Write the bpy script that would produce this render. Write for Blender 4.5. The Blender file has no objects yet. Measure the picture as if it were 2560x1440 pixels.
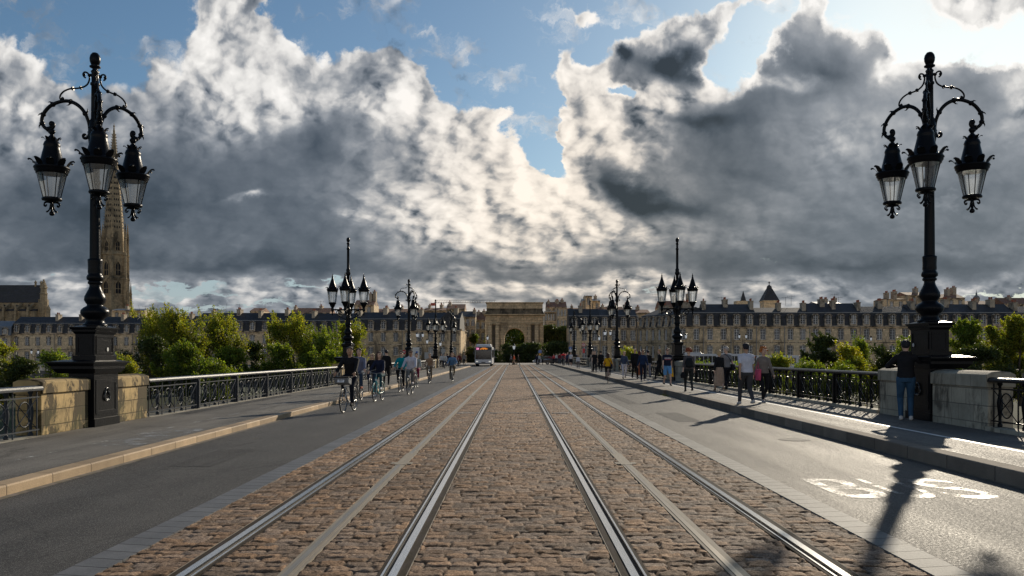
import bpy, bmesh, math, random
import numpy as np
from mathutils import Vector, Matrix, Euler
random.seed(7)
rng = np.random.default_rng(7)
R = math.radians
PI = math.pi
F = 2200.0          # focal length in photo pixels
CAMH = 1.68         # eye height above the carriageway
scene = bpy.context.scene
col = scene.collection

# ------------------------------------------------------------------ camera
cam_d = bpy.data.cameras.new('camera')
cam_d.sensor_width = 36.0
cam_d.lens = 36.0 * F / 2560.0
cam_d.shift_y = (887 - 720) / 2560.0
cam_d.shift_x = -4 / 2560.0
cam_d.clip_start = 0.1
cam_d.clip_end = 6000
cam = bpy.data.objects.new('camera', cam_d)
cam.location = (0, 0, CAMH)
cam.rotation_euler = (R(90), 0, 0)
col.objects.link(cam)
scene.camera = cam

# ------------------------------------------------------------------ light
SUN_DIR = Vector((0.454, 0.891, 0.348)).normalized()      # towards the sun
SUN_EL = math.asin(SUN_DIR.z)
SUN_AZ = math.atan2(SUN_DIR.x, SUN_DIR.y)
sl = bpy.data.lights.new('sun', 'SUN')
sl.energy = 4.4
sl.angle = R(0.6)
sl.color = (1.0, 0.88, 0.70)
so = bpy.data.objects.new('sun', sl)
so.rotation_euler = (-SUN_DIR).to_track_quat('-Z', 'Y').to_euler()
so.location = (60, 120, 60)
col.objects.link(so)

# ------------------------------------------------------------------ node helper
class NT:
    def __init__(s, tree):
        s.t = tree; s.n = tree.nodes; s.l = tree.links
    def node(s, kind, **kw):
        n = s.n.new(kind)
        for k, v in kw.items(): setattr(n, k, v)
        return n
    def put(s, sock, v):
        if v is None: return
        if hasattr(v, 'links'): s.l.new(v, sock)
        else: sock.default_value = v
    def m(s, op, a, b=None, c=None, clamp=False):
        n = s.node('ShaderNodeMath', operation=op); n.use_clamp = clamp
        for i, v in enumerate((a, b, c)):
            if v is not None: s.put(n.inputs[i], v)
        return n.outputs[0]
    def vm(s, op, a, b=None, c=None):
        n = s.node('ShaderNodeVectorMath', operation=op)
        for i, v in enumerate((a, b, c)):
            if v is not None: s.put(n.inputs[i], v)
        return n.outputs['Value'] if op in ('DOT_PRODUCT', 'LENGTH') else n.outputs[0]
    def comb(s, x, y, z=0.0):
        n = s.node('ShaderNodeCombineXYZ')
        for i, v in enumerate((x, y, z)): s.put(n.inputs[i], v)
        return n.outputs[0]
    def sep(s, v):
        n = s.node('ShaderNodeSeparateXYZ'); s.put(n.inputs[0], v); return n.outputs
    def noise(s, vec, scale, detail=4, rough=0.5, out='Fac', dims='3D', lac=2.0, dist=0.0):
        n = s.node('ShaderNodeTexNoise'); n.noise_dimensions = dims
        if vec is not None: s.put(n.inputs['Vector'], vec)
        n.inputs['Scale'].default_value = scale; n.inputs['Detail'].default_value = detail
        n.inputs['Roughness'].default_value = rough; n.inputs['Lacunarity'].default_value = lac
        n.inputs['Distortion'].default_value = dist
        return n.outputs[out]
    def voro(s, vec, scale, detail=0, rough=0.5, feature='F1', out='Distance', dims='3D', rnd=1.0):
        n = s.node('ShaderNodeTexVoronoi'); n.voronoi_dimensions = dims; n.feature = feature
        if vec is not None: s.put(n.inputs['Vector'], vec)
        n.inputs['Scale'].default_value = scale
        if feature != 'DISTANCE_TO_EDGE' or True:
            if 'Detail' in n.inputs: n.inputs['Detail'].default_value = detail
            if 'Roughness' in n.inputs: n.inputs['Roughness'].default_value = rough
        n.inputs['Randomness'].default_value = rnd
        return n.outputs[out]
    def ramp(s, fac, stops, interp='LINEAR'):
        n = s.node('ShaderNodeValToRGB'); s.put(n.inputs[0], fac)
        cr = n.color_ramp; cr.interpolation = interp
        while len(cr.elements) < len(stops): cr.elements.new(0.5)
        for e, (p, c) in zip(cr.elements, stops):
            e.position = p
            e.color = (c, c, c, 1) if isinstance(c, (int, float)) else (c[0], c[1], c[2], 1)
        return n.outputs[0]
    def mr(s, v, a, b, c=0.0, d=1.0, smooth=True):
        n = s.node('ShaderNodeMapRange'); n.interpolation_type = 'SMOOTHSTEP' if smooth else 'LINEAR'
        s.put(n.inputs[0], v)
        for i, x in enumerate((a, b, c, d)): s.put(n.inputs[i + 1], x)
        return n.outputs[0]
    def mix(s, f, a, b, mode='MIX'):
        n = s.node('ShaderNodeMix', data_type='RGBA', blend_type=mode)
        s.put(n.inputs[0], f)
        for i, v in ((6, a), (7, b)):
            if not hasattr(v, 'links') and len(v) == 3: v = (*v, 1)
            s.put(n.inputs[i], v)
        return n.outputs[2]

# ------------------------------------------------------------------ sky
def make_world():
    w = bpy.data.worlds.new('World'); scene.world = w; w.use_nodes = True
    w.cycles.sampling_method = 'MANUAL'; w.cycles.sample_map_resolution = 512
    t = NT(w.node_tree); w.node_tree.nodes.clear()
    tc = t.node('ShaderNodeTexCoord')
    x, y, z = t.sep(tc.outputs['Generated'])
    ya = t.m('MAXIMUM', t.m('ABSOLUTE', y), 0.12)
    U = t.m('MULTIPLY_ADD', t.m('DIVIDE', x, ya), 2.2, 1.284)          # thousands of "pixels"
    V = t.m('MULTIPLY_ADD', t.m('DIVIDE', z, ya), -2.2, 0.887)
    p0 = t.comb(U, V, 0.0)
    # cloud texture is squeezed towards the horizon, as a real cloud deck is
    el = t.m('MAXIMUM', t.m('DIVIDE', z, ya), 0.0)
    pn = t.comb(U, t.m('MULTIPLY', t.m('LOGARITHM', t.m('ADD', el, 0.13), 2.71828), -1.02), 0.0)
    # domain warp
    w1 = t.vm('SUBTRACT', t.noise(pn, 4.0, 2, 0.5, 'Color', '2D'), (0.5, 0.5, 0.5))
    w2 = t.vm('SUBTRACT', t.noise(pn, 15.0, 5, 0.6, 'Color', '2D'), (0.5, 0.5, 0.5))
    p = t.vm('MULTIPLY_ADD', w1, (0.20, 0.13, 0), p0)
    p = t.vm('MULTIPLY_ADD', w2, (0.085, 0.07, 0), p)
    def blobs(lst, start, pp):
        acc = start
        for (cx, cy, rx, ry, wt, *rot) in lst:
            q = pp
            if rot:
                a = R(rot[0]); vr = t.node('ShaderNodeVectorRotate', rotation_type='Z_AXIS')
                t.put(vr.inputs['Vector'], pp); vr.inputs['Center'].default_value = (cx / 1000, cy / 1000, 0)
                vr.inputs['Angle'].default_value = -a; q = vr.outputs[0]
            s = (1000 / rx, 1000 / ry, 0)
            q = t.vm('MULTIPLY_ADD', q, s, (-cx / rx, -cy / ry, 0))
            d = t.vm('DOT_PRODUCT', q, q)
            g = t.m('POWER', 0.3679, d)
            acc = t.m('MULTIPLY_ADD', g, wt, acc)
        return acc
    # puffy detail and its slope towards the sun
    sd = t.vm('NORMALIZE', t.vm('SUBTRACT', (2.406, 0.0, 0), p0))
    def fluff(pp):
        a = t.noise(pp, 3.6, 7, 0.47, dims='2D')
        b = t.voro(pp, 9.0, 3.0, 0.52, dims='2D')
        return t.m('MULTIPLY_ADD', b, -0.30, a)
    pw = t.vm('MULTIPLY_ADD', w1, (0.05, 0.05, 0), pn)
    pw = t.vm('MULTIPLY_ADD', w2, (0.03, 0.03, 0), pw)
    f0 = fluff(pw)
    f1 = fluff(t.vm('MULTIPLY_ADD', sd, (0.026, 0.026, 0), pw))
    rel = t.m('SUBTRACT', f0, f1)
    grad = t.mr(V, 0.15, 0.42, -0.45, 1.55)
    cov = blobs(COVER, grad, p)
    cov = t.m('MULTIPLY_ADD', t.m('SUBTRACT', f0, 0.36), 2.2, cov)
    wisp = t.noise(t.vm('MULTIPLY', t.vm('MULTIPLY_ADD', w2, (.10, .10, 0), pn), (1.0, 2.2, 1)), 4.5, 6, 0.62, dims='2D')
    fine = t.m('SUBTRACT', t.noise(pn, 26.0, 5, 0.6, dims='2D'), 0.5)
    cov = t.m('MULTIPLY_ADD', fine, 0.55, cov)
    alpha = t.m('MAXIMUM', t.mr(cov, -0.05, 0.50), t.m('MULTIPLY', t.mr(wisp, .52, .74), .55))
    thick = t.mr(cov, 0.15, 1.15)
    # lightness
    dsun = t.vm('LENGTH', t.vm('SUBTRACT', p0, (2.406, -0.01, 0)))
    glow = t.m('POWER', 0.3679, t.m('POWER', t.m('DIVIDE', dsun, 0.36), 2.0))
    glow2 = t.m('POWER', 0.3679, t.m('DIVIDE', dsun, 0.75))
    pL = t.vm('MULTIPLY_ADD', w1, (0.18, 0.12, 0), p0)
    pL = t.vm('MULTIPLY_ADD', w2, (0.045, 0.035, 0), pL)
    L = blobs(LIGHT, 0.29, pL)
    L = t.m('MULTIPLY_ADD', t.m('SUBTRACT', t.noise(pn, 2.3, 2, 0.45, dims='2D'), 0.5), 0.34, L)
    rim = t.m('SUBTRACT', 1.0, thick)
    L = t.m('MULTIPLY_ADD', t.m('MULTIPLY', rim, t.mr(V, 0.75, 0.35, 0.22, 1.0)), t.m('MULTIPLY_ADD', glow2, 1.15, 0.16), L)
    L = t.m('MULTIPLY_ADD', rel, t.mr(L, 0.22, 0.85, 0.16, 3.6), L)
    L = t.m('MULTIPLY_ADD', t.m('SUBTRACT', f0, 0.36), t.mr(L, 0.25, 0.8, 0.12, 0.8), L)
    L = t.m('MULTIPLY_ADD', glow, 0.35, L)
    L = t.m('MULTIPLY_ADD', fine, t.mr(L, 0.3, 0.8, 0.05, 0.30), L)
    L = t.m('MULTIPLY_ADD', t.mr(y, 0.0, -0.5), 0.80, L)      # front lit clouds opposite the sun, brightened more as fill for the facades
    cc = t.ramp(t.m('DIVIDE', L, 1.62), [(0.0, (.028, .038, .050)), (.14 / 1.8, (.062, .080, .104)), (.28 / 1.8, (.130, .152, .182)),
                    (.45 / 1.8, (.25, .272, .305)), (.65 / 1.8, (.42, .43, .445)), (.9 / 1.8, (.62, .61, .60)), (1.25 / 1.8, (.82, .80, .77)), (1.0, (1.0, .97, .93))])
    warm = t.mr(t.vm('LENGTH', t.vm('SUBTRACT', p0, (1.45, 0.62, 0))), 0.75, 0.1, 0.0, 0.75)
    cc = t.mix(warm, cc, t.mix(1.0, cc, (1.12, 1.0, .86), 'MULTIPLY'))
    # clear sky
    sky = t.node('ShaderNodeTexSky', sky_type='NISHITA')
    sky.sun_disc = False; sky.sun_elevation = SUN_EL; sky.sun_rotation = SUN_AZ
    sky.air_density = 1.0; sky.dust_density = 0.6; sky.ozone_density = 1.6
    blue = t.mix(1.0, sky.outputs[0], (0.58, 0.72, 0.80), 'MULTIPLY')
    blue = t.mix(t.m('MULTIPLY', glow, 0.6), blue, (8.0, 8.2, 8.2))
    hz = t.mr(V, 0.50, 0.80, 0.0, 0.75)
    blue = t.mix(hz, blue, (4.0, 4.6, 5.1))
    cc10 = t.mix(1.0, cc, (10, 10, 10), 'MULTIPLY')
    out = t.mix(t.m('MULTIPLY', alpha, 0.97), blue, cc10)
    # low haze at the horizon and dull ground colour below
    out = t.mix(t.mr(z, 0.0, -0.04), out, (0.9, 0.9, 0.85))
    bg = t.node('ShaderNodeBackground'); t.put(bg.inputs[0], out); bg.inputs[1].default_value = 0.1
    wo = t.node('ShaderNodeOutputWorld'); t.l.new(bg.outputs[0], wo.inputs[0])
COVER = [
    (560, 5, 85, 60, 1.6), (610, 70, 80, 50, .8),
    (700, 190, 100, 55, 1.2), (1640, 180, 120, 60, 1.2), (1480, 250, 90, 50, .9), (2110, 200, 110, 100, 1.2), (1990, 170, 60, 60, .9), (2190, 120, 40, 70, .7), (1700, 60, 60, 40, .8),
    (350, 320, 620, 130, 1.0), (2000, 330, 520, 130, 1.0), (1150, 400, 130, 110, .8), (2300, 300, 300, 100, .5),
    (30, 165, 105, 70, 1.5), (50, 280, 130, 60, .6), (540, 70, 110, 130, 1.9), (640, 230, 130, 70, 1.3), (450, 180, 60, 70, .5), (590, 10, 60, 60, 1.0),
    (760, 120, 120, 42, 1.0, 30), (955, 150, 95, 65, 2.2), (1005, 220, 70, 60, 1.6), (880, 230, 90, 60, 1.0), (270, 30, 80, 35, 1.0, 25), (370, 160, 45, 50, 1.1, -30),
    (1290, 185, 70, 50, 1.25, 25), (1250, 110, 60, 30, .6), (1120, 130, 90, 14, .75, -25), (1435, 42, 70, 26, 1.5), (1600, 120, 110, 60, 1.8, -20), (1720, 110, 90, 80, 1.9), (1440, 185, 85, 40, 1.6),
    (1410, 120, 30, 50, 1.0), (1770, 30, 60, 40, 1.0), (1880, 5, 110, 28, 1.7, -10), (2080, 150, 125, 110, 2.4), (2005, 35, 32, 45, 1.5),
    (2480, 12, 190, 45, 2.4), (2290, 80, 30, 16, .9), (2360, 95, 24, 16, 1.0), (2390, 210, 150, 70, 1.9), (2530, 240, 120, 80, 1.4), (1160, 310, 90, 40, 1.0), (1430, 290, 60, 90, 1.6), (1530, 260, 120, 45, 1.2),
    (1180, 100, 150, 110, -.9), (1190, 190, 120, 70, -1.8), (1315, 270, 75, 70, -3.0, -15), (1385, 375, 42, 65, -3.0, -25), (1550, 222, 60, 20, -1.8), (1870, 120, 50, 70, -1.9), (1860, 190, 40, 16, -1.0),
    (2270, 100, 70, 60, -1.0), (200, 110, 190, 80, -1.0), (240, 170, 90, 40, -.6), (740, 190, 60, 22, -.8, 35), (1500, 90, 40, 40, -.6), (780, 40, 110, 40, -.5),
    (410, 728, 170, 16, -2.2), (800, 708, 110, 10, -1.6), (2450, 735, 160, 9, -1.6), (120, 690, 120, 12, -1.4), (1650, 735, 130, 8, -1.0), (600, 750, 200, 8, -1.2),
]
LIGHT = [
    (1230, 520, 280, 110, .30), (1050, 330, 170, 90, .18), (620, 60, 170, 130, .2), (1650, 60, 180, 50, .2), (1480, 300, 130, 100, .2), (480, 300, 300, 70, .10), (1330, 620, 250, 40, .12),
    (1300, 470, 260, 150, .22), (560, 100, 140, 170, .15), (1420, 200, 130, 120, .15), (2100, 60, 300, 60, .15), (900, 230, 160, 70, .12), (60, 220, 160, 100, .12),
    (200, 300, 330, 70, .14), (150, 400, 300, 50, .06), (2150, 350, 350, 80, .04), (1000, 480, 200, 70, .06), (1250, 600, 260, 50, .12),
    (540, 90, 100, 130, 0.63), (470, 190, 60, 50, 0.38), (650, 220, 110, 45, 0.55, 25), (740, 260, 90, 30, 0.29, 30), (760, 120, 120, 50, 0.38), (960, 145, 80, 50, 0.27), (1020, 190, 45, 80, 0.52),
    (900, 255, 130, 36, 0.52, 15), (1000, 290, 70, 40, 0.38), (50, 155, 105, 60, 0.40), (60, 280, 120, 45, 0.27), (150, 365, 130, 40, 0.24), (600, 285, 75, 30, 0.44, 20), (270, 30, 90, 40, 0.38), (370, 160, 60, 60, 0.36), (680, 300, 40, 30, 0.25),
    (1110, 300, 90, 60, 0.40), (1230, 300, 80, 45, 0.67, 15), (1180, 370, 100, 45, 0.48), (1330, 390, 90, 60, 0.59, 30), (1260, 460, 110, 70, 0.57), (1400, 470, 90, 60, 0.59), (1440, 320, 70, 110, 0.67), (1540, 300, 80, 60, 0.33),
    (1350, 550, 140, 45, 0.45), (1180, 520, 70, 60, 0.33), (1200, 610, 90, 25, 0.27), (1590, 400, 60, 45, 0.59), (1300, 180, 90, 70, 0.52), (1435, 42, 90, 30, 0.57),
    (1580, 235, 120, 45, 0.52), (1620, 75, 130, 40, 0.52), (1440, 180, 90, 40, 0.57), (1770, 205, 110, 35, 0.42), (1790, 60, 50, 60, 0.38), (1600, 325, 100, 24, .15), (1510, 560, 90, 30, 0.30),
    (2470, 20, 190, 60, 0.59), (1900, 0, 120, 40, 0.51), (2245, 190, 60, 40, 0.59), (2350, 175, 60, 30, 0.29), (2545, 250, 45, 70, 0.51), (1950, 200, 90, 18, 0.42), (2070, 35, 130, 22, 0.51), (2215, 130, 18, 70, 0.51), (1940, 110, 20, 50, 0.51),
    (900, 545, 34, 12, 0.42), (1005, 550, 28, 25, 0.57), (635, 498, 40, 9, 0.36), (1090, 440, 60, 90, .12), (930, 380, 130, 60, .06),
    (790, 320, 80, 80, -.22), (730, 250, 40, 30, -.2), (150, 510, 260, 100, -.12), (480, 520, 300, 80, -.07), (560, 660, 420, 24, -.12), (900, 620, 260, 50, -.08), (1560, 480, 190, 30, -.50, 6),
    (1520, 430, 50, 30, -.34), (1720, 300, 190, 26, -.26, 4), (1575, 120, 45, 20, -.60), (1700, 120, 55, 36, -.62), (1760, 170, 40, 25, -.3), (2070, 170, 90, 70, -.26), (2420, 215, 80, 50, -.24),
    (1900, 430, 220, 80, -.06), (2250, 480, 250, 120, -.05), (1500, 590, 200, 40, .10), (1800, 600, 200, 40, .05), (2100, 665, 420, 24, -.10), (1150, 685, 330, 18, -.10), (1500, 670, 120, 20, -.06), (1900, 260, 90, 50, -.10),
    (330, 735, 330, 26, 0.33), (720, 725, 160, 26, 0.32), (1350, 715, 250, 22, 0.40), (1900, 730, 260, 24, 0.38), (2450, 722, 150, 20, 0.29), (1550, 725, 150, 22, 0.28), (1050, 745, 120, 20, 0.38), (150, 680, 200, 18, 0.24), (1280, 800, 1500, 40, 0.28),
]
make_world()

# ------------------------------------------------------------------ materials
MATS = {}
def mat(name, base=(.5, .5, .5), rough=.6, metal=0.0, var=0.0, scale=3.0, dark=None, dscale=1.5, damt=(.5, .7), bump=0.0,
        bscale=30.0, spec=.5, attr=None, coat=0.0, stretch=None, emit=None, objvar=0.0):
    """principled surface with layered procedural variation"""
    if name in MATS: return MATS[name]
    m = bpy.data.materials.new(name); m.use_nodes = True; MATS[name] = m
    t = NT(m.node_tree); bs = t.n['Principled BSDF']
    tc = t.node('ShaderNodeTexCoord').outputs['Object']
    if stretch: tc = t.vm('MULTIPLY', tc, stretch)
    c = (*base, 1)
    cs = c
    if attr:
        a = t.node('ShaderNodeAttribute', attribute_name=attr); cs = t.mix(1.0, c, a.outputs['Color'], 'MULTIPLY')
    if objvar:
        oi = t.node('ShaderNodeObjectInfo').outputs['Random']
        v = t.m('MULTIPLY_ADD', oi, objvar * 2, 1 - objvar)
        cs = t.mix(1.0, cs, t.comb(v, v, v), 'MULTIPLY')
    if var:
        n = t.noise(tc, scale, 6, .6)
        v = t.mr(n, .25, .75, 1 - var, 1 + var, False)
        cs = t.mix(1.0, cs, t.comb(v, v, t.m('MULTIPLY', v, v) if var > .3 else v), 'MULTIPLY')
    if dark:
        n2 = t.noise(tc, dscale, 8, .65, dist=.4)
        cs = t.mix(t.mr(n2, damt[0], damt[1]), cs, (*dark, 1))
    t.put(bs.inputs['Base Color'], cs)
    bs.inputs['Roughness'].default_value = rough; bs.inputs['Metallic'].default_value = metal
    bs.inputs['Specular IOR Level'].default_value = spec
    if coat: bs.inputs['Coat Weight'].default_value = coat; bs.inputs['Coat Roughness'].default_value = .15
    if emit:
        bs.inputs['Emission Color'].default_value = (*emit[0], 1); bs.inputs['Emission Strength'].default_value = emit[1]
    if bump:
        b = t.node('ShaderNodeBump'); b.inputs['Strength'].default_value = bump; b.inputs['Distance'].default_value = .02
        t.put(b.inputs['Height'], t.noise(tc, bscale, 5, .6)); t.l.new(b.outputs[0], bs.inputs['Normal'])
    return m

def stone_mat(name, base, bw=.55, bh=.32, stain=(.05, .042, .03), damt=(.5, .72), dscale=1.1, moss=None, jointdark=.45, bscale=1.0, top=None):
    """ashlar: block joints, blotches, streaky dirt"""
    if name in MATS: return MATS[name]
    m = bpy.data.materials.new(name); m.use_nodes = True; MATS[name] = m
    t = NT(m.node_tree); bs = t.n['Principled BSDF']
    tc = t.node('ShaderNodeTexCoord').outputs['Object']
    x, y, z = t.sep(tc)
    geo = t.node('ShaderNodeNewGeometry')
    nx, ny, nz = t.sep(geo.outputs['Normal'])
    h = t.m('ADD', x, y)
    br = t.node('ShaderNodeTexBrick'); t.put(br.inputs['Vector'], t.comb(h, z, 0))
    br.inputs['Scale'].default_value = 1.0; br.inputs['Brick Width'].default_value = bw; br.inputs['Row Height'].default_value = bh
    br.inputs['Mortar Size'].default_value = .008 * bscale; br.inputs['Mortar Smooth'].default_value = .4; br.inputs['Bias'].default_value = 0
    br.inputs['Color1'].default_value = (.78, .78, .76, 1); br.inputs['Color2'].default_value = (1.15, 1.12, 1.06, 1)
    j = jointdark; br.inputs['Mortar'].default_value = (j, j, j, 1)
    c = t.mix(1.0, (*base, 1), br.outputs['Color'], 'MULTIPLY')
    n = t.noise(tc, 2.4, 8, .62)
    v = t.mr(n, .25, .75, .68, 1.28, False); c = t.mix(1.0, c, t.comb(v, v, t.m('MULTIPLY', v, .97)), 'MULTIPLY')
    n2 = t.noise(t.vm('MULTIPLY', tc, (1, 1, .55)), dscale, 9, .68, dist=.5)
    c = t.mix(t.mr(n2, damt[0], damt[1], 0, .92), c, (*stain, 1))
    if moss:
        n3 = t.noise(tc, 3.1, 8, .7)
        low = t.mr(z, moss[1], moss[2], .75, 0.0)
        c = t.mix(t.m('MULTIPLY', low, t.mr(n3, .42, .6)), c, (*moss[0], 1))
    t.put(bs.inputs['Base Color'], c); bs.inputs['Roughness'].default_value = .85; bs.inputs['Specular IOR Level'].default_value = .25
    b = t.node('ShaderNodeBump'); b.inputs['Strength'].default_value = .5; b.inputs['Distance'].default_value = .015
    hh = t.m('MULTIPLY_ADD', br.outputs['Fac'], -.8, t.noise(tc, 22, 6, .65)); t.put(b.inputs['Height'], hh)
    t.l.new(b.outputs[0], bs.inputs['Normal'])
    return m

def glass_mat(name, tint=(.9, .93, .95), white=.15):
    if name in MATS: return MATS[name]
    m = bpy.data.materials.new(name); m.use_nodes = True; MATS[name] = m
    t = NT(m.node_tree); t.n.clear()
    tr = t.node('ShaderNodeBsdfTransparent'); tr.inputs[0].default_value = (*tint, 1)
    gl = t.node('ShaderNodeBsdfGlossy'); gl.inputs['Roughness'].default_value = .06
    df = t.node('ShaderNodeBsdfTranslucent'); df.inputs[0].default_value = (.8, .82, .85, 1)
    lw = t.node('ShaderNodeLayerWeight'); lw.inputs[0].default_value = .35
    a = t.node('ShaderNodeMixShader'); t.put(a.inputs[0], white); t.l.new(tr.outputs[0], a.inputs[1]); t.l.new(df.outputs[0], a.inputs[2])
    b = t.node('ShaderNodeMixShader'); t.put(b.inputs[0], t.m('MULTIPLY_ADD', lw.outputs['Fresnel'], .8, .05)); t.l.new(a.outputs[0], b.inputs[1]); t.l.new(gl.outputs[0], b.inputs[2])
    o = t.node('ShaderNodeOutputMaterial'); t.l.new(b.outputs[0], o.inputs[0])
    return m

# ------------------------------------------------------------------ mesh builder
class MB:
    def __init__(s): s.v = []; s.f = []; s.sm = []; s.mi = []; s.cur = 0
    def add(s, vs, fs, smooth=False):
        o = len(s.v); s.v.extend(tuple(v) for v in vs)
        for f in fs: s.f.append(tuple(i + o for i in f)); s.sm.append(smooth); s.mi.append(s.cur)
        return s
    def box(s, x0, x1, y0, y1, z0, z1, M=None):
        vs = [(x0, y0, z0), (x1, y0, z0), (x1, y1, z0), (x0, y1, z0), (x0, y0, z1), (x1, y0, z1), (x1, y1, z1), (x0, y1, z1)]
        if M is not None: vs = [M @ Vector(v) for v in vs]
        return s.add(vs, [(0, 3, 2, 1), (4, 5, 6, 7), (0, 1, 5, 4), (1, 2, 6, 5), (2, 3, 7, 6), (3, 0, 4, 7)])
    def frustum(s, cx, cy, z0, z1, ax, ay, bx, by):
        vs = [(cx - ax, cy - ay, z0), (cx + ax, cy - ay, z0), (cx + ax, cy + ay, z0), (cx - ax, cy + ay, z0),
              (cx - bx, cy - by, z1), (cx + bx, cy - by, z1), (cx + bx, cy + by, z1), (cx - bx, cy + by, z1)]
        return s.add(vs, [(0, 3, 2, 1), (4, 5, 6, 7), (0, 1, 5, 4), (1, 2, 6, 5), (2, 3, 7, 6), (3, 0, 4, 7)])
    def prism(s, poly, d, axis='y', M=None):
        """poly (a,b) extruded between d[0], d[1] along axis"""
        n = len(poly); vs = []
        for dd in d:
            for a, b in poly:
                v = (a, dd, b) if axis == 'y' else ((dd, a, b) if axis == 'x' else (a, b, dd))
                vs.append(M @ Vector(v) if M is not None else v)
        fs = [tuple(range(n)), tuple(range(2 * n - 1, n - 1, -1))]
        fs += [(i, i + n, (i + 1) % n + n, (i + 1) % n) for i in range(n)]
        return s.add(vs, fs)
    def tube(s, pts, r, n=8, cap=True, smooth=True, flat=1.0):
        pts = [Vector(p) for p in pts]; k = len(pts)
        rs = r if isinstance(r, (list, tuple)) else [r] * k
        ref = None; vs = []
        for i, p in enumerate(pts):
            d = (pts[min(i + 1, k - 1)] - pts[max(i - 1, 0)])
            if d.length < 1e-9: d = Vector((0, 0, 1))
            d.normalize()
            if ref is None:
                ref = Vector((0, 0, 1)) if abs(d.z) < .9 else Vector((1, 0, 0))
            a = (ref - d * ref.dot(d))
            if a.length < 1e-6: a = d.orthogonal()
            a.normalize(); b = d.cross(a); ref = a
            for j in range(n):
                t = 2 * PI * j / n
                vs.append(p + a * (math.cos(t) * rs[i]) + b * (math.sin(t) * rs[i] * flat))
        fs = []
        for i in range(k - 1):
            for j in range(n):
                j2 = (j + 1) % n
                fs.append((i * n + j, i * n + j2, (i + 1) * n + j2, (i + 1) * n + j))
        s.add(vs, fs, smooth)
        if cap:
            s.add(vs[:n], [tuple(range(n - 1, -1, -1))]); s.add(vs[-n:], [tuple(range(n))])
        return s
    def lathe(s, prof, n=16, c=(0, 0, 0), smooth=True, flute=0, sx=1.0, sy=1.0, phase=0.0):
        vs = []; k = len(prof)
        for r, z in prof:
            for j in range(n):
                t = 2 * PI * j / n + phase
                rr = r * (1 - flute * (j % 2))
                vs.append((c[0] + rr * math.cos(t) * sx, c[1] + rr * math.sin(t) * sy, c[2] + z))
        fs = []
        up = prof[-1][1] >= prof[0][1]
        for i in range(k - 1):
            for j in range(n):
                j2 = (j + 1) % n
                q = (i * n + j, i * n + j2, (i + 1) * n + j2, (i + 1) * n + j)
                fs.append(q if up else q[::-1])
        s.add(vs, fs, smooth)
        s.add(vs[:n], [tuple(range(n - 1, -1, -1)) if up else tuple(range(n))])
        s.add(vs[-n:], [tuple(range(n)) if up else tuple(range(n - 1, -1, -1))])
        return s
    def ball(s, c, r, n=12, m=8, rz=None):
        rz = rz or r
        return s.lathe([(max(r * math.sin(PI * i / m), 1e-4), -rz * math.cos(PI * i / m)) for i in range(m + 1)], n, c)
    def torus(s, c, R_, r, n=24, m=8, axis='z', a0=0.0, a1=2 * PI):
        pts = []
        full = abs(a1 - a0 - 2 * PI) < 1e-6
        k = n if full else n + 1
        vs = []
        for i in range(k):
            t = a0 + (a1 - a0) * i / n
            for j in range(m):
                p = 2 * PI * j / m
                rr = R_ + r * math.cos(p); h = r * math.sin(p)
                q = {'z': (rr * math.cos(t), rr * math.sin(t), h), 'x': (h, rr * math.cos(t), rr * math.sin(t)),
                     'y': (rr * math.cos(t), h, rr * math.sin(t))}[axis]
                vs.append((c[0] + q[0], c[1] + q[1], c[2] + q[2]))
        fs = []
        for i in range(n):
            i2 = (i + 1) % k
            for j in range(m):
                j2 = (j + 1) % m
                fs.append((i * m + j, i2 * m + j, i2 * m + j2, i * m + j2))
        return s.add(vs, fs, True)
    def mesh(s, name, mats, bevel=0):
        me = bpy.data.meshes.new(name); me.from_pydata(s.v, [], s.f)
        me.polygons.foreach_set('use_smooth', s.sm)
        ms = mats if isinstance(mats, (list, tuple)) else [mats]
        for m in ms: me.materials.append(m)
        if len(ms) > 1: me.polygons.foreach_set('material_index', s.mi)
        me.update()
        return me
    def build(s, name, mats, parent=None, loc=None, label=None, cat=None, group=None, kind=None, rz=None):
        o = bpy.data.objects.new(name, s.mesh(name, mats)); col.objects.link(o)
        if parent is not None: o.parent = parent
        if loc is not None: o.location = loc
        if rz is not None: o.rotation_euler = (0, 0, rz)
        return tag(o, label, cat, group, kind)
def bevel(o, w, seg=2):
    b = o.modifiers.new('bevel', 'BEVEL'); b.width = w; b.segments = seg; b.limit_method = 'ANGLE'; b.angle_limit = R(40)
    return o
def tag(o, label=None, cat=None, group=None, kind=None):
    if label: o['label'] = label
    if cat: o['category'] = cat
    if group: o['group'] = group
    if kind: o['kind'] = kind
    return o
def empty(name, loc=(0, 0, 0), rz=0.0, label=None, cat=None, group=None, parent=None):
    o = bpy.data.objects.new(name, None); o.empty_display_size = .3; col.objects.link(o)
    o.location = loc; o.rotation_euler = (0, 0, rz)
    if parent: o.parent = parent
    return tag(o, label, cat, group)
def use(me, name, parent=None, loc=(0, 0, 0), rz=0.0, sc=None, label=None):
    """another object on shared mesh data"""
    o = bpy.data.objects.new(name, me); col.objects.link(o)
    if parent is not None: o.parent = parent
    o.location = loc; o.rotation_euler = (0, 0, rz)
    if sc: o.scale = sc
    if label: o['label'] = label
    return o
def copy_tree(o, parent=None):
    c = o.copy(); col.objects.link(c)
    if parent is not None: c.parent = parent
    for ch in list(o.children): copy_tree(ch, c)
    return c
def X_at(px, Z): return (px - 1284.0) * Z / F
def z_at(py, Z): return CAMH + (887.0 - py) * Z / F
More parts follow.
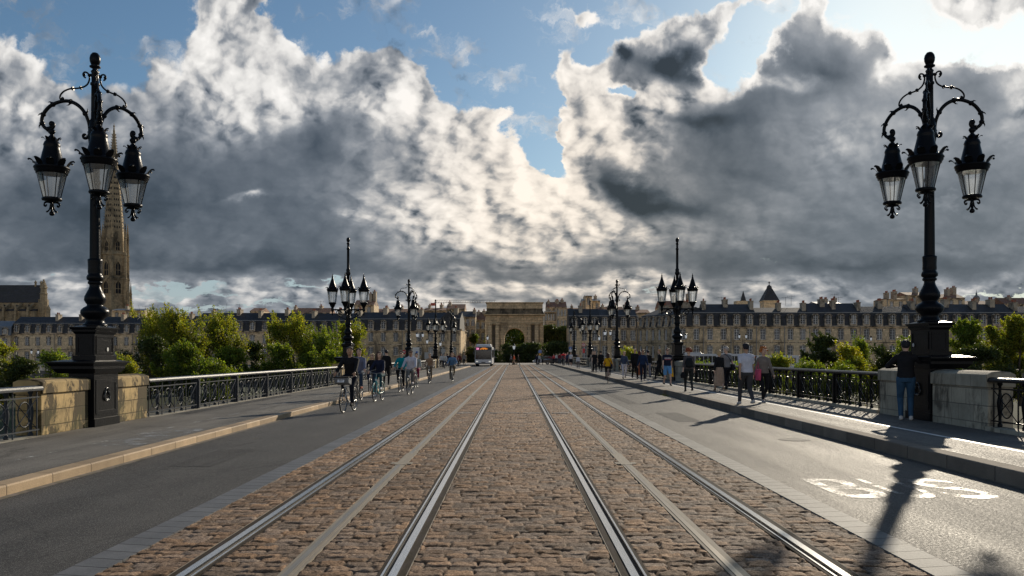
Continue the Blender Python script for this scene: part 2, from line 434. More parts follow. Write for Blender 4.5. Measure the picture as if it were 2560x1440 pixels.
def smooth_pts(pts, sub=6):
    """Catmull-Rom through the points"""
    P = [Vector(p) for p in pts]; P = [P[0] * 2 - P[1]] + P + [P[-1] * 2 - P[-2]]; out = []
    for i in range(1, len(P) - 2):
        for k in range(sub):
            t = k / sub; a, b, c, d = P[i - 1:i + 3]
            out.append(0.5 * ((2 * b) + (c - a) * t + (2 * a - 5 * b + 4 * c - d) * t * t + (3 * b - 3 * c + d - a) * t ** 3))
    out.append(P[-2]); return out
def vnoise(x, y, seed=0):
    xi = np.floor(x).astype(np.int64); yi = np.floor(y).astype(np.int64); fx = x - xi; fy = y - yi
    fx = fx * fx * (3 - 2 * fx); fy = fy * fy * (3 - 2 * fy)
    def h(a, b):
        n = (a * 374761393 + b * 668265263 + seed * 1442695041) & 0x7fffffff
        n = ((n ^ (n >> 13)) * 1274126177) & 0x7fffffff
        return ((n ^ (n >> 16)) & 0xffff) / 65535.0
    return (h(xi, yi) * (1 - fx) + h(xi + 1, yi) * fx) * (1 - fy) + (h(xi, yi + 1) * (1 - fx) + h(xi + 1, yi + 1) * fx) * fy

IRON = mat('black_cast_iron', (.006, .007, .009), .30, 0.0, var=.3, scale=6, bump=.25, bscale=25, spec=.11, coat=0)
IRON_B = mat('grey_painted_iron', (.035, .041, .050), .42, 0.0, var=.25, scale=5, bump=.2, bscale=25, spec=.2, coat=0)
GLASS = glass_mat('lantern_glass')

# ------------------------------------------------------------------ carriageway materials
def asphalt_mat(name, base, rough, bump, glitter=0.0, streak=None, spec=.5):
    m = bpy.data.materials.new(name); m.use_nodes = True; MATS[name] = m
    t = NT(m.node_tree); bs = t.n['Principled BSDF']; tc = t.node('ShaderNodeTexCoord').outputs['Object']
    n = t.noise(tc, 48, 5, .8); n2 = t.noise(t.vm('MULTIPLY', tc, (1.3, .12, 1)), 1.4, 6, .6)
    n3 = t.noise(tc, .8, 6, .6)
    v = t.m('MULTIPLY', t.mr(n, .25, .75, .15, 2.1, False), t.mr(n2, .3, .7, .60, 1.40, False))
    v = t.m('MULTIPLY', v, t.mr(n3, .3, .7, .82, 1.18, False))
    c = t.mix(1.0, (*base, 1), t.comb(v, v, v), 'MULTIPLY')
    sp = t.voro(tc, 260, 0, out='Color')
    c = t.mix(t.m('GREATER_THAN', t.sep(sp)[0], .93), c, (.34, .32, .29, 1))
    # oil line and cracks
    vc = t.voro(t.vm('ADD', tc, t.vm('MULTIPLY', t.noise(tc, 3, 4, .6, 'Color'), (.5, .5, 0))), .45, 1, feature='DISTANCE_TO_EDGE')
    c = t.mix(t.mr(vc, .012, .0, 0, .35), c, (.01, .01, .01, 1))
    t.put(bs.inputs['Base Color'], c)
    t.put(bs.inputs['Roughness'], t.m('ADD', t.m('MULTIPLY_ADD', n2, .30, rough - .15), t.mr(t.noise(tc, 34, 4, .8), .35, .65, -.17, .20, False))); bs.inputs['Specular IOR Level'].default_value = spec
    b = t.node('ShaderNodeBump'); b.inputs['Strength'].default_value = bump; b.inputs['Distance'].default_value = .012
    t.put(b.inputs['Height'], t.noise(tc, 60, 5, .8)); t.l.new(b.outputs[0], bs.inputs['Normal'])
    return m
ASPH_L = asphalt_mat('asphalt_dark', (.050, .048, .046), .72, 1.0, spec=.22)
ASPH_R = asphalt_mat('asphalt_worn', (.068, .063, .056), .67, 1.0, spec=.17)
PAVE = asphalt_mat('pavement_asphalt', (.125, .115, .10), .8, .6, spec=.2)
PAVE_R = asphalt_mat('pavement_asphalt_right', (.115, .105, .092), .75, .6, spec=.22)  # slightly darker asphalt for the right pavement

def slab_mat(name, base, along, size, var=.25, rough=.6, joint=.3, jw=.012, off=0.0):
    """stone blocks laid in one row along world Y; joint every `size` metres"""
    m = bpy.data.materials.new(name); m.use_nodes = True; MATS[name] = m
    t = NT(m.node_tree); bs = t.n['Principled BSDF']; tc = t.node('ShaderNodeTexCoord').outputs['Object']
    x, y, z = t.sep(tc)
    q = t.m('DIVIDE', t.m('MULTIPLY_ADD', x, off, y), size); fr = t.m('FRACT', q)
    idn = t.m('FLOOR', q)
    wn = t.node('ShaderNodeTexWhiteNoise', noise_dimensions='1D'); t.put(wn.inputs['W'], idn)
    v = t.m('MULTIPLY_ADD', wn.outputs[0], var * 2, 1 - var)
    n = t.noise(tc, 60, 5, .7); v = t.m('MULTIPLY', v, t.mr(n, .25, .75, .7, 1.3, False))
    n2 = t.noise(tc, 2.5, 6, .6); v = t.m('MULTIPLY', v, t.mr(n2, .3, .7, .8, 1.15, False))
    c = t.mix(1.0, (*base, 1), t.comb(v, v, v), 'MULTIPLY')
    dd = t.m('MULTIPLY', t.m('MINIMUM', fr, t.m('SUBTRACT', 1.0, fr)), size)
    jt = t.mr(dd, jw, jw * .3, 0.0, 1.0)
    c = t.mix(jt, c, tuple(b * joint for b in base) + (1,))
    t.put(bs.inputs['Base Color'], c); bs.inputs['Roughness'].default_value = rough; bs.inputs['Specular IOR Level'].default_value = .22
    b = t.node('ShaderNodeBump'); b.inputs['Strength'].default_value = .9; b.inputs['Distance'].default_value = .01
    t.put(b.inputs['Height'], t.m('MULTIPLY_ADD', jt, -1.2, t.m('MULTIPLY', n, .4))); t.l.new(b.outputs[0], bs.inputs['Normal'])
    return m
KERB_L = slab_mat('granite_kerb_warm', (.42, .30, .18), 0, 1.05)
KERB_R = slab_mat('granite_kerb_brown', (.21, .175, .14), 0, 1.3, rough=.9)
STRIP = slab_mat('grey_border_slabs', (.20, .195, .18), 0, .27, var=.14, rough=.72, off=-.22)
STRIP_L = slab_mat('grey_border_slabs_left', (.15, .15, .15), 0, .27, var=.14, rough=.5, off=.22)

# tram bed: granite setts, really modelled near the camera
def sett_mat(far):
    m = bpy.data.materials.new('granite_setts' + ('_distant' if far else '')); m.use_nodes = True
    t = NT(m.node_tree); bs = t.n['Principled BSDF']; tc = t.node('ShaderNodeTexCoord').outputs['Object']
    n = t.noise(tc, 55, 6, .75); n2 = t.noise(tc, 3.0, 6, .6)
    n4 = t.noise(tc, 240, 2, .6)
    if far:
        br = t.node('ShaderNodeTexBrick'); t.put(br.inputs['Vector'], tc); br.inputs['Scale'].default_value = 1
        br.inputs['Brick Width'].default_value = .205; br.inputs['Row Height'].default_value = .15; br.inputs['Mortar Size'].default_value = .014
        br.inputs['Color1'].default_value = (.62, .62, .62, 1); br.inputs['Color2'].default_value = (1.05, 1.05, 1.05, 1); br.inputs['Mortar'].default_value = (.28, .28, .28, 1)
        tint = br.outputs['Color']
    else:
        tint = t.node('ShaderNodeAttribute', attribute_name='tint').outputs['Color']
    c = t.ramp(n, [(.25, (.065, .038, .023)), (.45, (.235, .148, .092)), (.6, (.43, .29, .19)), (.8, (.66, .50, .36))])
    c = t.mix(1.0, c, tint, 'MULTIPLY')
    v = t.mr(n2, .3, .7, .78, 1.2, False); c = t.mix(1.0, c, t.comb(v, v, v), 'MULTIPLY')
    v = t.mr(n4, .3, .7, .72, 1.3, False); c = t.mix(1.0, c, t.comb(v, v, v), 'MULTIPLY')
    t.put(bs.inputs['Base Color'], c); bs.inputs['Roughness'].default_value = .8; bs.inputs['Specular IOR Level'].default_value = .18
    b = t.node('ShaderNodeBump'); b.inputs['Strength'].default_value = .9 if not far else .8; b.inputs['Distance'].default_value = .012
    hh = t.m('ADD', n, t.m('MULTIPLY', t.sep(tint)[0], .8)) if far else n
    t.put(b.inputs['Height'], hh); t.l.new(b.outputs[0], bs.inputs['Normal'])
    return m
RAILX = [(-2.51, 1), (-.93, -1), (.93, 1), (2.51, -1)]     # centre, side of the groove
def build_setts():
    xs = np.arange(-3.19, 3.1901, .0195)
    ys = [5.0]
    while ys[-1] < 58: ys.append(ys[-1] + .0165 * max(ys[-1] / 7, .8) ** 1.3)
    ys = np.array(ys); Xg, Yg = np.meshgrid(xs, ys)
    wx = Xg + .02 * (vnoise(Xg * 2.5, Yg * 2.5, 3) - .5); wy = Yg + .05 * (vnoise(Xg * 1.7, Yg * 1.7, 4) - .5) + .02 * (vnoise(Xg * 7, Yg * 7, 14) - .5)
    row = np.floor(wy / .152); fy = wy / .152 - row
    def hsh(a, b, s):
        n = (a.astype(np.int64) * 73856093 ^ b.astype(np.int64) * 19349663 ^ s * 83492791) & 0x7fffffff
        n = ((n ^ (n >> 13)) * 1274126177) & 0x7fffffff
        return ((n >> 3) & 0xffff) / 65535.0
    z0 = np.zeros_like(row)
    L = .185 + .05 * hsh(row, z0, 5)
    u = wx / L + hsh(row, z0, 6) * 3
    bx = np.floor(u); fx = u - bx
    ex = np.minimum(fx, 1 - fx) * L; ey = np.minimum(fy, 1 - fy) * .152
    ex = ex + .008 * (vnoise(Xg * 30, Yg * 30, 8) - .5); ey = ey + .010 * (vnoise(Xg * 24, Yg * 24, 9) - .5)
    e = np.minimum(ex, ey)
    prof = np.clip(e / .022, 0, 1); prof = 1 - (1 - prof) ** 3
    r1 = hsh(bx, row, 1); r2 = hsh(bx, row, 2); r3 = hsh(bx, row, 3); r4 = hsh(bx, row, 4)
    z = prof * (.024 + .012 * (r1 - .5)) + prof * ((fx - .5) * (r2 - .5) * .018 + (fy - .5) * (r3 - .5) * .022)
    z += prof * (.010 * (vnoise(Xg * 13, Yg * 16, 21) - .5) + .011 * (vnoise(Xg * 36, Yg * 40, 22) - .5))
    z += -.026
    base_lvl = z
    for rx, g in RAILX:
        msk = np.clip((.112 - np.abs(Xg - rx)) / .01, 0, 1); z = z * (1 - msk) + -.03 * msk
    for rx in (-1.727, 1.727):
        msk = np.clip((.075 - np.abs(Xg - rx)) / .01, 0, 1); z = z * (1 - msk) + -.03 * msk
    tint = (.62 + .62 * r4) * (.28 + .72 * np.clip(e / .016, 0, 1)); tint *= .80 + .35 * vnoise(Xg * .9, Yg * .35, 31); tr = tint * (1 + .22 * (r1 - .5)); tb = tint * (1 - .30 * (r1 - .5))
    ny, nx = Xg.shape
    co = np.stack([Xg, Yg, z], -1).reshape(-1, 3).astype(np.float32)
    idx = np.arange(nx * ny).reshape(ny, nx)
    q = np.stack([idx[:-1, :-1], idx[:-1, 1:], idx[1:, 1:], idx[1:, :-1]], -1).reshape(-1, 4)
    me = bpy.data.meshes.new('sett_paving'); me.vertices.add(len(co)); me.vertices.foreach_set('co', co.ravel())
    me.loops.add(q.size); me.loops.foreach_set('vertex_index', q.ravel().astype(np.int32))
    me.polygons.add(len(q)); me.polygons.foreach_set('loop_start', np.arange(0, q.size, 4, dtype=np.int32))
    me.polygons.foreach_set('loop_total', np.full(len(q), 4, dtype=np.int32))
    me.polygons.foreach_set('use_smooth', np.ones(len(q), dtype=bool))
    me.update(calc_edges=True)
    ca = me.color_attributes.new('tint', 'FLOAT_COLOR', 'POINT')
    cols = np.stack([tr, tint, tb, np.ones_like(tint)], -1).reshape(-1, 4).astype(np.float32)
    ca.data.foreach_set('color', cols.ravel())
    me.materials.append(sett_mat(False))
    o = bpy.data.objects.new('sett_paving', me); col.objects.link(o); tag(o, kind='structure')
build_setts()
def sheet(name, x0, x1, y0, y1, z, m, kind='structure'):
    b = MB(); n = max(1, int((y1 - y0) / 20))
    for i in range(n):
        a, c = y0 + (y1 - y0) * i / n, y0 + (y1 - y0) * (i + 1) / n
        b.add([(x0, a, z), (x1, a, z), (x1, c, z), (x0, c, z)], [(0, 1, 2, 3)])
    return b.build(name, m, kind=kind)
YEND = 150.0
sheet('sett_paving_distant', -3.19, 3.19, 57.99, YEND, -.018, sett_mat(True))
sheet('sett_paving_near', -3.19, 3.19, -14, 5.01, -.008, bpy.data.materials['granite_setts_distant'])
sheet('road', -6.05, -3.49, -14, YEND, 0.0, ASPH_L)
sheet('road', 3.49, 6.40, -14, YEND, 0.0, ASPH_R)
for sx, mt in ((-1, STRIP_L), (1, STRIP)):
    b = MB(); x0, x1 = sorted((sx * 3.19, sx * 3.495)); b.box(x0, x1, -14, YEND, -.1, .006); b.build('border_strip', mt, kind='structure')
# pavements and kerbs; the right kerb steps outwards at about 38 m, as in the photo
b = MB(); b.box(-9.45, -6.33, -14, YEND, -.2, .125); b.build('pavement', PAVE, kind='structure')
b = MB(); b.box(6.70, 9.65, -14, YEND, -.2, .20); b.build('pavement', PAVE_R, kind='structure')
def kerb(x0, x1, y0, y1, z, m):
    b = MB(); s = 1 if x0 > 0 else -1
    b.box(x0, x1, y0, y1, -.2, z + .004); o = b.build('kerb', m, kind='structure'); bevel(o, .022, 3); return o
kerb(-6.33, -6.05, -14, YEND, .125, KERB_L)
kerb(6.40, 6.70, -14, 36.9, .20, KERB_R)
kerb(6.28, 6.70, 36.95, YEND, .20, KERB_R)
# gutter dirt along the kerbs
DIRT = mat('gutter_dirt', (.16, .135, .10), .9, var=.4, scale=8, dark=(.05, .045, .04), dscale=3)
sheet('road_gutter', -6.05, -5.93, -14, YEND, .004, DIRT)
sheet('road_gutter', 6.33, 6.40, -14, 36.9, .004, DIRT)
# drain sink in the kerb gap with weeds
WEED = mat('weed', (.16, .17, .05), .7, var=.4, scale=9)
b = MB()
for i in range(120):
    x = 6.28 + random.uniform(-.16, .03); y = 35.4 + random.random() * 1.6; a = random.random() * 6.28; h = random.uniform(.02, .07)
    dx, dy = math.cos(a) * .012, math.sin(a) * .012
    b.add([(x - dx, y - dy, 0), (x + dx, y + dy, 0), (x + random.uniform(-.03, .03), y + random.uniform(-.03, .03), h)], [(0, 1, 2)])
b.build('weeds', WEED, kind='stuff', label='low yellowish weeds growing in the gutter by the right kerb', cat='weeds')

# painted lines and BUS letters
def paint_mat(name, base, wear):
    m = bpy.data.materials.new(name); m.use_nodes = True; t = NT(m.node_tree); bs = t.n['Principled BSDF']
    tc = t.node('ShaderNodeTexCoord').outputs['Object']
    n = t.noise(tc, 38, 7, .75); n2 = t.noise(tc, 3.2, 5, .6)
    f = t.mr(t.m('MULTIPLY_ADD', n2, .8, n), wear, wear + .16)
    bs.inputs['Base Color'].default_value = (*base, 1); bs.inputs['Roughness'].default_value = .55
    tr = t.node('ShaderNodeBsdfTransparent'); mx = t.node('ShaderNodeMixShader'); t.put(mx.inputs[0], f)
    t.l.new(tr.outputs[0], mx.inputs[1]); t.l.new(bs.outputs[0], mx.inputs[2]); t.l.new(mx.outputs[0], t.n['Material Output'].inputs[0])
    return m
LINE = paint_mat('worn_white_paint', (.78, .76, .72), .66)
LINE2 = paint_mat('very_worn_white_paint', (.55, .54, .50), .92)
BUSP = paint_mat('worn_letter_paint', (.27, .26, .24), .84)
OCHRE = paint_mat('worn_ochre_paint', (.42, .33, .15), 1.0)
sheet('road_marking_line', 7.72, 7.82, 4, YEND - 2, .204, LINE)
sheet('road_marking_line', -7.38, -7.29, 4, YEND - 2, .129, LINE2)
def text_marking(body, x0, x1, y0, y1, z, m, flip=False, thick=0.0):
    c = bpy.data.curves.new('txt', 'FONT'); c.body = body; c.offset = thick
    o = bpy.data.objects.new('txt', c); col.objects.link(o)
    dg = bpy.context.evaluated_depsgraph_get(); dg.update()
    me = bpy.data.meshes.new_from_object(o.evaluated_get(dg)); bpy.data.objects.remove(o)
    co = np.array([v.co[:] for v in me.vertices]); mn = co.min(0); mx = co.max(0)
    u = (co[:, 0] - mn[0]) / (mx[0] - mn[0]); v = (co[:, 1] - mn[1]) / (mx[1] - mn[1])
    if flip: u = 1 - u; v = 1 - v
    for i, vt in enumerate(me.vertices): vt.co = (x0 + u[i] * (x1 - x0), y0 + v[i] * (y1 - y0), z)
    me.materials.clear(); me.materials.append(m)
    ob = bpy.data.objects.new('road_marking_letters', me); col.objects.link(ob); tag(ob, kind='structure')
    return ob
text_marking('B', 3.87, 4.50, 10.3, 11.9, .005, BUSP, thick=.012)
text_marking('U', 4.60, 5.08, 10.3, 11.9, .005, BUSP, thick=.004)
text_marking('S', 5.20, 5.80, 10.25, 11.9, .005, BUSP, thick=.008)
b = MB(); b.box(5.15, 5.6, 8.0, 8.65, .003, .006); b.build('road_marking_patch', BUSP, kind='structure')
text_marking('BUS', -5.75, -4.0, 16.6, 19.3, .005, OCHRE, flip=True, thick=.01)

sheet('road_marking_patch', -7.25, -6.42, 15.0, 18.6, .129, paint_mat('scuffed_patch', (.30, .30, .29), .86))

PATCH = asphalt_mat('asphalt_repair', (.052, .051, .050), .8, .8, spec=.12)
for (x0, x1, y0, y1, z) in ((-5.2, -4.55, 13.2, 15.6, .0035), (4.1, 4.75, 22.0, 25.5, .0035), (-8.9, -8.5, 23, 34, .1285), (3.9, 4.3, 30, 44, .0035)):
    sheet('asphalt_patch', x0, x1, y0, y1, z, PATCH)
b = MB(); b.lathe([(.31, 0), (.31, .0042)], 24, c=(5.55, 17.4, 0)); b.lathe([(.27, .0043), (.27, .006)], 24, c=(5.55, 17.4, 0)); b.build('manhole_cover', mat('cast_cover', (.05, .047, .044), .8, .2, var=.3, scale=20, bump=.6, bscale=40), label='round cast iron manhole cover in the right carriageway', cat='manhole cover')

# tram rails: grooved steel rail with rubber side strips
STEEL = mat('polished_rail_steel', (.72, .70, .67), .24, 1.0, var=.12, scale=9, stretch=(8, .4, 1), bump=.03, bscale=60)
STEEL2 = mat('rusty_rail_lip', (.30, .26, .20), .42, .8, var=.25, scale=6, stretch=(4, .3, 1))
RUBBER = mat('rail_side_mastic', (.048, .038, .030), .9, var=.35, scale=8, stretch=(2, .3, 1), bump=.3, spec=.08)
GROOVE = mat('groove_black', (.012, .011, .010), .9)  # near-black floor of the rail groove
CONC = mat('conduit_concrete', (.26, .22, .165), .85, var=.18, scale=5, stretch=(3, .3, 1), bump=.2)
CSTEEL = mat('conduit_steel', (.34, .29, .22), .38, .6, var=.2, scale=5, stretch=(6, .25, 1))
for k, (rx, g) in enumerate(RAILX):
    side = 'left' if rx < 0 else 'right'
    which = 'outer' if abs(rx) > 2 else 'inner'
    t_ = empty('tram_rail', (rx, 0, 0), label=f'{which} steel rail of the {side} hand tram track set in the setts', cat='tram rail', group='tram rails')
    def strip(nm, a, c, z0, z1, m):
        x0, x1 = sorted((g * a, g * c)); b = MB(); b.box(x0, x1, -14, YEND, z0, z1); return b.build(nm, m, t_)
    strip('side_strip', -.112, -.044, -.05, .002, RUBBER)
    strip('rail_head', -.044, .020, -.05, .010, STEEL)
    strip('groove', .020, .062, -.05, -.016, GROOVE)
    strip('guard_lip', .062, .080, -.05, .007, STEEL)
    strip('side_strip', .080, .112, -.05, .001, RUBBER)
    strip('edge_seal', -.118, -.112, -.05, .004, CONC)
for rx in (-1.727, 1.727):
    side = 'left' if rx < 0 else 'right'
    t_ = empty('ground_power_strip', (rx, 0, 0), label=f'pale flat power strip between the rails of the {side} hand tram track', cat='power rail', group='ground power strips')
    for nm, a, c, z1, m in (('concrete_edge', -.072, -.040, .003, CONC), ('contact_plate', -.039, .012, .007, CSTEEL), ('contact_plate', .014, .039, .006, CONC), ('concrete_edge', .040, .072, .003, CONC)):
        b = MB(); b.box(a, c, -14, YEND, -.05, z1); b.build(nm, m, t_)
    for y in (13.4, 35.4, 57):
        b = MB(); b.box(-.085, .085, y, y + 1.5, -.03, .009); b.box(-.16, .16, y + .1, y + .3, -.03, .008); b.build('insulator_box', CONC, t_)
# expansion joint across the deck
JM = mat('joint_steel', (.35, .34, .32), .4, .7, var=.2)
for y in (25.4, 77, 104):
    b = MB(); b.box(-.80, .80, y - .05, y + .05, -.03, .006)
    for a, c in ((-1.62, -1.12), (1.12, 1.62)):
        for i in range(12):
            u = a + (c - a) * i / 12; b.box(u, u + .022, y - .14, y + .14, -.03, .006)
    o = b.build('expansion_joint', JM, kind='structure')

# bridge body below the deck, river, bank, quay
BST = stone_mat('bridge_stone', (.33, .28, .20), .8, .4)
b = MB(); b.box(-9.9, -9.45, -14, YEND, -6, .10); b.box(9.65, 10.1, -14, YEND, -6, .14); b.box(-9.44, 9.64, -14, YEND, -1.2, -.25); b.build('bridge_deck', BST, kind='structure')
WATER = mat('river_water', (.05, .045, .03), .08, var=.2, bump=.25, bscale=1.2)
sheet('river', -1500, 1500, -900, 92, -6.4, WATER)
GR = mat('river_bank_grass', (.045, .06, .02), .95, var=.4, scale=.3, dark=(.06, .05, .035), dscale=.15)
b = MB(); b.add([(-1500, 90, -6.6), (1500, 90, -6.6), (1500, 108, -3.6), (-1500, 108, -3.6), (1500, 3000, -3.6), (-1500, 3000, -3.6), (-3000, -3000, -7.5), (3000, -3000, -7.5), (3000, 3000, -7.5), (-3000, 3000, -7.5)],
                [(0, 1, 2, 3), (3, 2, 4, 5), (6, 7, 8, 9)]); b.build('ground', GR, kind='structure')
QA = mat('quay_asphalt', (.12, .11, .10), .8, var=.2, scale=.4)
b = MB(); b.box(-420, 420, YEND, 900, -3.5, -1.0); b.build('quay_ground', QA, kind='structure')
PL = mat('plaza_paving', (.30, .26, .21), .75, var=.2, scale=.6)
b = MB(); b.add([(-12, YEND, 0), (12, YEND, 0), (13, 182, 0), (-13, 182, 0), (22, 214, -.99), (-22, 214, -.99), (-12, YEND, -1), (12, YEND, -1), (13, 182, -1), (-13, 182, -1)],
                [(0, 1, 2, 3), (3, 2, 4, 5), (0, 6, 7, 1), (1, 7, 8, 2), (0, 3, 9, 6), (2, 8, 4), (3, 5, 9)]); b.build('plaza_road', PL, kind='structure')

# ------------------------------------------------------------------ bridge lamps (local frame: +x towards the roadway)
def leaf_ring(b, r0, z0, n, length, flare, w, tw=0.0):
    """ring of acanthus leaves curling outwards"""
    for i in range(n):
        t = 2 * PI * i / n + tw
        c, s = math.cos(t), math.sin(t)
        prof = [(0, 0, .55), (.35, .55, 1.0), (.7, .95, .85), (.95, 1.0, .5), (1.12, .86, .12)]
        vs = []
        for (u, h, ww) in prof:
            rr = r0 + flare * u; zz = z0 + length * h
            for q in (-1, -.45, 0, .45, 1):
                d = w * ww * q; k = .10 * w * (1 if abs(q) == .45 else 0) - .35 * w * abs(q) ** 2 * 0
                zj = zz - (.25 * w * abs(q)) + (0.15 * w if abs(q) == .45 else 0)
                rj = rr - .25 * w * abs(q) + k
                vs.append((rj * c - d * s, rj * s + d * c, zj))
        fs = []
        for a in range(len(prof) - 1):
            for q in range(4): fs.append((a * 5 + q, a * 5 + q + 1, a * 5 + q + 6, a * 5 + q + 5))
        b.add(vs, fs, True)
def lantern_meshes():
    M = {}
    # hanging lantern; z=0 at the hanging point, everything below (z of the real one minus 6.74)
    b = MB()
    b.lathe([(.02, 0.02), (.05, 0), (.055, -.02), (.03, -.05), (.03, -.07), (.065, -.09), (.075, -.13), (.05, -.18), (.035, -.20), (.06, -.23), (.10, -.27), (.12, -.33),
             (.150, -.36), (.165, -.40), (.175, -.43), (.165, -.46), (.170, -.50), (.255, -.86), (.29, -.90), (.36, -.91), (.372, -.945), (.35, -.96), (.352, -1.0), (.325, -1.03), (.322, -1.065), (.29, -1.07)][::-1], 24)
    M['hood'] = b.mesh('lantern_hood', IRON)
    b = MB(); leaf_ring(b, .10, -.37, 7, .11, .10, .045); leaf_ring(b, .30, -.93, 9, .17, .16, .085, .2); M['crown'] = b.mesh('lantern_crown', IRON)
    b = MB(); n = 24
    b.lathe([(.170, -1.595), (.298, -1.07)], n); b.f = b.f[:-2]; b.sm = b.sm[:-2]; b.mi = b.mi[:-2]
    M['glass'] = b.mesh('lantern_glass', GLASS)
    b = MB()
    for i in range(6):
        t = 2 * PI * i / 6 + .3; c, s = math.cos(t), math.sin(t); b.tube([(.300 * c, .300 * s, -1.06), (.174 * c, .174 * s, -1.60)], .010, 5)
    b.lathe([(.14, -1.66), (.20, -1.65), (.21, -1.62), (.195, -1.59), (.175, -1.585)], 20)
    M['cage'] = b.mesh('lantern_cage', IRON)
    b = MB(); b.lathe([(.008, -1.99), (.04, -1.98), (.058, -1.945), (.045, -1.905), (.025, -1.89), (.03, -1.85), (.05, -1.78), (.035, -1.72), (.09, -1.67), (.14, -1.655)], 14)
    for i in range(6):
        t = 2 * PI * i / 6; c, s = math.cos(t), math.sin(t)
        pts = [(.05, -1.70), (.12, -1.69), (.17, -1.72), (.175, -1.76), (.14, -1.78), (.115, -1.755)]
        b.tube(smooth_pts([(r * c, r * s, z) for r, z in pts], 3), .013, 5)
        pts = [(.04, -1.80), (.06, -1.86), (.10, -1.90), (.135, -1.90)]
        b.tube(smooth_pts([(r * c, r * s, z) for r, z in pts], 3), [.014] * 8 + [.008, .004], 5)
    M['finial'] = b.mesh('lantern_finial', IRON)
    # upright lantern; z=0 at the arm (4.2 m)
    b = MB(); b.lathe([(.004, 2.02), (.022, 1.98), (.012, 1.95), (.03, 1.91), (.045, 1.87), (.03, 1.83), (.05, 1.80), (.065, 1.72), (.235, 1.20), (.26, 1.17), (.315, 1.15), (.33, 1.11), (.30, 1.08), (.305, 1.03), (.27, 1.0)][::-1], 20)
    M['hood2'] = b.mesh('lantern_hood', IRON)
    b = MB(); leaf_ring(b, .27, 1.13, 8, .12, .12, .075); M['crown2'] = b.mesh('lantern_crown', IRON)
    b = MB(); b.lathe([(.185, .40), (.275, 1.0)], 20); b.f = b.f[:-2]; b.sm = b.sm[:-2]; b.mi = b.mi[:-2]; M['glass2'] = b.mesh('lantern_glass', GLASS)
    b = MB()
    for i in range(6):
        t = 2 * PI * i / 6; c, s = math.cos(t), math.sin(t); b.tube([(.278 * c, .278 * s, 1.01), (.188 * c, .188 * s, .39)], .011, 5)
    M['cage2'] = b.mesh('lantern_cage', IRON)
    b = MB(); b.lathe([(.004, -.34), (.03, -.30), (.045, -.22), (.03, -.14), (.07, -.09), (.085, 0), (.07, .07), (.075, .12), (.13, .20), (.165, .30), (.21, .34), (.215, .39), (.18, .41)], 18); M['cup'] = b.mesh('lantern_cup', IRON)
    return M
LM = lantern_meshes()
def base_meshes():
    b = MB()                                                # pilaster against the wall, slab, box
    b.box(-.30, .25, -.57, .57, .16, 1.30); b.box(-.32, .28, -.60, .60, .12, .30)
    b.box(-.28, .262, -.50, -.42, .38, 1.14); b.box(-.28, .262, .42, .50, .38, 1.14); b.box(-.28, .262, -.419, .419, .38, .46); b.box(-.28, .262, -.419, .419, 1.06, 1.14)
    A = b.mesh('pedestal_panel', IRON)
    b = MB(); b.frustum(-.11, 0, 1.28, 1.38, .40, .62, .46, .74); b.box(-.58, .33, -.76, .76, 1.381, 1.44); b.frustum(-.13, 0, 1.441, 1.50, .47, .79, .50, .84); b.box(-.64, .38, -.855, .855, 1.501, 1.535)
    b.frustum(-.11, 0, 1.536, 1.57, .46, .80, .30, .58); B = b.mesh('ledge_slab', IRON)
    b = MB(); b.box(-.25, .25, -.50, .50, 1.56, 1.66); b.box(-.21, .21, -.46, .46, 1.661, 2.13)
    b.frustum(0, 0, 2.13, 2.18, .215, .465, .25, .51)
    for i in range(26): y = -.5 + i * .04; b.box(-.265, .265, y, y + .022, 2.178, 2.215)
    b.box(-.255, .255, -.515, .515, 2.181, 2.222); b.frustum(0, 0, 2.222, 2.26, .27, .54, .29, .56); b.box(-.295, .295, -.565, .565, 2.261, 2.285)
    b.frustum(0, 0, 2.286, 2.32, .27, .50, .22, .26)
    for s in (-1, 1):                                        # raised panel frames on the ends and sides
        for (x0, x1, z0, z1) in ((-.17, .17, 1.70, 1.73), (-.17, .17, 2.06, 2.09), (-.17, -.14, 1.731, 2.059), (.14, .17, 1.731, 2.059)):
            b.box(x0, x1, *sorted((s * .459, s * .472)), z0, z1)
        for (y0, y1, z0, z1) in ((-.40, .40, 1.70, 1.735), (-.40, .40, 2.06, 2.09), (-.40, -.365, 1.736, 2.059), (.365, .40, 1.736, 2.059)):
            b.box(*sorted((s * .209, s * .224)), y0, y1, z0, z1)
    C = b.mesh('pedestal_box', IRON)
    return A, B, C
PED, SLAB, PBOX = base_meshes()
def vase_mesh():
    b = MB()
    b.lathe([(.24, 2.30), (.26, 2.32), (.255, 2.35), (.215, 2.37), (.20, 2.40), (.185, 2.45), (.20, 2.48), (.265, 2.53), (.30, 2.60), (.295, 2.66), (.24, 2.72), (.17, 2.76), (.165, 2.79), (.19, 2.82),
             (.225, 2.89), (.215, 2.97), (.17, 3.06), (.13, 3.14), (.115, 3.20), (.12, 3.24)], 32, flute=.05)
    b.lathe([(.12, 3.23), (.15, 3.25), (.15, 3.29), (.13, 3.31)], 24)
    b.lathe([(.13, 3.31), (.17, 3.34), (.175, 3.40), (.155, 3.44), (.14, 3.46), (.15, 3.50), (.145, 3.60), (.15, 3.74), (.155, 3.78), (.13, 3.80)], 24, flute=.06)
    return b
b = vase_mesh(); b.lathe([(.112, 3.80), (.108, 4.4), (.100, 5.2), (.098, 5.45)], 32, flute=.10); VASE_A = b.mesh('column', IRON)
b = MB()
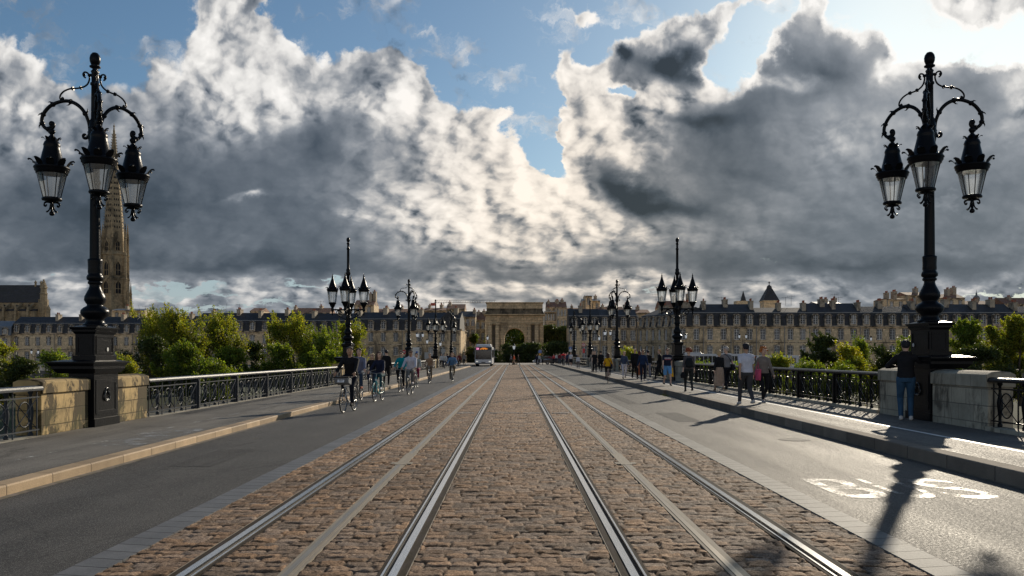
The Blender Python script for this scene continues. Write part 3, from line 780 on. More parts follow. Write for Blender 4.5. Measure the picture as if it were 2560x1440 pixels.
b.lathe([(.10, 5.44), (.12, 5.47), (.12, 5.52), (.095, 5.54), (.092, 6.30), (.13, 6.34), (.14, 6.42), (.14, 6.60), (.125, 6.75), (.10, 6.86), (.085, 6.9), (.078, 7.62), (.10, 7.64), (.10, 7.68), (.075, 7.70), (.075, 7.9), (.09, 7.94), (.06, 7.97),
         (.055, 8.00), (.115, 8.03), (.115, 8.055), (.06, 8.07), (.085, 8.09), (.11, 8.16), (.115, 8.22), (.10, 8.29), (.06, 8.345), (.005, 8.365)], 20)
POLE_A = b.mesh('upper_pole', IRON)
def hang_arm():
    b = MB()
    arch = [(.26, 6.50), (.29, 6.54), (.25, 6.585), (.19, 6.56), (.175, 6.48), (.24, 6.44)][::-1]
    p = smooth_pts([(.20, 6.53), (.24, 6.55), (.265, 6.52), (.245, 6.475), (.19, 6.47), (.135, 6.53), (.12, 6.68), (.16, 6.88), (.27, 7.09), (.43, 7.23), (.62, 7.29), (.82, 7.26), (1.00, 7.17), (1.13, 7.02), (1.175, 6.92 - .03),
                    (1.16, 6.77), (1.08, 6.68), (.97, 6.67), (.915, 6.73), (.925, 6.80), (.975, 6.82), (.995, 6.78), (.965, 6.755)], 5)
    pts = [(q[0], 0, q[1]) for q in [(v[0], v[1]) for v in p]]
    k = len(pts); rs = [.026 + .015 * math.sin(PI * min(1, i / (k - 1) * 1.0)) for i in range(k)]
    rs[:3] = [.02, .025, .03]; b.tube(pts, rs, 8)
    for i in (38, 48, 58, 66, 74, 82):                       # leaf sheaths on the arch
        if i < k - 1:
            v = Vector(pts[i]); d = (Vector(pts[i + 1]) - v).normalized(); nrm = Vector((-d.z, 0, d.x))
            b.tube([v - d * .03, v, v + d * .03], [.052, .062, .050], 8)
            sgn = 1 if i % 4 == 2 else -1
            b.tube([v + nrm * sgn * .04, v + nrm * sgn * .085 + d * .03, v + nrm * sgn * .10 + d * .075], [.022, .014, .003], 5)
    b.tube([(.07, 0, 6.55), (.13, 0, 6.62)], .05, 8); b.tube([(.07, 0, 6.85), (.14, 0, 6.80)], .045, 8)
    q = smooth_pts([(.21, 7.80), (.245, 7.83), (.265, 7.88), (.235, 7.925), (.175, 7.915), (.135, 7.86), (.125, 7.77), (.17, 7.66), (.27, 7.595), (.40, 7.57), (.55, 7.56), (.68, 7.51), (.76, 7.43), (.775, 7.35), (.735, 7.30), (.695, 7.33), (.72, 7.37)], 4)
    b.tube([(a[0], 0, a[1]) for a in q], .019, 7)
    for i in (33, 38): v = Vector((q[i][0], 0, q[i][1])); v2 = Vector((q[i + 1][0], 0, q[i + 1][1])); b.tube([v, v2], [.045, .04], 7)
    b.tube([(.05, 0, 7.86), (.15, 0, 7.86)], .035, 7); b.ball((.245, 0, 7.87), .035, 8, 6); b.ball((.72, 0, 7.34), .035, 8, 6); b.ball((.965, 0, 6.78), .055, 8, 6)
    return b.mesh('hanging_arm', IRON)
ARM_A = hang_arm()
# upright type
b = vase_mesh(); b.lathe([(.112, 3.80), (.105, 4.05), (.14, 4.10), (.15, 4.2), (.14, 4.30), (.10, 4.34)], 24); VASE_B = b.mesh('column', IRON)
b = MB(); b.lathe([(.10, 4.33), (.085, 4.5), (.08, 6.1), (.12, 6.16), (.14, 6.24), (.10, 6.34), (.12, 6.42), (.075, 6.50), (.068, 7.55), (.09, 7.58), (.09, 7.63), (.062, 7.66), (.06, 7.84), (.085, 7.88), (.09, 7.92), (.05, 7.95), (.05, 7.98),
                   (.085, 8.03), (.10, 8.11), (.085, 8.19), (.03, 8.24), (.004, 8.26)], 18); POLE_B = b.mesh('upper_pole', IRON)
b = MB(); b.tube([(.06, 0, 4.2), (.90, 0, 4.2)], .042, 8); b.tube([(.2, 0, 4.2), (.23, 0, 4.2)], .07, 8); b.tube([(.7, 0, 4.2), (.73, 0, 4.2)], .06, 8)
q = smooth_pts([(.10, 3.62), (.20, 3.68), (.42, 3.80), (.60, 3.92), (.665, 4.02), (.60, 4.13), (.46, 4.13), (.36, 4.06), (.34, 3.97), (.40, 3.91), (.47, 3.94), (.47, 4.00), (.43, 4.01)], 4)
b.tube([(a[0], 0, a[1]) for a in q], .026, 7); ARM_B = b.mesh('cross_arm', IRON)
# emblem on the pilaster: interlaced crescents
b = MB()
for a in (90, 210, 330):
    c, s = math.cos(R(a)), math.sin(R(a)); pts = []
    for i in range(15):
        t = R(a) + R(-120 + 240 * i / 14); pts.append((.270, .045 * c + .095 * math.cos(t), .80 + .055 * s + .095 * math.sin(t)))
    b.tube(smooth_pts(pts, 2), [.006] + [.015] * (2 * 14 - 1) + [.006], 6)
EMB = b.mesh('crescent_emblem', mat('polished_iron', (.05, .055, .06), .25, .6, spec=.7))
STK = MB(); STK.lathe([(.045, 0), (.045, .004)], 14); STKM = STK.mesh('number_sticker', mat('sticker', (.55, .55, .52), .6))
def bridge_lamp(side, Z, kind, idx):
    sx = -1 if side == 'left' else 1
    x = -9.25 if side == 'left' else 9.50
    ords = ['nearest', 'second', 'third', 'fourth', 'fifth'][idx]
    what = 'three hanging lanterns' if kind == 'A' else 'four upright lanterns'
    t_ = empty('bridge_lamp', (x, Z, 0), rz=0 if side == 'left' else PI, label=f'{ords} black iron lamp on the {side} parapet with {what}', cat='street lamp', group='ornate bridge lamps on the parapets')
    if side == 'right': t_.location.z = .07; t_.scale = (1.02, 1.02, 1.02)
    for m in (PED, SLAB, PBOX): use(m, m.name.split('.')[0], t_)
    if idx == 0: use(EMB, 'crescent_emblem', t_)
    if idx == 0:
        o = use(STKM, 'number_sticker', t_, (.225, .12 if side == 'left' else -.3, 1.80)); o.rotation_euler = (0, R(90), 0)
    if kind == 'A':
        use(VASE_A, 'column', t_); use(POLE_A, 'upper_pole', t_)
        for a in (-60, 60, 180):
            ra = R(a); use(ARM_A, 'hanging_arm', t_, rz=ra)
            L = empty('lantern', (.955 * math.cos(ra), .955 * math.sin(ra), 6.74), parent=t_)
            for k in ('hood', 'crown', 'glass', 'cage', 'finial'): use(LM[k], LM[k].name.split('.')[0], L)
    else:
        use(VASE_B, 'column', t_); use(POLE_B, 'upper_pole', t_)
        for a in (0, 90, 180, 270):
            ra = R(a); use(ARM_B, 'cross_arm', t_, rz=ra)
            L = empty('lantern', (.875 * math.cos(ra), .875 * math.sin(ra), 4.2), parent=t_)
            for k in ('hood2', 'crown2', 'glass2', 'cage2', 'cup'): use(LM[k], LM[k].name.split('.')[0], L)
    return t_
LEFTZ = [19.45, 49.2, 77.7, 104.4, 130.4]
RIGHTZ = [20.1, 51.1, 80.9, 109.4, 138.0]
for i in range(5):
    bridge_lamp('left', LEFTZ[i], 'AB'[i % 2], i)
    bridge_lamp('right', RIGHTZ[i], 'AB'[i % 2], i)

# ------------------------------------------------------------------ parapet piers of stone
PIER = stone_mat('parapet_stone', (.54, .39, .195), .80, .30, stain=(.050, .038, .022), damt=(.485, .545), dscale=1.9, jointdark=.28, bscale=1.8, moss=((.06, .058, .022), .25, 1.0))
PIER_R = stone_mat('parapet_stone_pale', (.44, .40, .33), .60, .30, stain=(.10, .085, .065), damt=(.50, .66), dscale=1.8, jointdark=.5, bscale=1.4)
def pier(side, y0, y1, lab):
    s = -1 if side == 'left' else 1
    m = PIER if side == 'left' else PIER_R
    xi = 9.10 if side == 'left' else 9.27; xo = xi + .50; zb = .12
    t_ = empty('parapet_pier', (s * xi, (y0 + y1) / 2, 0), label=lab, cat='stone parapet', group='stone parapet piers either side of the lamps'); h = (y1 - y0) / 2
    if side == 'right': t_.scale = (1, 1, 1.12)
    b = MB(); xs = sorted((0.0, s * .50)); b.box(xs[0], xs[1], -h, h, zb, .93)
    bevel(b.build('pier_body', m, t_), .015, 2)
    b = MB(); a = -.04; c = .54; poly = [(s * a, .93), (s * a, 1.15), (s * .08, 1.20), (s * .25, 1.215), (s * .42, 1.20), (s * c, 1.15), (s * c, .93)]
    if s < 0: poly = poly[::-1]
    b.prism(poly, (-h - .02, h + .02), 'y'); bevel(b.build('coping', m, t_), .012, 2)
    return t_
names = ['nearest', 'second', 'third', 'fourth', 'fifth']
PL_, PR_ = [], []
for i in range(5):
    z = LEFTZ[i]; PL_.append((z - 2.5, z + 2.4))
    pier('left', z - 2.5, z - .62, f'weathered stone wall block just before the {names[i]} lamp on the left')
    pier('left', z + .62, z + 2.4, f'weathered stone wall block just beyond the {names[i]} lamp on the left')
    z = RIGHTZ[i]; PR_.append((z - 2.9, z + 2.2))
    pier('right', z - 2.9, z - .62, f'pale stone wall block just before the {names[i]} lamp on the right')
    pier('right', z + .62, z + 2.2, f'pale stone wall block just beyond the {names[i]} lamp on the right')

# ------------------------------------------------------------------ iron railings
PANEL = 3.4
def railing_meshes(L, m):
    """lattice panel of length L, local x=0 plane facing +x, y 0..L"""
    n = 4; u = (L - .22) / n; y0 = .11
    b = MB()
    b.box(-.012, .012, .04, L - .04, .235, .262); b.box(-.012, .012, .04, L - .04, .86, .888)
    for i in range(n + 1): y = y0 + i * u; b.box(-.011, .011, y - .010, y + .010, .13, .98)
    for i in range(n):
        a = y0 + i * u; c = a + u
        for (p, q) in (((a + .01, .27), (c - .01, .85)), ((a + .01, .85), (c - .01, .27))):
            b.tube([(.006, p[0], p[1]), (.006, q[0], q[1])], .011, 4, smooth=False)
        yc, zc = (a + c) / 2, .56; pts = []
        for k in range(21):
            t = 2 * PI * k / 20; pts.append((-.014, yc + .21 * math.cos(t), zc + .235 * math.sin(t)))
        b.tube(pts, .013, 5, cap=False)
    A = b.mesh('lattice_panel', m)
    b = MB(); b.lathe([(.045, .13), (.05, .17), (.03, .20), (.028, .30), (.055, .52), (.06, .60), (.028, .80), (.028, .92), (.05, .95), (.05, 1.0)], 8)
    B = b.mesh('baluster', m)
    return A, B
RM = {}
def railing_run(side, y0, y1, lab):
    s = 1 if side == 'left' else -1
    m = IRON_B if side == 'left' else IRON
    x = -9.12 if side == 'left' else 9.32
    zo = 0.0 if side == 'left' else .15
    t_ = empty('railing', (x, y0, zo), label=lab, cat='railing', group='iron railing runs along the bridge')
    Ln = y1 - y0; n = max(1, round(Ln / PANEL)); L = Ln / n; key = (side, round(L, 3))
    if key not in RM:
        A, B = railing_meshes(L, m)
        b = MB(); b.box(-.05, .035, -.075, .075, .10, 1.0); b.box(.036, .05, -.045, .045, .16, .95); RM[key] = (A, B, b.mesh('railing_post', m))
    A, B, P = RM[key]
    for i in range(n):
        o = use(A, 'lattice_panel', t_, (0, i * L, 0))
        if s < 0: o.scale = (-1, 1, 1)
        for k in range(5): use(B, 'baluster', t_, (-.12 * s, i * L + .11 + k * (L - .22) / 4, 0))
        if i: q = use(P, 'railing_post', t_, (0, i * L, 0)); q.scale = (s, 1, 1)
    b = MB(); pr = [(-.17, 1.0), (-.17, 1.05), (-.12, 1.085), (0, 1.095), (.055, 1.075), (.075, 1.04), (.075, 1.0)]
    pr = [(a * s, z) for a, z in pr]
    if s < 0: pr = pr[::-1]
    b.prism(pr, (.0, Ln), 'y'); b.build('handrail', m, t_)
    b = MB(); xs = sorted((s * -.22, s * .11)); b.box(xs[0], xs[1], 0, Ln, 0.0, .13); b.build('stone_plinth', MATS['parapet_stone_pale'], t_)
def runs(side, P):
    y = 3.0 if side == 'left' else 3.0
    for i, (a, c) in enumerate(P):
        nm = f'{side} iron railing before the nearest lamp' if i == 0 else f'{side} iron railing between the {names[i-1]} and {names[i]} lamps'
        railing_run(side, y + .04, a - .01, nm + (', grey lattice with rings' if side == 'left' else ', dark lattice with rings')); y = c
    railing_run(side, y + .04, YEND, f'{side} iron railing beyond the fifth lamp at the end of the bridge')
runs('left', PL_); runs('right', PR_)

# ------------------------------------------------------------------ people
def fuse(name, prims, voxel, m, parent, extra=None):
    """union the overlapping primitives into one continuous skin with a voxel remesh"""
    me = prims.mesh('tmp', m); o = bpy.data.objects.new('tmp', me); col.objects.link(o)
    r = o.modifiers.new('r', 'REMESH'); r.mode = 'VOXEL'; r.voxel_size = voxel; r.use_smooth_shade = True
    s = o.modifiers.new('s', 'SMOOTH'); s.factor = .5; s.iterations = 2
    dg = bpy.context.evaluated_depsgraph_get(); dg.update()
    out = bpy.data.meshes.new_from_object(o.evaluated_get(dg)); bpy.data.objects.remove(o); bpy.data.meshes.remove(me)
    if extra is not None:
        bm = bmesh.new(); bm.from_mesh(out); t = extra.mesh('t', m); bm.from_mesh(t); bm.to_mesh(out); bm.free(); bpy.data.meshes.remove(t)
        out.polygons.foreach_set('use_smooth', [True] * len(out.polygons))
    out.name = name; out.materials.clear(); out.materials.append(m)
    ob = bpy.data.objects.new(name, out); col.objects.link(ob); ob.parent = parent
    return ob
def cap(b, p, q, r0, r1, n=10, fl=1.0):
    p, q = Vector(p), Vector(q); d = (q - p); L = d.length
    if L < 1e-5: b.ball(p, r0); return
    d.normalize(); pts, rs = [], []
    for i in range(4): t = (1 - i / 3) * PI / 2 * .96; pts.append(p - d * r0 * math.sin(t)); rs.append(max(r0 * math.cos(t), .002))
    for i in range(4): t = (i / 3) * PI / 2 * .96; pts.append(q + d * r1 * math.sin(t)); rs.append(max(r1 * math.cos(t), .002))
    b.tube(pts, rs, n, flat=fl)
def loft(b, rings, n=16):
    """rings: (centre, rx, ry) stacked bottom to top, ellipses lying roughly level"""
    vs = []
    for c, rx, ry in rings:
        for j in range(n): t = 2 * PI * j / n; vs.append((c[0] + rx * math.cos(t), c[1] + ry * math.sin(t), c[2]))
    fs = []; k = len(rings)
    for i in range(k - 1):
        for j in range(n): j2 = (j + 1) % n; fs.append((i * n + j, i * n + j2, (i + 1) * n + j2, (i + 1) * n + j))
    b.add(vs, fs, True); b.add(vs[:n], [tuple(range(n - 1, -1, -1))]); b.add(vs[-n:], [tuple(range(n))])
def ik(a, c, l1, l2, bend):
    a, c = Vector(a), Vector(c); d = c - a; D = min(d.length, (l1 + l2) * .999); u = d.normalized(); c = a + u * D
    x = (l1 * l1 - l2 * l2 + D * D) / (2 * D); h = math.sqrt(max(l1 * l1 - x * x, 0)); bn = Vector(bend); bn = (bn - u * bn.dot(u)).normalized()
    return a + u * x + bn * h, c
SKINS = {'light': (.62, .40, .29), 'tan': (.46, .27, .17), 'dark': (.16, .09, .06)}
CLO = {}
def cloth(c, rough=.85):
    k = tuple(round(v, 3) for v in c)
    if k not in CLO:
        CLO[k] = mat('cloth_%d' % len(CLO), c, rough, var=.22, scale=7, bump=.5, bscale=16, spec=.2)
    return CLO[k]
def skin(k): return mat('skin_' + k, SKINS[k], .55, var=.08, scale=12, spec=.35)
def hairm(c): 
    k = 'hair_%02d%02d%02d' % tuple(int(v * 99) for v in c); return mat(k, c, .6, var=.35, scale=40, bump=.8, bscale=70, spec=.35)

def person(loc, yaw, label, pose='walk', ph=1, top=(.02, .02, .02), top_len='long', legs=(.03, .03, .035), leg_len='long', shoes=(.03, .03, .03),
           hair=(.03, .02, .015), hstyle='short', skn='light', h=1.75, vox=.02, build=1.0, female=False, dress=None, head_turn=0.0, group=None, extras=(), stripe=None, sole=None, lean=0.0, arms=None, detail=False, hood=None):
    S = h / 1.75
    root = empty('person', loc, yaw, label, 'person', group); root.scale = (S, S, S)
    bw = build
    j = {}
    tl = 0.0
    if pose == 'walk':
        j['hip'] = Vector((0, 0, .93)); tl = .03
        st = .26
        fr, fl_ = Vector((.10, st * ph, .09)), Vector((-.10, -st * ph, .09))
        if ph > 0: fl_.z = .14
        else: fr.z = .14
        hr, hl = Vector((.26, -.20 * ph + .03, .85)), Vector((-.26, .20 * ph + .03, .85))
    elif pose == 'stand':
        j['hip'] = Vector((0, 0, .94)); fr, fl_ = Vector((.11, .03, .08)), Vector((-.11, -.02, .08)); hr, hl = Vector((.27, .05, .83)), Vector((-.27, .04, .84))
    elif pose == 'lean':
        j['hip'] = Vector((0, -.02, .93)); tl = .14; fr, fl_ = Vector((.10, -.04, .08)), Vector((-.10, -.02, .08)); hr, hl = Vector((.12, .38, 1.14)), Vector((-.12, .38, 1.14))
    elif pose == 'cycle':
        j['hip'] = Vector((0, -.20, 1.0)); tl = .24 + lean
        a = Vector((.12, .10, .26)); c = Vector((-.12, .14, .52)); fr, fl_ = (a, c) if ph > 0 else (Vector((.12, .14, .52)), Vector((-.12, .10, .26)))
        hr, hl = Vector((.27, .36, 1.10)), Vector((-.27, .36, 1.10))
    if arms: hr, hl = Vector(arms[0]), Vector(arms[1])
    H = j['hip']
    def T(dx, up, dy=0): return Vector((dx, H.y + dy + up * math.sin(tl), H.z + up * math.cos(tl)))
    waist, chest, shc, neck, head = T(0, .17), T(0, .36), T(0, .50), T(0, .565, .01), None
    head = T(0, .56) + Vector((0, .03, .155))
    sw = (.150 if female else .172) * bw; hw = (.105 if female else .095)
    shr, shl = T(sw, .455), T(-sw, .455)
    hipr, hipl = H + Vector((hw, 0, -.02)), H + Vector((-hw, 0, -.02))
    kr, fr = ik(hipr, fr, .44, .44, (.05, 1, 0)); kl, fl_ = ik(hipl, fl_, .44, .44, (-.05, 1, 0))
    eb = (.35, -1, -.25) if pose != 'lean' else (1, -.3, -.6)
    er, hr = ik(shr, hr, .29, .26, eb); el, hl = ik(shl, hl, .29, .26, (-eb[0], eb[1], eb[2]))
    # skin body
    def torso(b, g=0.0, lo=0, hi=9):
        w = bw
        rg = [(H + Vector((0, 0, -.09)), .15 * w + g, .105 * w + g), (H + Vector((0, 0, .0)), (.172 if female else .165) * w + g, .12 * w + g), (H + Vector((0, 0, .06)), .162 * w + g, .115 * w + g),
              (waist, (.128 if female else .148) * w + g, .10 * w + g), (chest, .155 * w + g, .118 * w + g), (T(0, .43), .150 * w + g, .105 * w + g), (T(0, .485), .115 * w + g, .085 * w + g), (T(0, .53), .062 + g, .060 + g)]
        loft(b, rg[lo:hi])
    def arm(b, s, e, hnd, g=0.0, full=True, fore=1.0):
        cap(b, s, e, .050 * bw + g, .040 + g)
        if full: cap(b, e, e + (hnd - e) * fore, .040 + g, .028 + (.03 - .028) * (1 - fore) + g)
    def leg(b, hp, k, f, g=0.0, full=True, cut=1.0):
        cap(b, hp, k, .088 * bw + g, .058 + g, 12)
        if full: cap(b, k, k + (f - k) * cut, .055 + g, .034 + g * 1.2 + (.02 * (1 - cut)))
    b = MB(); torso(b); arm(b, shr, er, hr); arm(b, shl, el, hl)
    leg(b, hipr, kr, fr); leg(b, hipl, kl, fl_)
    cap(b, T(0, .51), shr, .045, .05 * bw); cap(b, T(0, .51), shl, .045, .05 * bw)
    cap(b, T(0, .50), head + Vector((0, -.015, -.06)), .056, .05)
    HM = Matrix.Rotation(head_turn, 3, 'Z')
    def hp(x, y, z): return head + HM @ Vector((x, y, z))
    b.lathe([(.004, -.122), (.045, -.115), (.062, -.09), (.073, -.05), (.080, 0), (.080, .04), (.070, .08), (.045, .108), (.004, .118)], 16, c=head, sy=1.18)
    cap(b, hp(0, .085, .005), hp(0, .108, -.028), .010, .014, 6); cap(b, hp(0, .07, -.075), hp(0, .085, -.085), .02, .018, 6)
    for s in (-1, 1): cap(b, hp(s * .080, -.005, .01), hp(s * .078, -.01, -.028), .014, .009, 6)
    for (f, k) in ((fr, kr), (fl_, kl)): cap(b, f, f + Vector((0, .10, -.045)), .036, .028)
    # hands
    ex = MB()
    for (e, q, s) in ((er, hr, 1), (el, hl, -1)):
        d = (q - e).normalized()
        side = Vector((1, 0, 0)) if abs(d.x) < .8 else Vector((0, 0, 1))
        nrm = d.cross(side).normalized(); across = nrm.cross(d).normalized()
        if pose == 'cycle': fd = (d + Vector((0, .25, -.7))).normalized()
        else: fd = (d + Vector((-.15 * s, .12, 0))).normalized()
        pc = q + d * .05; cap(b, q, pc, .028, .036)
        if detail or vox <= .021:
            ac = Vector((0, 1, 0)) if pose != 'cycle' else Vector((1, 0, 0))
            ac = (ac - d * ac.dot(d)).normalized()
            curl = Vector((-s, 0, 0)) if pose != 'cycle' else Vector((0, -.5, -1)).normalized()
            for i, ln in enumerate((.066, .076, .070, .055)):
                o0 = q + d * .065 + ac * (.027 - .018 * i); a1 = o0 + fd * ln * .5 + curl * .004; a2 = a1 + (fd + curl * .55).normalized() * ln * .35; a3 = a2 + (fd + curl * 1.1).normalized() * ln * .25
                ex.tube([o0 - d * .02, o0, a1, a2, a3], [.010, .0095, .0088, .0078, .0055], 6)
            o0 = q + d * .025 + ac * .026; a1 = o0 + (ac + fd * .7).normalized() * .035; a2 = a1 + (ac * .3 + fd).normalized() * .028
            ex.tube([o0, a1, a2], [.012, .0105, .007], 6)
        else: cap(b, pc, pc + fd * .06, .034, .018)
    fuse('body', b, vox, skin(skn), root, ex if ex.v else None)
    # hair
    if hstyle != 'none':
        b = MB(); g = .010
        if hstyle == 'curly':
            for i in range(46):
                a = random.random() * 6.28; u = random.uniform(-.45, 1.0); rr = math.sqrt(max(0, 1 - u * u)); R0 = .118
                p = Vector((rr * math.cos(a) * R0, rr * math.sin(a) * R0 - .012, u * R0 + .03))
                if p.y > .055 and p.z < .07: continue
                b.ball(head + HM @ p, random.uniform(.026, .040), 8, 6)
            b.lathe([(.01, -.03), (.09, 0), (.095, .05), (.07, .10), (.01, .125)], 12, c=hp(0, -.025, 0))
        else:
            lo = -.06 if hstyle in ('short', 'cap') else -.09
            b.lathe([(.004, lo - .01), (.06, lo), (.083, -.02), (.090, .03), (.080, .085), (.052, .118), (.004, .130)], 16, c=hp(0, -.022, .004), sy=1.12)
            cap(b, hp(-.034, .050, .086), hp(.034, .050, .086), .030, .030); cap(b, hp(-.055, .01, .07), hp(.055, .01, .07), .045, .045)
            if hstyle in ('bob', 'long'):
                dn = -.13 if hstyle == 'bob' else -.32
                loft(b, [(hp(0, -.075, dn), .055, .022), (hp(0, -.07, dn * .6), .095, .040), (hp(0, -.05, -.05), .10, .06), (hp(0, -.03, .04), .095, .08)])
                for s in (-1, 1): cap(b, hp(s * .078, .015, .03), hp(s * .082, .0, dn * .55), .030, .024)
            if hstyle == 'cap': b.box(-.05, .05, .06, .15, .035, .045, Matrix.Translation(head) @ HM.to_4x4())
            if hstyle == 'bun': b.ball(hp(0, -.11, .06), .045, 8, 6)
        fuse('hair' if hstyle != 'cap' else 'hat', b, max(vox * .8, .012), hairm(hair), root)
    # face
    if detail:
        eb_ = mat('eye_dark', (.02, .015, .01), .3); 
        for s in (-1, 1):
            b = MB(); b.ball(hp(s * .030, .086, .012), .009, 8, 6); b.build('eye', eb_, root)
        b = MB(); cap(b, hp(-.02, .087, -.055), hp(.02, .087, -.055), .006, .006, 6); b.build('mouth', mat('lips', (.30, .12, .10), .5), root)
        for s in (-1, 1): b = MB(); cap(b, hp(s * .016, .092, .032), hp(s * .046, .080, .034), .005, .004, 5); b.build('eyebrow', hairm(hair if hstyle != 'cap' else (.04, .03, .02)), root)
    if 'sunglasses' in extras:
        b = MB()
        for s in (-1, 1): cap(b, hp(s * .018, .094, .012), hp(s * .048, .086, .010), .016, .015, 8)
        cap(b, hp(-.02, .098, .016), hp(.02, .098, .016), .004, .004, 5)
        for s in (-1, 1): cap(b, hp(s * .06, .075, .014), hp(s * .084, -.01, .012), .004, .004, 5)
        b.build('sunglasses', mat('dark_lens', (.01, .01, .01), .15), root)
    # clothes
    g = .014
    tm = cloth(top)
    if dress is None:
        b = MB(); torso(b, g, 1 if top_len != 'vest' else 2); 
        cap(b, T(0, .51), T(sw, .455), .048 + g, .052 * bw + g); cap(b, T(0, .51), T(-sw, .455), .048 + g, .052 * bw + g)
        fore = {'long': .93, 'short': 0, 'mid': .45, 'none': None, 'vest': None}[top_len]
        if fore is not None:
            if fore == 0:
                cap(b, shr, shr + (er - shr) * .62, .062 * bw, .058); cap(b, shl, shl + (el - shl) * .62, .062 * bw, .058)
            else: arm(b, shr, er, hr, g, True, fore); arm(b, shl, el, hl, g, True, fore)
        if hood: cap(b, T(-.07, .545, -.05), T(.07, .545, -.05), .055, .055)
        so_ = fuse('shirt' if top_len == 'short' else ('jacket' if 'bag' not in () and top_len == 'long' else 'top'), b, vox, tm, root)
        if stripe:
            b = MB(); loft(b, [(T(0, .285), .166 * bw + g, .122 * bw + g), (T(0, .335), .172 * bw + g, .128 * bw + g)]); b.build('chest_stripe', cloth(stripe[0]), root)
            b = MB(); loft(b, [(T(0, .345), .173 * bw + g, .129 * bw + g), (T(0, .39), .176 * bw + g, .128 * bw + g)]); b.build('chest_stripe', cloth(stripe[1]), root)
        b = MB(); torso(b, .008, 0, 3)
        cut = {'long': .97, 'short': 0.0, 'mid': .6}[leg_len]
        if leg_len == 'short':
            for hp_, k in ((hipr, kr), (hipl, kl)): cap(b, hp_, hp_ + (k - hp_) * .82, .098 * bw, .086, 12)
        else: leg(b, hipr, kr, fr, .014 if not female else .006, True, cut); leg(b, hipl, kl, fl_, .014 if not female else .006, True, cut)
        fuse('trousers' if leg_len == 'long' else 'shorts', b, vox, cloth(legs), root)
    else:
        b = MB(); torso(b, g, 2); cap(b, T(0, .51), shr, .062, .066 * bw); cap(b, T(0, .51), shl, .062, .066 * bw); arm(b, shr, er, hr, g, True, .9 if top_len == 'long' else .3); arm(b, shl, el, hl, g, True, .9 if top_len == 'long' else .3); fuse('top', b, vox, tm, root)
        b = MB(); loft(b, [(H + Vector((0, .03, -.72)), .22, .20), (H + Vector((0, .02, -.55)), .235, .20), (H + Vector((0, 0, -.25)), .215, .175), (H, .19, .15), (H + Vector((0, 0, .1)), .16, .125)]); fuse('skirt', b, vox, cloth(dress), root)
    sm = cloth(shoes)
    for f, k in ((fr, kr), (fl_, kl)):
        b = MB(); back = f + Vector((0, -.03, -.035)); dz = Vector((0, 0, 0))
        cap(b, back, f + Vector((0, .145, -.055)), .045, .036, 10, ); cap(b, f + Vector((0, 0, .01)), back, .044, .046)
        o = fuse('shoe', b, max(vox * .8, .012), sm, root)
    # carried things that move with the figure
    P = dict(H=H, T=T, hr=hr, hl=hl, shr=shr, shl=shl, head=head, hp=hp, er=er)
    for e in extras:
        if e == 'backpack':
            b = MB(); loft(b, [(T(0, .06, -.20), .12, .06), (T(0, .12, -.22), .15, .09), (T(0, .34, -.20), .145, .085), (T(0, .45, -.15), .10, .05)]); fuse('backpack', b, max(vox, .015), cloth((.015, .017, .02)), root)
        if e == 'shoulder_bag':
            b = MB(); c = T(.22, .02, -.05); b.box(c.x - .05, c.x + .06, c.y - .16, c.y + .16, c.z - .14, c.z + .12); bevel(b.build('shoulder_bag', cloth((.02, .022, .03)), root), .03, 3)
            b = MB(); b.tube(smooth_pts([c + Vector((0, 0, .1)), T(.12, .30, -.13), T(-.03, .50, -.09), T(-.14, .51, 0), T(-.10, .38, .14), T(.08, .2, .16), c + Vector((0, .1, .1))], 4), .012, 6); b.build('bag_strap', cloth((.02, .022, .03)), root)
        if e == 'pink_bag':
            b = MB(); c = T(.20, -.02, .10); b.prism([(c.y - .13, c.z - .20), (c.y + .13, c.z - .20), (c.y + .17, c.z + .16), (c.y - .17, c.z + .16)], (c.x - .04, c.x + .05), 'x'); bevel(b.build('tote_bag', cloth((.55, .08, .16)), root), .02, 2)
            b = MB(); b.tube(smooth_pts([c + Vector((.02, -.1, .16)), T(.19, .40, -.02), c + Vector((.02, .1, .16))], 5), .010, 5); b.build('bag_strap', cloth((.55, .08, .16)), root)
        if e == 'black_bag':
            b = MB(); c = hl + Vector((0, 0, -.18)); loft(b, [(c + Vector((0, 0, -.13)), .09, .13), (c, .11, .15), (c + Vector((0, 0, .12)), .05, .10)]); fuse('hand_bag', b, .015, cloth((.012, .012, .014)), root)
        if e == 'yellow_bag':
            b = MB(); c = hl + Vector((0, 0, -.24)); b.prism([(c.x - .09, c.z - .22), (c.x + .10, c.z - .20), (c.x + .06, c.z + .20), (c.x - .05, c.z + .21)], (c.y - .03, c.y + .04), 'y'); bevel(b.build('shopping_bag', cloth((.75, .42, .02)), root), .02, 2)
        if e == 'white_bag':
            b = MB(); c = hr + Vector((0, 0, -.2)); loft(b, [(c + Vector((0, 0, -.13)), .07, .10), (c, .08, .12), (c + Vector((0, 0, .12)), .03, .05)]); fuse('plastic_bag', b, .02, cloth((.7, .7, .7)), root)
        if e == 'umbrella':
            b = MB(); c = T(0, .62, .16); b.lathe([(.42, -.10), (.36, .0), (.22, .09), (.01, .13)], 8, c=c, smooth=False); b.build('umbrella_canopy', cloth((.75, .02, .03)), root)
            b = MB(); b.tube([c + Vector((0, 0, .12)), c + Vector((0, 0, -.45))], .01, 5); b.build('umbrella_stick', IRON, root)
        if e == 'scarf':
            b = MB(); b.torus(T(0, .53), .07, .03, 16, 8); b.build('scarf', cloth((.03, .03, .05)), root)
    return root, P

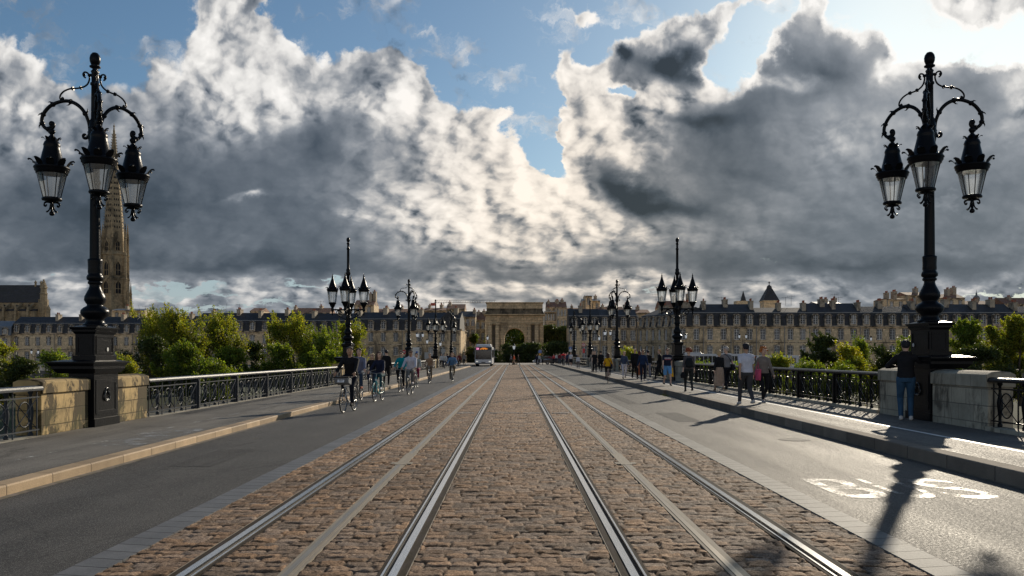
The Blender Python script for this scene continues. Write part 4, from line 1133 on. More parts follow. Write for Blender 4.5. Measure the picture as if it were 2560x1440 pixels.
# ------------------------------------------------------------------ bicycles (local +y is forwards)
TYRE = mat('tyre_rubber', (.012, .012, .012), .8); CHROME = mat('bright_metal', (.30, .30, .30), .42, .9); SADDLE = mat('saddle_leather', (.02, .015, .012), .5)
def bicycle(loc, yaw, label, frame=(.02, .02, .02), step=True, basket=False, ph=1, mud=None, steer=0.0, bright_tyre=False, group='bicycles ridden on the bridge'):
    root = empty('bicycle', loc, yaw, label, 'bicycle', group); fm = mat('bike_paint_%02d%02d%02d' % tuple(int(v * 99) for v in frame), frame, .3, spec=.6, coat=.4)
    fy, ry, r = .56, -.50, .335
    for nm, y in (('front_wheel', fy), ('rear_wheel', ry)):
        w = empty(nm, (0, y, r), parent=root)
        if nm[0] == 'f': w.rotation_euler = (0, 0, steer)
        b = MB(); b.torus((0, 0, 0), r - .018, .019, 36, 8, 'x'); b.build('tyre', TYRE, w)
        b = MB(); b.torus((0, 0, 0), r - .038, .012, 36, 6, 'x')
        b.tube([(-.04, 0, 0), (.04, 0, 0)], .02, 8)
        for i in range(18):
            a = 2 * PI * i / 18; s = .025 if i % 2 else -.025; b.tube([(s, .015 * math.cos(a + 1), .015 * math.sin(a + 1)), (0, (r - .04) * math.cos(a), (r - .04) * math.sin(a))], .0022, 3, cap=False)
        b.build('rim', CHROME, w)
        b = MB(); b.torus((0, 0, 0), r + .022, .014, 20, 6, 'x', R(20 if nm[0] == 'r' else 30), R(175 if nm[0] == 'r' else 140)); 
        b.build('mudguard', mat('mud_' + str(mud), mud or (.02, .02, .02), .4), w)
    hd = Vector((0, .36, .88)); hb = Vector((0, .40, .62)); bb = Vector((0, -.06, .28)); st = Vector((0, -.20, .80))
    b = MB(); b.tube([hd, hb], .020, 8); b.tube([hb, bb] if not step else smooth_pts([hb, Vector((0, .20, .38)), bb], 4), .021 if not step else .026, 8); b.tube([bb, st], .018, 8)
    if not step: b.tube([hd - Vector((0, 0, .05)), st - Vector((0, 0, .05))], .017, 8)
    else: b.tube([hd - Vector((0, 0, .12)), Vector((0, -.14, .48))], .015, 8)
    for s in (-1, 1): b.tube([bb + Vector((s * .03, 0, 0)), Vector((s * .05, ry, r))], .010, 6); b.tube([st - Vector((s * -.02, 0, .05)), Vector((s * .05, ry, r))], .009, 6)
    b.build('frame', fm, root)
    f = empty('fork_group', (0, 0, 0), parent=None) if False else None
    b = MB()
    for s in (-1, 1): b.tube([Vector((s * .05, fy, r)), Vector((s * .045, .43, .66)), Vector((0, .40, .70))], .011, 6)
    b.build('fork', fm, root)
    b = MB(); b.tube([hd, hd + Vector((0, -.03, .14))], .014, 6)
    b.tube(smooth_pts([(-.29, .24, 1.05), (-.27, .34, 1.06), (-.14, .40, 1.03), (0, .34, 1.01), (.14, .40, 1.03), (.27, .34, 1.06), (.29, .24, 1.05)], 4), .012, 7); b.build('handlebar', CHROME, root)
    b = MB(); 
    for s in (-1, 1): b.tube([(s * .29, .24, 1.05), (s * .275, .33, 1.06)], .018, 7)
    b.build('grips', TYRE, root)
    b = MB(); b.tube([st, Vector((0, -.22, .94))], .014, 6); b.prism([(-.09, -.36), (.09, -.36), (.07, -.26), (.025, -.12), (.015, -.04), (-.015, -.04), (-.025, -.12), (-.07, -.26)], (.93, .985), 'z'); bevel(b.build('saddle', SADDLE, root), .015, 2)
    b = MB(); b.torus(bb + Vector((.055, 0, 0)), .09, .008, 20, 5, 'x'); dz, dy = (-.13, .12) if ph < 0 else (-.13, .10)
    A = Vector((.12, .10, .20)) if ph > 0 else Vector((.12, .14, .46)); B_ = Vector((-.12, .14, .46)) if ph > 0 else Vector((-.12, .10, .20))
    for q in (A, B_): s = 1 if q.x > 0 else -1; b.tube([bb + Vector((s * .06, 0, 0)), Vector((s * .09, bb.y + (q.y - bb.y) * .4, q.z))], .009, 6); b.box(q.x - .04, q.x + .04, bb.y + (q.y - bb.y) * .4 - .04, bb.y + (q.y - bb.y) * .4 + .05, q.z - .012, q.z + .012)
    b.build('crankset', CHROME, root)
    b = MB(); b.box(-.03, .03, .385, .42, .76, .82); b.build('headlight', mat('lamp_lens', (.7, .7, .7), .2), root)
    if basket:
        bm_ = mat('basket_plastic', (.20, .21, .22), .45)
        b = MB(); b.prism([(.44, .80), (.72, .86), (.80, 1.02), (.40, 1.02)], (-.21, .21), 'x'); o = b.build('basket', bm_, root); bevel(o, .03, 3)
        b = MB(); b.box(-.23, .23, .385, .815, 1.021, 1.05); bevel(b.build('basket_rim', TYRE, o), .012, 2)
        b = MB(); M = Matrix.Translation((0, .775, .945)) @ Matrix.Rotation(R(25), 4, 'X'); b.box(-.10, .10, 0, .012, -.06, .06, M); b.build('basket_plate', mat('plate_white', (.75, .75, .75), .4), o)
        tm = text_marking('1', -.035, -.02, -.03, .03, 0, mat('plate_ink', (.02, .02, .02), .5)); tm.name = 'plate_text'
        del tm['kind']; tm.parent = o; tm.matrix_local = Matrix.Translation((0, .782 + .008, .945)) @ Matrix.Rotation(R(25), 4, 'X') @ Matrix.Rotation(PI, 4, 'Z') @ Matrix.Rotation(R(90), 4, 'X')
        tm = text_marking('54', -.01, .05, -.03, .02, 0, MATS['plate_ink']); tm.name = 'plate_text'
        del tm['kind']; tm.parent = o; tm.matrix_local = Matrix.Translation((0, .782 + .008, .945)) @ Matrix.Rotation(R(25), 4, 'X') @ Matrix.Rotation(PI, 4, 'Z') @ Matrix.Rotation(R(90), 4, 'X')
    return root

BLK = (.012, .012, .014); NAVY = (.015, .02, .045); DEN = (.03, .055, .10)
def on(px, py, side=None):
    """ground point seen at photo pixel (px, py)"""
    h = {'L': CAMH - .125, 'R': CAMH - .20, None: CAMH}[side]
    Z = F * h / (py - 887.0); return (X_at(px, Z), Z, CAMH - h)
def face(loc, extra=0.0):
    """yaw that turns a figure towards the photographer's end of the bridge"""
    return PI + extra
def cyclist(px, py, lab_p, lab_b, yaw=PI, bike={}, dx=0, **kw):
    x, y, z = on(px, py); b = bicycle((x, y, z), yaw, lab_b, **bike)
    return person((x, y, z), yaw, lab_p, pose='cycle', group='cyclists riding over the bridge', **kw)
cyclist(864, 1032, 'man in a black jacket riding the grey rental bicycle with a basket', 'grey rental bicycle with a wide front basket ridden by the man in black', yaw=PI - .15,
        bike=dict(frame=(.30, .32, .33), basket=True, ph=-1), ph=-1, top=BLK, legs=(.010, .012, .02), hair=(.05, .035, .025), hstyle='short', skn='tan', h=1.80, vox=.016, build=1.12, head_turn=-.35, detail=True, group=None) if False else None
def cyc(px, py, lab_p, lab_b, yaw=PI, bike=None, **kw):
    x, y, z = on(px, py); bicycle((x, y, z), yaw, lab_b, ph=kw.get('ph', 1), **(bike or {}))
    return person((x, y, z), yaw, lab_p, pose='cycle', group='cyclists riding over the bridge', **kw)
cyc(873, 1030, 'man in a black jacket riding the grey bicycle with a basket', 'grey bicycle with a wide front basket ridden by the man in black', PI - .12, dict(frame=(.30, .32, .33), basket=True),
    ph=-1, top=BLK, legs=(.010, .012, .02), hair=(.06, .045, .035), skn='tan', h=1.84, vox=.016, build=1.15, head_turn=.3, detail=True)
cyc(897, 1003, 'man with a grey sleeve and dark vest riding behind the man in black', 'dark bicycle half hidden behind the grey basket bicycle', PI, dict(frame=(.02, .02, .02)),
    ph=1, top=(.16, .17, .24), legs=DEN, hair=(.03, .02, .015), h=1.84, vox=.02, shoes=(.35, .08, .04), extras=('backpack',), detail=True)
cyc(947, 1003, 'dark haired woman in a navy blazer riding a teal bicycle', 'teal bicycle with chrome handlebar ridden by the woman in navy', PI - .10, dict(frame=(.05, .40, .38), step=True, mud=(.3, .55, .5)),
    ph=1, top=NAVY, legs=(.02, .07, .09), hair=(.07, .035, .02), hstyle='long', female=True, h=1.72, vox=.016, shoes=(.7, .7, .72), head_turn=.7, detail=True)
cyc(930, 985, 'blonde woman in sunglasses riding behind the woman in navy', 'black bicycle ridden by the blonde woman', PI, dict(frame=(.02, .02, .02)),
    ph=-1, top=BLK, legs=(.03, .04, .07), hair=(.55, .40, .22), hstyle='long', female=True, h=1.68, vox=.022, extras=('sunglasses',))
cyc(1003, 980, 'man in a teal jacket and sunglasses riding a black bicycle', 'black bicycle ridden by the man in teal', PI, dict(frame=(.02, .02, .02), step=False),
    ph=-1, top=(.0, .22, .26), legs=BLK, hair=(.03, .02, .015), h=1.78, vox=.02, extras=('sunglasses',), detail=True)
cyc(1026, 986, 'person in a white hoodie and dark cap riding a road bicycle', 'slim road bicycle ridden by the person in a white hoodie', PI - .05, dict(frame=(.03, .03, .035), step=False),
    ph=1, top=(.55, .54, .60), legs=(.13, .13, .12), hair=(.015, .015, .02), hstyle='cap', skn='tan', h=1.82, vox=.018, build=1.1, shoes=(.65, .6, .62), hood=True, extras=('sunglasses',), detail=True)
cyc(1041, 969, 'rider in dark red trousers behind the white hoodie', 'bicycle ridden behind the white hoodie', PI, dict(frame=(.15, .15, .15)), ph=1, top=(.30, .32, .30), legs=(.18, .01, .04), hair=(.1, .07, .04), h=1.7, vox=.03)
cyc(1074, 958, 'woman in a beige jacket and sunglasses riding a black bicycle', 'black city bicycle ridden by the woman in beige', PI, dict(frame=(.02, .02, .02)), ph=-1, top=(.30, .20, .13), legs=(.16, .12, .08), hair=(.35, .24, .13), hstyle='bun', female=True, h=1.70, vox=.024, extras=('sunglasses',))
cyc(1131, 955, 'person in a light blue shirt leaning over the handlebar of a pale bicycle', 'pale road bicycle nearest the tram rails', PI, dict(frame=(.45, .42, .34), step=False), ph=1, top=(.09, .19, .33), legs=(.10, .085, .055), hair=(.25, .12, .06), h=1.78, vox=.022, lean=.14)
x, y, z = on(1520, 957)
bicycle((x, y, z), -.12, 'bicycle ridden away by the woman in a yellow jumper', frame=(.25, .08, .05), ph=-1)
person((x, y, z), -.12, 'woman in a yellow jumper with long dark hair riding a bicycle away', pose='cycle', ph=-1, top=(.62, .33, .01), legs=BLK, hair=(.05, .022, .015), hstyle='long', female=True, h=1.72, vox=.02, shoes=(.12, .05, .04), extras=('shoulder_bag',), group='cyclists riding over the bridge')
cyc(1112, 924, 'pale shirted rider among the crowd on the far left', 'bicycle among the crowd on the far left', PI, dict(frame=(.1, .1, .1)), ph=1, top=(.5, .5, .48), legs=NAVY, vox=.04, skn='light')

WG = 'pedestrians walking on the right pavement'
def ped(px, py, yaw, label, side='R', xmin=None, **kw):
    x, y, z = on(px, py, side)
    if side == 'R': x = max(x, 6.82); x = min(x, 8.85)
    else: x = min(x, -6.6); x = max(x, -8.7)
    kw.setdefault('group', WG if side == 'R' else 'pedestrians on the left pavement')
    return person((x, y, z), yaw, label, **kw)
BACK = 0.0; FRONT = PI
person((8.87, 19.9, .20), -.35, 'man in a black cap and dark hoodie leaning on the wall in blue jeans', pose='lean', top=(.014, .014, .016), legs=(.035, .085, .15), hair=BLK, hstyle='cap', h=1.80, vox=.014, shoes=(.55, .53, .5), hood=True, build=1.06, group=WG, detail=False, arms=((.25, .30, 1.20), (-.22, .34, 1.18)))
ped(1866, 1013, .12, 'man in a white t-shirt and grey jeans walking away', pose='walk', ph=-1, top=(.62, .63, .70), top_len='short', legs=(.06, .06, .065), hair=BLK, skn='tan', h=1.80, vox=.014, shoes=(.50, .47, .44), build=1.08)
ped(1908, 1006, FRONT + .1, 'curly red haired woman with a pink bag walking towards the camera', pose='walk', ph=1, top=(.20, .17, .15), legs=BLK, hair=(.42, .14, .03), hstyle='curly', female=True, h=1.70, vox=.014, shoes=(.30, .30, .32), extras=('pink_bag',), detail=True)
ped(1838, 976, .15, 'grey haired man in a grey t-shirt with a shoulder bag by the railing', pose='walk', ph=1, top=(.20, .20, .21), top_len='short', legs=(.012, .014, .022), hair=(.42, .38, .34), h=1.80, vox=.018, extras=('shoulder_bag',), head_turn=.8)
ped(1798, 977, .1, 'blonde woman in a black jumper and long beige skirt', pose='walk', ph=-1, top=BLK, dress=(.42, .30, .22), hair=(.55, .38, .20), hstyle='bob', female=True, h=1.66, vox=.018, shoes=(.3, .2, .12))
ped(1722, 980, -.05, 'red haired woman in a patterned top with a backpack walking away', pose='walk', ph=-1, top=(.085, .075, .08), top_len='mid', legs=(.025, .028, .028), hair=(.26, .06, .02), hstyle='curly', female=True, h=1.72, vox=.018, extras=('backpack', 'black_bag'))
ped(1668, 964, FRONT + .08, 'man in blue shorts and a striped t-shirt carrying a yellow bag', pose='walk', ph=-1, top=(.014, .018, .038), top_len='short', legs=(.12, .30, .55), leg_len='short', hair=(.07, .045, .03), h=1.78, vox=.018, stripe=((.32, .12, .14), (.55, .50, .50)), extras=('sunglasses', 'yellow_bag'), build=1.06, detail=True)
ped(1650, 949, 1.45, 'blonde person in a long black coat seen from the side', pose='walk', ph=1, top=BLK, legs=BLK, hair=(.55, .32, .15), h=1.80, vox=.022)
ped(1607, 954, FRONT - .05, 'man in a navy and blue track jacket walking towards the camera', pose='walk', ph=1, top=(.015, .03, .075), legs=(.012, .015, .03), hair=(.04, .02, .015), skn='tan', h=1.76, vox=.02, shoes=(.3, .3, .3), extras=('sunglasses',))
ped(1587, 947, FRONT + .05, 'bald man with sunglasses dressed all in black', pose='walk', ph=-1, top=BLK, legs=BLK, hair=(.3, .25, .2), hstyle='none', h=1.86, vox=.022, extras=('sunglasses',), build=1.05)
ped(1599, 946, BACK, 'woman in a terracotta dress behind the man in black', pose='stand', top=(.05, .02, .02), dress=(.35, .12, .06), hair=(.10, .03, .02), hstyle='long', female=True, h=1.70, vox=.03)
ped(1620, 946, BACK, 'person in black top and light grey jeans walking away', pose='walk', ph=-1, top=BLK, legs=(.22, .22, .26), hair=BLK, h=1.76, vox=.025)
ped(1542, 947, FRONT, 'blonde woman in white trousers and a denim jacket', pose='walk', ph=1, top=(.05, .07, .12), legs=(.60, .58, .62), hair=(.50, .33, .17), hstyle='bob', female=True, h=1.68, vox=.022)
FARR = [(1502, 929, BACK, 'dark figure in a long coat beyond the yellow jumper', BLK, BLK, BLK, 1.80), (1486, 929, BACK, 'dark haired man in black shirt and brown trousers walking away', BLK, (.06, .045, .035), BLK, 1.78),
        (1476, 930, FRONT, 'person in a pale beige coat behind the black t-shirt', (.35, .30, .25), (.32, .28, .23), (.2, .15, .1), 1.80), (1469, 931, FRONT, 'man in a black t-shirt in the far group', BLK, BLK, (.2, .1, .07), 1.80),
        (1458, 930, FRONT, 'blonde woman all in black in the far group', BLK, BLK, (.45, .33, .2), 1.70), (1442, 922, FRONT, 'short person in a white shirt and grey trousers', (.55, .55, .58), (.14, .12, .11), (.3, .2, .12), 1.45),
        (1427, 917, FRONT, 'man in a white t-shirt and black shorts far along the pavement', (.58, .57, .60), BLK, (.10, .06, .04), 1.80), (1419, 914, FRONT, 'man in a blue suit with a white shirt far along', (.03, .05, .10), (.02, .02, .04), (.08, .05, .03), 1.82),
        (1410, 914, FRONT, 'small pale figure beside the suited man', (.45, .38, .38), (.4, .35, .35), (.2, .15, .1), 1.30), (1403, 914, FRONT, 'person in grey beside the red umbrella', (.10, .10, .11), (.10, .12, .11), (.25, .12, .08), 1.75),
        (1388, 912, BACK, 'person in a black and red top near the end of the pavement', (.15, .02, .03), (.05, .07, .10), (.2, .1, .07), 1.75)]
for i, (px, py, yw, lb, t_, l_, hr_, hh) in enumerate(FARR):
    ped(px, py, yw, lb, pose='walk', ph=(-1) ** i, top=t_, legs=l_, hair=hr_, h=hh, vox=.032, leg_len='short' if 'shorts' in lb else 'long', female='woman' in lb, hstyle='bob' if 'woman' in lb else 'short', top_len='short' if 't-shirt' in lb else 'long')
ped(1395, 914, FRONT, 'person under a small red umbrella near the end of the pavement', pose='walk', top=(.4, .05, .06), legs=BLK, hair=(.3, .2, .1), h=1.70, vox=.035, extras=('umbrella',))
FARL = [(1150, 924, BACK, 'woman in a long black coat in the crowd on the far left', BLK, BLK), (1158, 922, BACK, 'person in dark red with blue jeans in the far left crowd', (.12, .02, .02), DEN), (1165, 922, BACK, 'long haired person in a brown top in the far left crowd', (.10, .03, .02), DEN),
        (1170, 919, FRONT, 'person in burgundy at the edge of the far left crowd', (.14, .03, .03), BLK), (1142, 919, FRONT, 'person in a pale pink top in the far left crowd', (.45, .30, .28), DEN), (1104, 921, FRONT, 'person in a white shirt at the start of the far left crowd', (.5, .5, .5), BLK), (1118, 919, BACK, 'dark jacketed person beside the white shirt', NAVY, DEN), (1178, 916, FRONT, 'person in grey close to the bus', (.2, .18, .17), BLK)]
for i, (px, py, yw, lb, t_, l_) in enumerate(FARL):
    ped(px, py, yw, lb, side='L', pose='walk', ph=(-1) ** i, top=t_, legs=l_, hair=[(.10, .04, .02), (.3, .2, .1), BLK][i % 3], h=1.68 + .03 * (i % 4), vox=.034, hstyle='long' if i % 2 else 'bob', female=True, extras=('white_bag',) if i == 2 else ())
ped(992, 962, BACK, 'man in black standing by the left railing behind the teal jacket', side='L', pose='stand', top=BLK, legs=BLK, hair=BLK, h=1.78, vox=.024, head_turn=.4)
for px, lb, t_, l_, hx in ((1278, 'woman in grey crossing the tracks at the far end', (.2, .2, .25), BLK, 'long'), (1285.5, 'person in an orange top crossing the tracks at the far end', (.75, .12, .04), (.4, .3, .2), 'short'), (1295, 'person in dark clothes crossing the tracks at the far end', BLK, BLK, 'short')):
    x, y, z = on(px, 912.2); person((x, y, z), PI / 2 if px < 1290 else -PI / 2, lb, pose='walk', top=t_, legs=l_, hair=(.1, .06, .04), vox=.035, hstyle=hx, leg_len='short' if 'orange' in lb else 'long', group='people crossing at the far end')
for px, py, lb, t_ in ((1342, 911.8, 'person in navy walking by the dark car', NAVY), (1348, 911.5, 'person in a white top walking by the dark car', (.5, .5, .5)), (1357, 912.5, 'rider standing in the road beside the blue sign', (.1, .12, .1))):
    x, y, z = on(px, py); person((x, y, z), .4, lb, pose='walk', top=t_, legs=BLK, vox=.035, group='people crossing at the far end')
# crowd at the corner beyond the right pavement
rc = random.Random(4)
CC = [((.5, .05, .06), 'red top'), ((.5, .5, .5), 'white top'), (NAVY, 'navy top'), ((.3, .2, .12), 'brown top'), ((.05, .1, .3), 'blue top'), (BLK, 'black top'), ((.35, .33, .3), 'beige top'), ((.12, .2, .12), 'green top')]
for i in range(14):
    Z = 143 + rc.random() * 12; px = 1384 + i * 4.6 + rc.random() * 2; c, nm = CC[i % 8]
    person((X_at(px, Z), Z, .20 if Z < 150 else 0), rc.choice([0, PI]), f'person in a {nm} at the {["left", "right"][i // 8]} side of the packed right corner crowd', pose='walk', ph=rc.choice([-1, 1]), top=c, legs=rc.choice([BLK, DEN, NAVY]), hair=rc.choice([BLK, (.2, .1, .05), (.4, .3, .15)]), h=1.6 + .2 * rc.random(), vox=.045, group='packed crowd at the right corner of the bridge end')

# ------------------------------------------------------------------ city fronts
WALL = stone_mat('facade_limestone', (.72, .55, .36), 1.1, .42, stain=(.075, .06, .042), damt=(.48, .68), dscale=.30, jointdark=.7, bscale=1.6)
WALL2 = stone_mat('facade_limestone_dark', (.60, .46, .30), 1.1, .42, stain=(.06, .05, .038), damt=(.44, .70), dscale=.25, jointdark=.7, bscale=1.6)
WALL3 = stone_mat('facade_limestone_pale', (.70, .55, .37), 1.1, .42, stain=(.12, .09, .06), damt=(.56, .82), dscale=.2, jointdark=.75, bscale=1.6)
TRIM = mat('stone_trim', (.62, .49, .34), .85, var=.25, scale=.9, dark=(.045, .037, .028), dscale=.8, damt=(.40, .60))
SLATE = mat('slate_roof', (.032, .032, .034), .68, var=.35, scale=.9, dark=(.05, .05, .05), dscale=.35, bump=.4, bscale=5, stretch=(1, 1, 2.5), objvar=.2)
TILE = mat('clay_tile_roof', (.26, .13, .075), .85, var=.5, scale=1.6, dark=(.12, .08, .06), dscale=.8, bump=.6, bscale=4)
ZINC = mat('zinc_roof', (.20, .21, .22), .45, .3, var=.2, scale=.6)
WFR = mat('white_window_frame', (.72, .71, .68), .5, objvar=.2)
CHB = mat('chimney_render', (.40, .33, .24), .9, var=.3, scale=1.2, dark=(.12, .09, .06), dscale=.7)
POT = mat('terracotta_pot', (.32, .11, .06), .8)
IRN = mat('balcony_iron', (.015, .015, .016), .5)
def pane_mat():
    m = bpy.data.materials.new('window_pane'); m.use_nodes = True; MATS['pane'] = m; t = NT(m.node_tree); bs = t.n['Principled BSDF']
    oi = t.node('ShaderNodeObjectInfo').outputs['Random']
    n = t.noise(t.node('ShaderNodeTexCoord').outputs['Object'], .9, 2)
    c = t.ramp(t.m('MULTIPLY_ADD', t.m('SUBTRACT', n, .5), .5, oi), [(0, (.008, .009, .012)), (.5, (.018, .020, .024)), (.72, (.05, .055, .06)), (.88, (.14, .14, .135)), (1, (.28, .27, .25))])
    t.put(bs.inputs['Base Color'], c); bs.inputs['Roughness'].default_value = .2; bs.inputs['Specular IOR Level'].default_value = .3
    return m
PANE = pane_mat(); WM = {}
def window_meshes(w, h, arch=False):
    k = (round(w, 2), round(h, 2), arch)
    if k in WM: return WM[k]
    b = MB(); f = .075; hw = w / 2
    for x in (-hw, hw - f): b.box(x, x + f, -.04, .04, 0, h)
    b.box(-hw + f, hw - f, -.039, .041, 0, f); b.box(-hw + f, hw - f, -.039, .041, h - f, h)
    b.box(-.05, .05, -.055, .038, f, h - f)
    nr = 4 if h > 1.9 else 3
    for i in range(1, nr): z = h * i / nr; b.box(-hw + f, -.05, -.02, .03, z - .022, z + .022); b.box(.05, hw - f, -.02, .03, z - .022, z + .022)
    for s in (-1, 1): x = s * w / 4; b.box(x - .015, x + .015, -.018, .028, f, h - f)
    fm = b.mesh('window_frame', WFR)
    b = MB(); b.box(-hw + .02, hw - .02, .045, .075, .02, h - .02); WM[k] = (fm, b.mesh('pane', PANE))
    return WM[k]
def put_window(parent, x, y, z, w, h):
    fm, pm = window_meshes(w, h); o = use(fm, 'window', parent, (x, y, z)); use(pm, 'pane', o); return o
def house(name, label, P0, P1, bays, zb, rows, zc, zm, zr, depth=11, wall=None, roof=None, dorm=True, ww=1.12, chim=(0.0,), chh=1.6, group='stone town houses along the quay', cat='town house', balcony=False, gable=False, dz=None, dorm_h=None):
    wall = wall or WALL; roof = roof or SLATE
    p0, p1 = Vector((P0[0], P0[1], 0)), Vector((P1[0], P1[1], 0)); d = p1 - p0; W = d.length
    root = empty(name, p0, math.atan2(d.y, d.x), label, cat, group)
    s = W / bays; b = MB(); ww = min(ww, s * .5); R_ = .22; e = .003
    def q(x0, x1, z0, z1, y=0): b.add([(x0, y, z0), (x1, y, z0), (x1, y, z1), (x0, y, z1)], [(0, 1, 2, 3)])
    for i in range(bays):
        xc = (i + .5) * s; a, c = xc - ww / 2, xc + ww / 2
        q(i * s, a, zb, zc); q(c, (i + 1) * s, zb, zc); z = zb
        for (z0, z1) in rows:
            q(a, c, z, z0); z = z1
            b.add([(a, 0, z0), (c, 0, z0), (c, R_, z0), (a, R_, z0), (a, 0, z1), (c, 0, z1), (c, R_, z1), (a, R_, z1)], [(0, 1, 2, 3), (4, 7, 6, 5), (0, 3, 7, 4), (1, 5, 6, 2)])
            put_window(root, xc, R_ - .06, z0, ww, z1 - z0)
        q(a, c, z, zc)
    q2 = [(0, depth), (W, depth)]
    b.add([(0, 0, zb), (0, depth, zb), (0, depth, zc), (0, 0, zc)], [(0, 3, 2, 1)]); b.add([(W, 0, zb), (W, depth, zb), (W, depth, zc), (W, 0, zc)], [(0, 1, 2, 3)])
    b.add([(0, depth, zb), (W, depth, zb), (W, depth, zc), (0, depth, zc)], [(0, 3, 2, 1)])
    b.build('wall', wall, root)
    t = MB()
    for i in range(bays):                                    # surrounds, keystones and sills
        xc = (i + .5) * s; a, c = xc - ww / 2, xc + ww / 2
        for (z0, z1) in rows:
            for (x0, x1, y0, y1) in ((a - .16, a, z0, z1 + .16), (c, c + .16, z0, z1 + .16), (a, c, z1, z1 + .16)): t.box(x0, x1, -.05, 0, y0, y1)
            t.box(xc - .17, xc + .17, -.12, -.051, z1 + .02, z1 + .34); t.box(a - .2, c + .2, -.12, 0, z0 - .14, z0)
    for zz in [r[1] + .62 for r in rows[:-1]]: t.box(0, W, -.10, 0, zz, zz + .16)
    t.box(0, W, -.12, 0, zc - .55, zc - .42); t.box(0, W, -.30, 0, zc - .22, zc - .10); t.box(0, W, -.42, .3, zc - .10, zc + .05)
    t.build('stone_trim', TRIM, root)
    if balcony:
        g = MB()
        for (z0, z1) in rows[:1]:
            for i in range(bays):
                xc = (i + .5) * s; g.box(xc - .75, xc + .75, -.45, -.42, z0 + .7, z0 + .75); g.box(xc - .75, xc + .75, -.45, -.42, z0, z0 + .04)
                for k in range(11): x = xc - .74 + k * .148; g.box(x, x + .025, -.447, -.423, z0 + .04, z0 + .7)
        g.build('balcony_rail', IRN, root)
    # roof
    r = MB(); y1, yr = 1.15, depth * .5
    if zm is None:
        pr = [(-.35, zc + .05), (yr, zr), (depth + .3, zc + .05)]
    else: pr = [(.10, zc + .05), (y1, zm), (yr, zr), (depth - y1, zm), (depth - .1, zc + .05)]
    r.prism(pr[::-1], (0.002, W - .002), 'x'); ro = r.build('roof', roof, root)
    if zm is not None:
        l = MB(); l.box(0, W, y1 - .12, y1 + .06, zm - .06, zm + .09); l.build('roof_edge', ZINC, ro)
    for k in (0,):
        g = MB(); g.tube([(.12, -.14, zb), (.12, -.14, zc - .1)], .07, 6); g.build('downpipe', ZINC, root)
    for ci, cx in enumerate(chim):
        x = min(max(cx * W, .5), W - .5); g = MB(); yy = 2.6 + (ci % 2) * 1.2; w_ = .42 + .1 * (ci % 3)
        top = (zm or zc) + (zr - (zm or zc)) * .55 + chh * (0.9 + .25 * ((ci * 7) % 3))
        g.box(x - w_, x + w_, yy, yy + 2.4, (zm or zc) - .2, top); g.box(x - w_ - .08, x + w_ + .08, yy - .08, yy + 2.48, top + .001, top + .16)
        co = g.build('chimney', CHB, root); n = 3 + ci % 3
        if 'pot' not in WM: WM['pot'] = MB().lathe([(.16, 0), (.13, .5), (.16, .55)], 7).mesh('chimney_pot', POT)
        for k in range(n): use(WM['pot'], 'chimney_pot', co, (x + random.uniform(-.1, .1), yy + .3 + k * 1.9 / n, top + .16))
    # dormers
    if dorm and zm is not None:
        key = ('dormer', round(zm - zc, 1), round(ww, 2))
        hh = dorm_h or (zm - zc) * .92; dw = ww * .92
        if key not in WM:
            b = MB(); o = dw / 2 + .26; wz0, wz1 = .45, hh - .55
            n = 10; ring_o = [(o, .1)] + [(o * math.cos(PI * k / n), hh - .45 + .42 * math.sin(PI * k / n)) for k in range(n + 1)] + [(-o, .1)]
            ring_i = [(dw / 2, wz0)] + [(dw / 2 * math.cos(PI * k / n), wz1 + .28 * math.sin(PI * k / n)) for k in range(n + 1)] + [(-dw / 2, wz0)]
            m_ = len(ring_o); vs = [(x, -.02, z) for x, z in ring_o] + [(x, -.02, z) for x, z in ring_i] + [(x, .22, z) for x, z in ring_i] + [(x, 1.3, z) for x, z in ring_o]
            fs = []
            for k in range(m_ - 1):
                fs.append((k, k + 1, m_ + k + 1, m_ + k)); fs.append((m_ + k, m_ + k + 1, 2 * m_ + k + 1, 2 * m_ + k)); fs.append((k + 1, k, 3 * m_ + k, 3 * m_ + k + 1))
            fs.append((m_ - 1, 0, m_, 2 * m_ - 1)); b.add(vs, [f[::-1] for f in fs])
            b.box(-o - .12, -o, -.12, .5, hh - .55, hh - .4); b.box(o, o + .12, -.12, .5, hh - .55, hh - .4); b.box(-.12, .12, -.12, -.021, wz1 + .2, hh - .05)
            b.box(-o - .05, o + .05, -.10, .2, .02, .099); b.box(-dw / 2 - .1, dw / 2 + .1, -.12, .2, wz0 - .13, wz0)
            dm = b.mesh('dormer', TRIM); b2 = MB(); f = .07; H_ = wz1 + .26 - wz0
            b2.box(-dw / 2, -dw / 2 + f, -.03, .03, 0, H_ - .2); b2.box(dw / 2 - f, dw / 2, -.03, .03, 0, H_ - .2); b2.box(-.04, .04, -.04, .03, f, H_)
            b2.box(-dw / 2 + f, dw / 2 - f, -.029, .031, 0, f)
            for k in range(1, 4): z = H_ * k / 4; b2.box(-dw / 2 + f, -.04, -.02, .03, z - .02, z + .02); b2.box(.04, dw / 2 - f, -.02, .03, z - .02, z + .02)
            wf = b2.mesh('window_frame', WFR); b3 = MB(); b3.add([(x * .99, .05, z - wz0) for x, z in ring_i], [tuple(range(m_))[::-1]]); WM[key] = (dm, wf, b3.mesh('pane', PANE), wz0)
        dm, wf, pm, wz0 = WM[key]
        for i in range(bays):
            o = use(dm, 'dormer', root, ((i + .5) * s, -.02, zc + .0)); w_ = use(wf, 'window', o, (0, .16, wz0)); use(pm, 'pane', o, (0, .16, wz0))
    return root
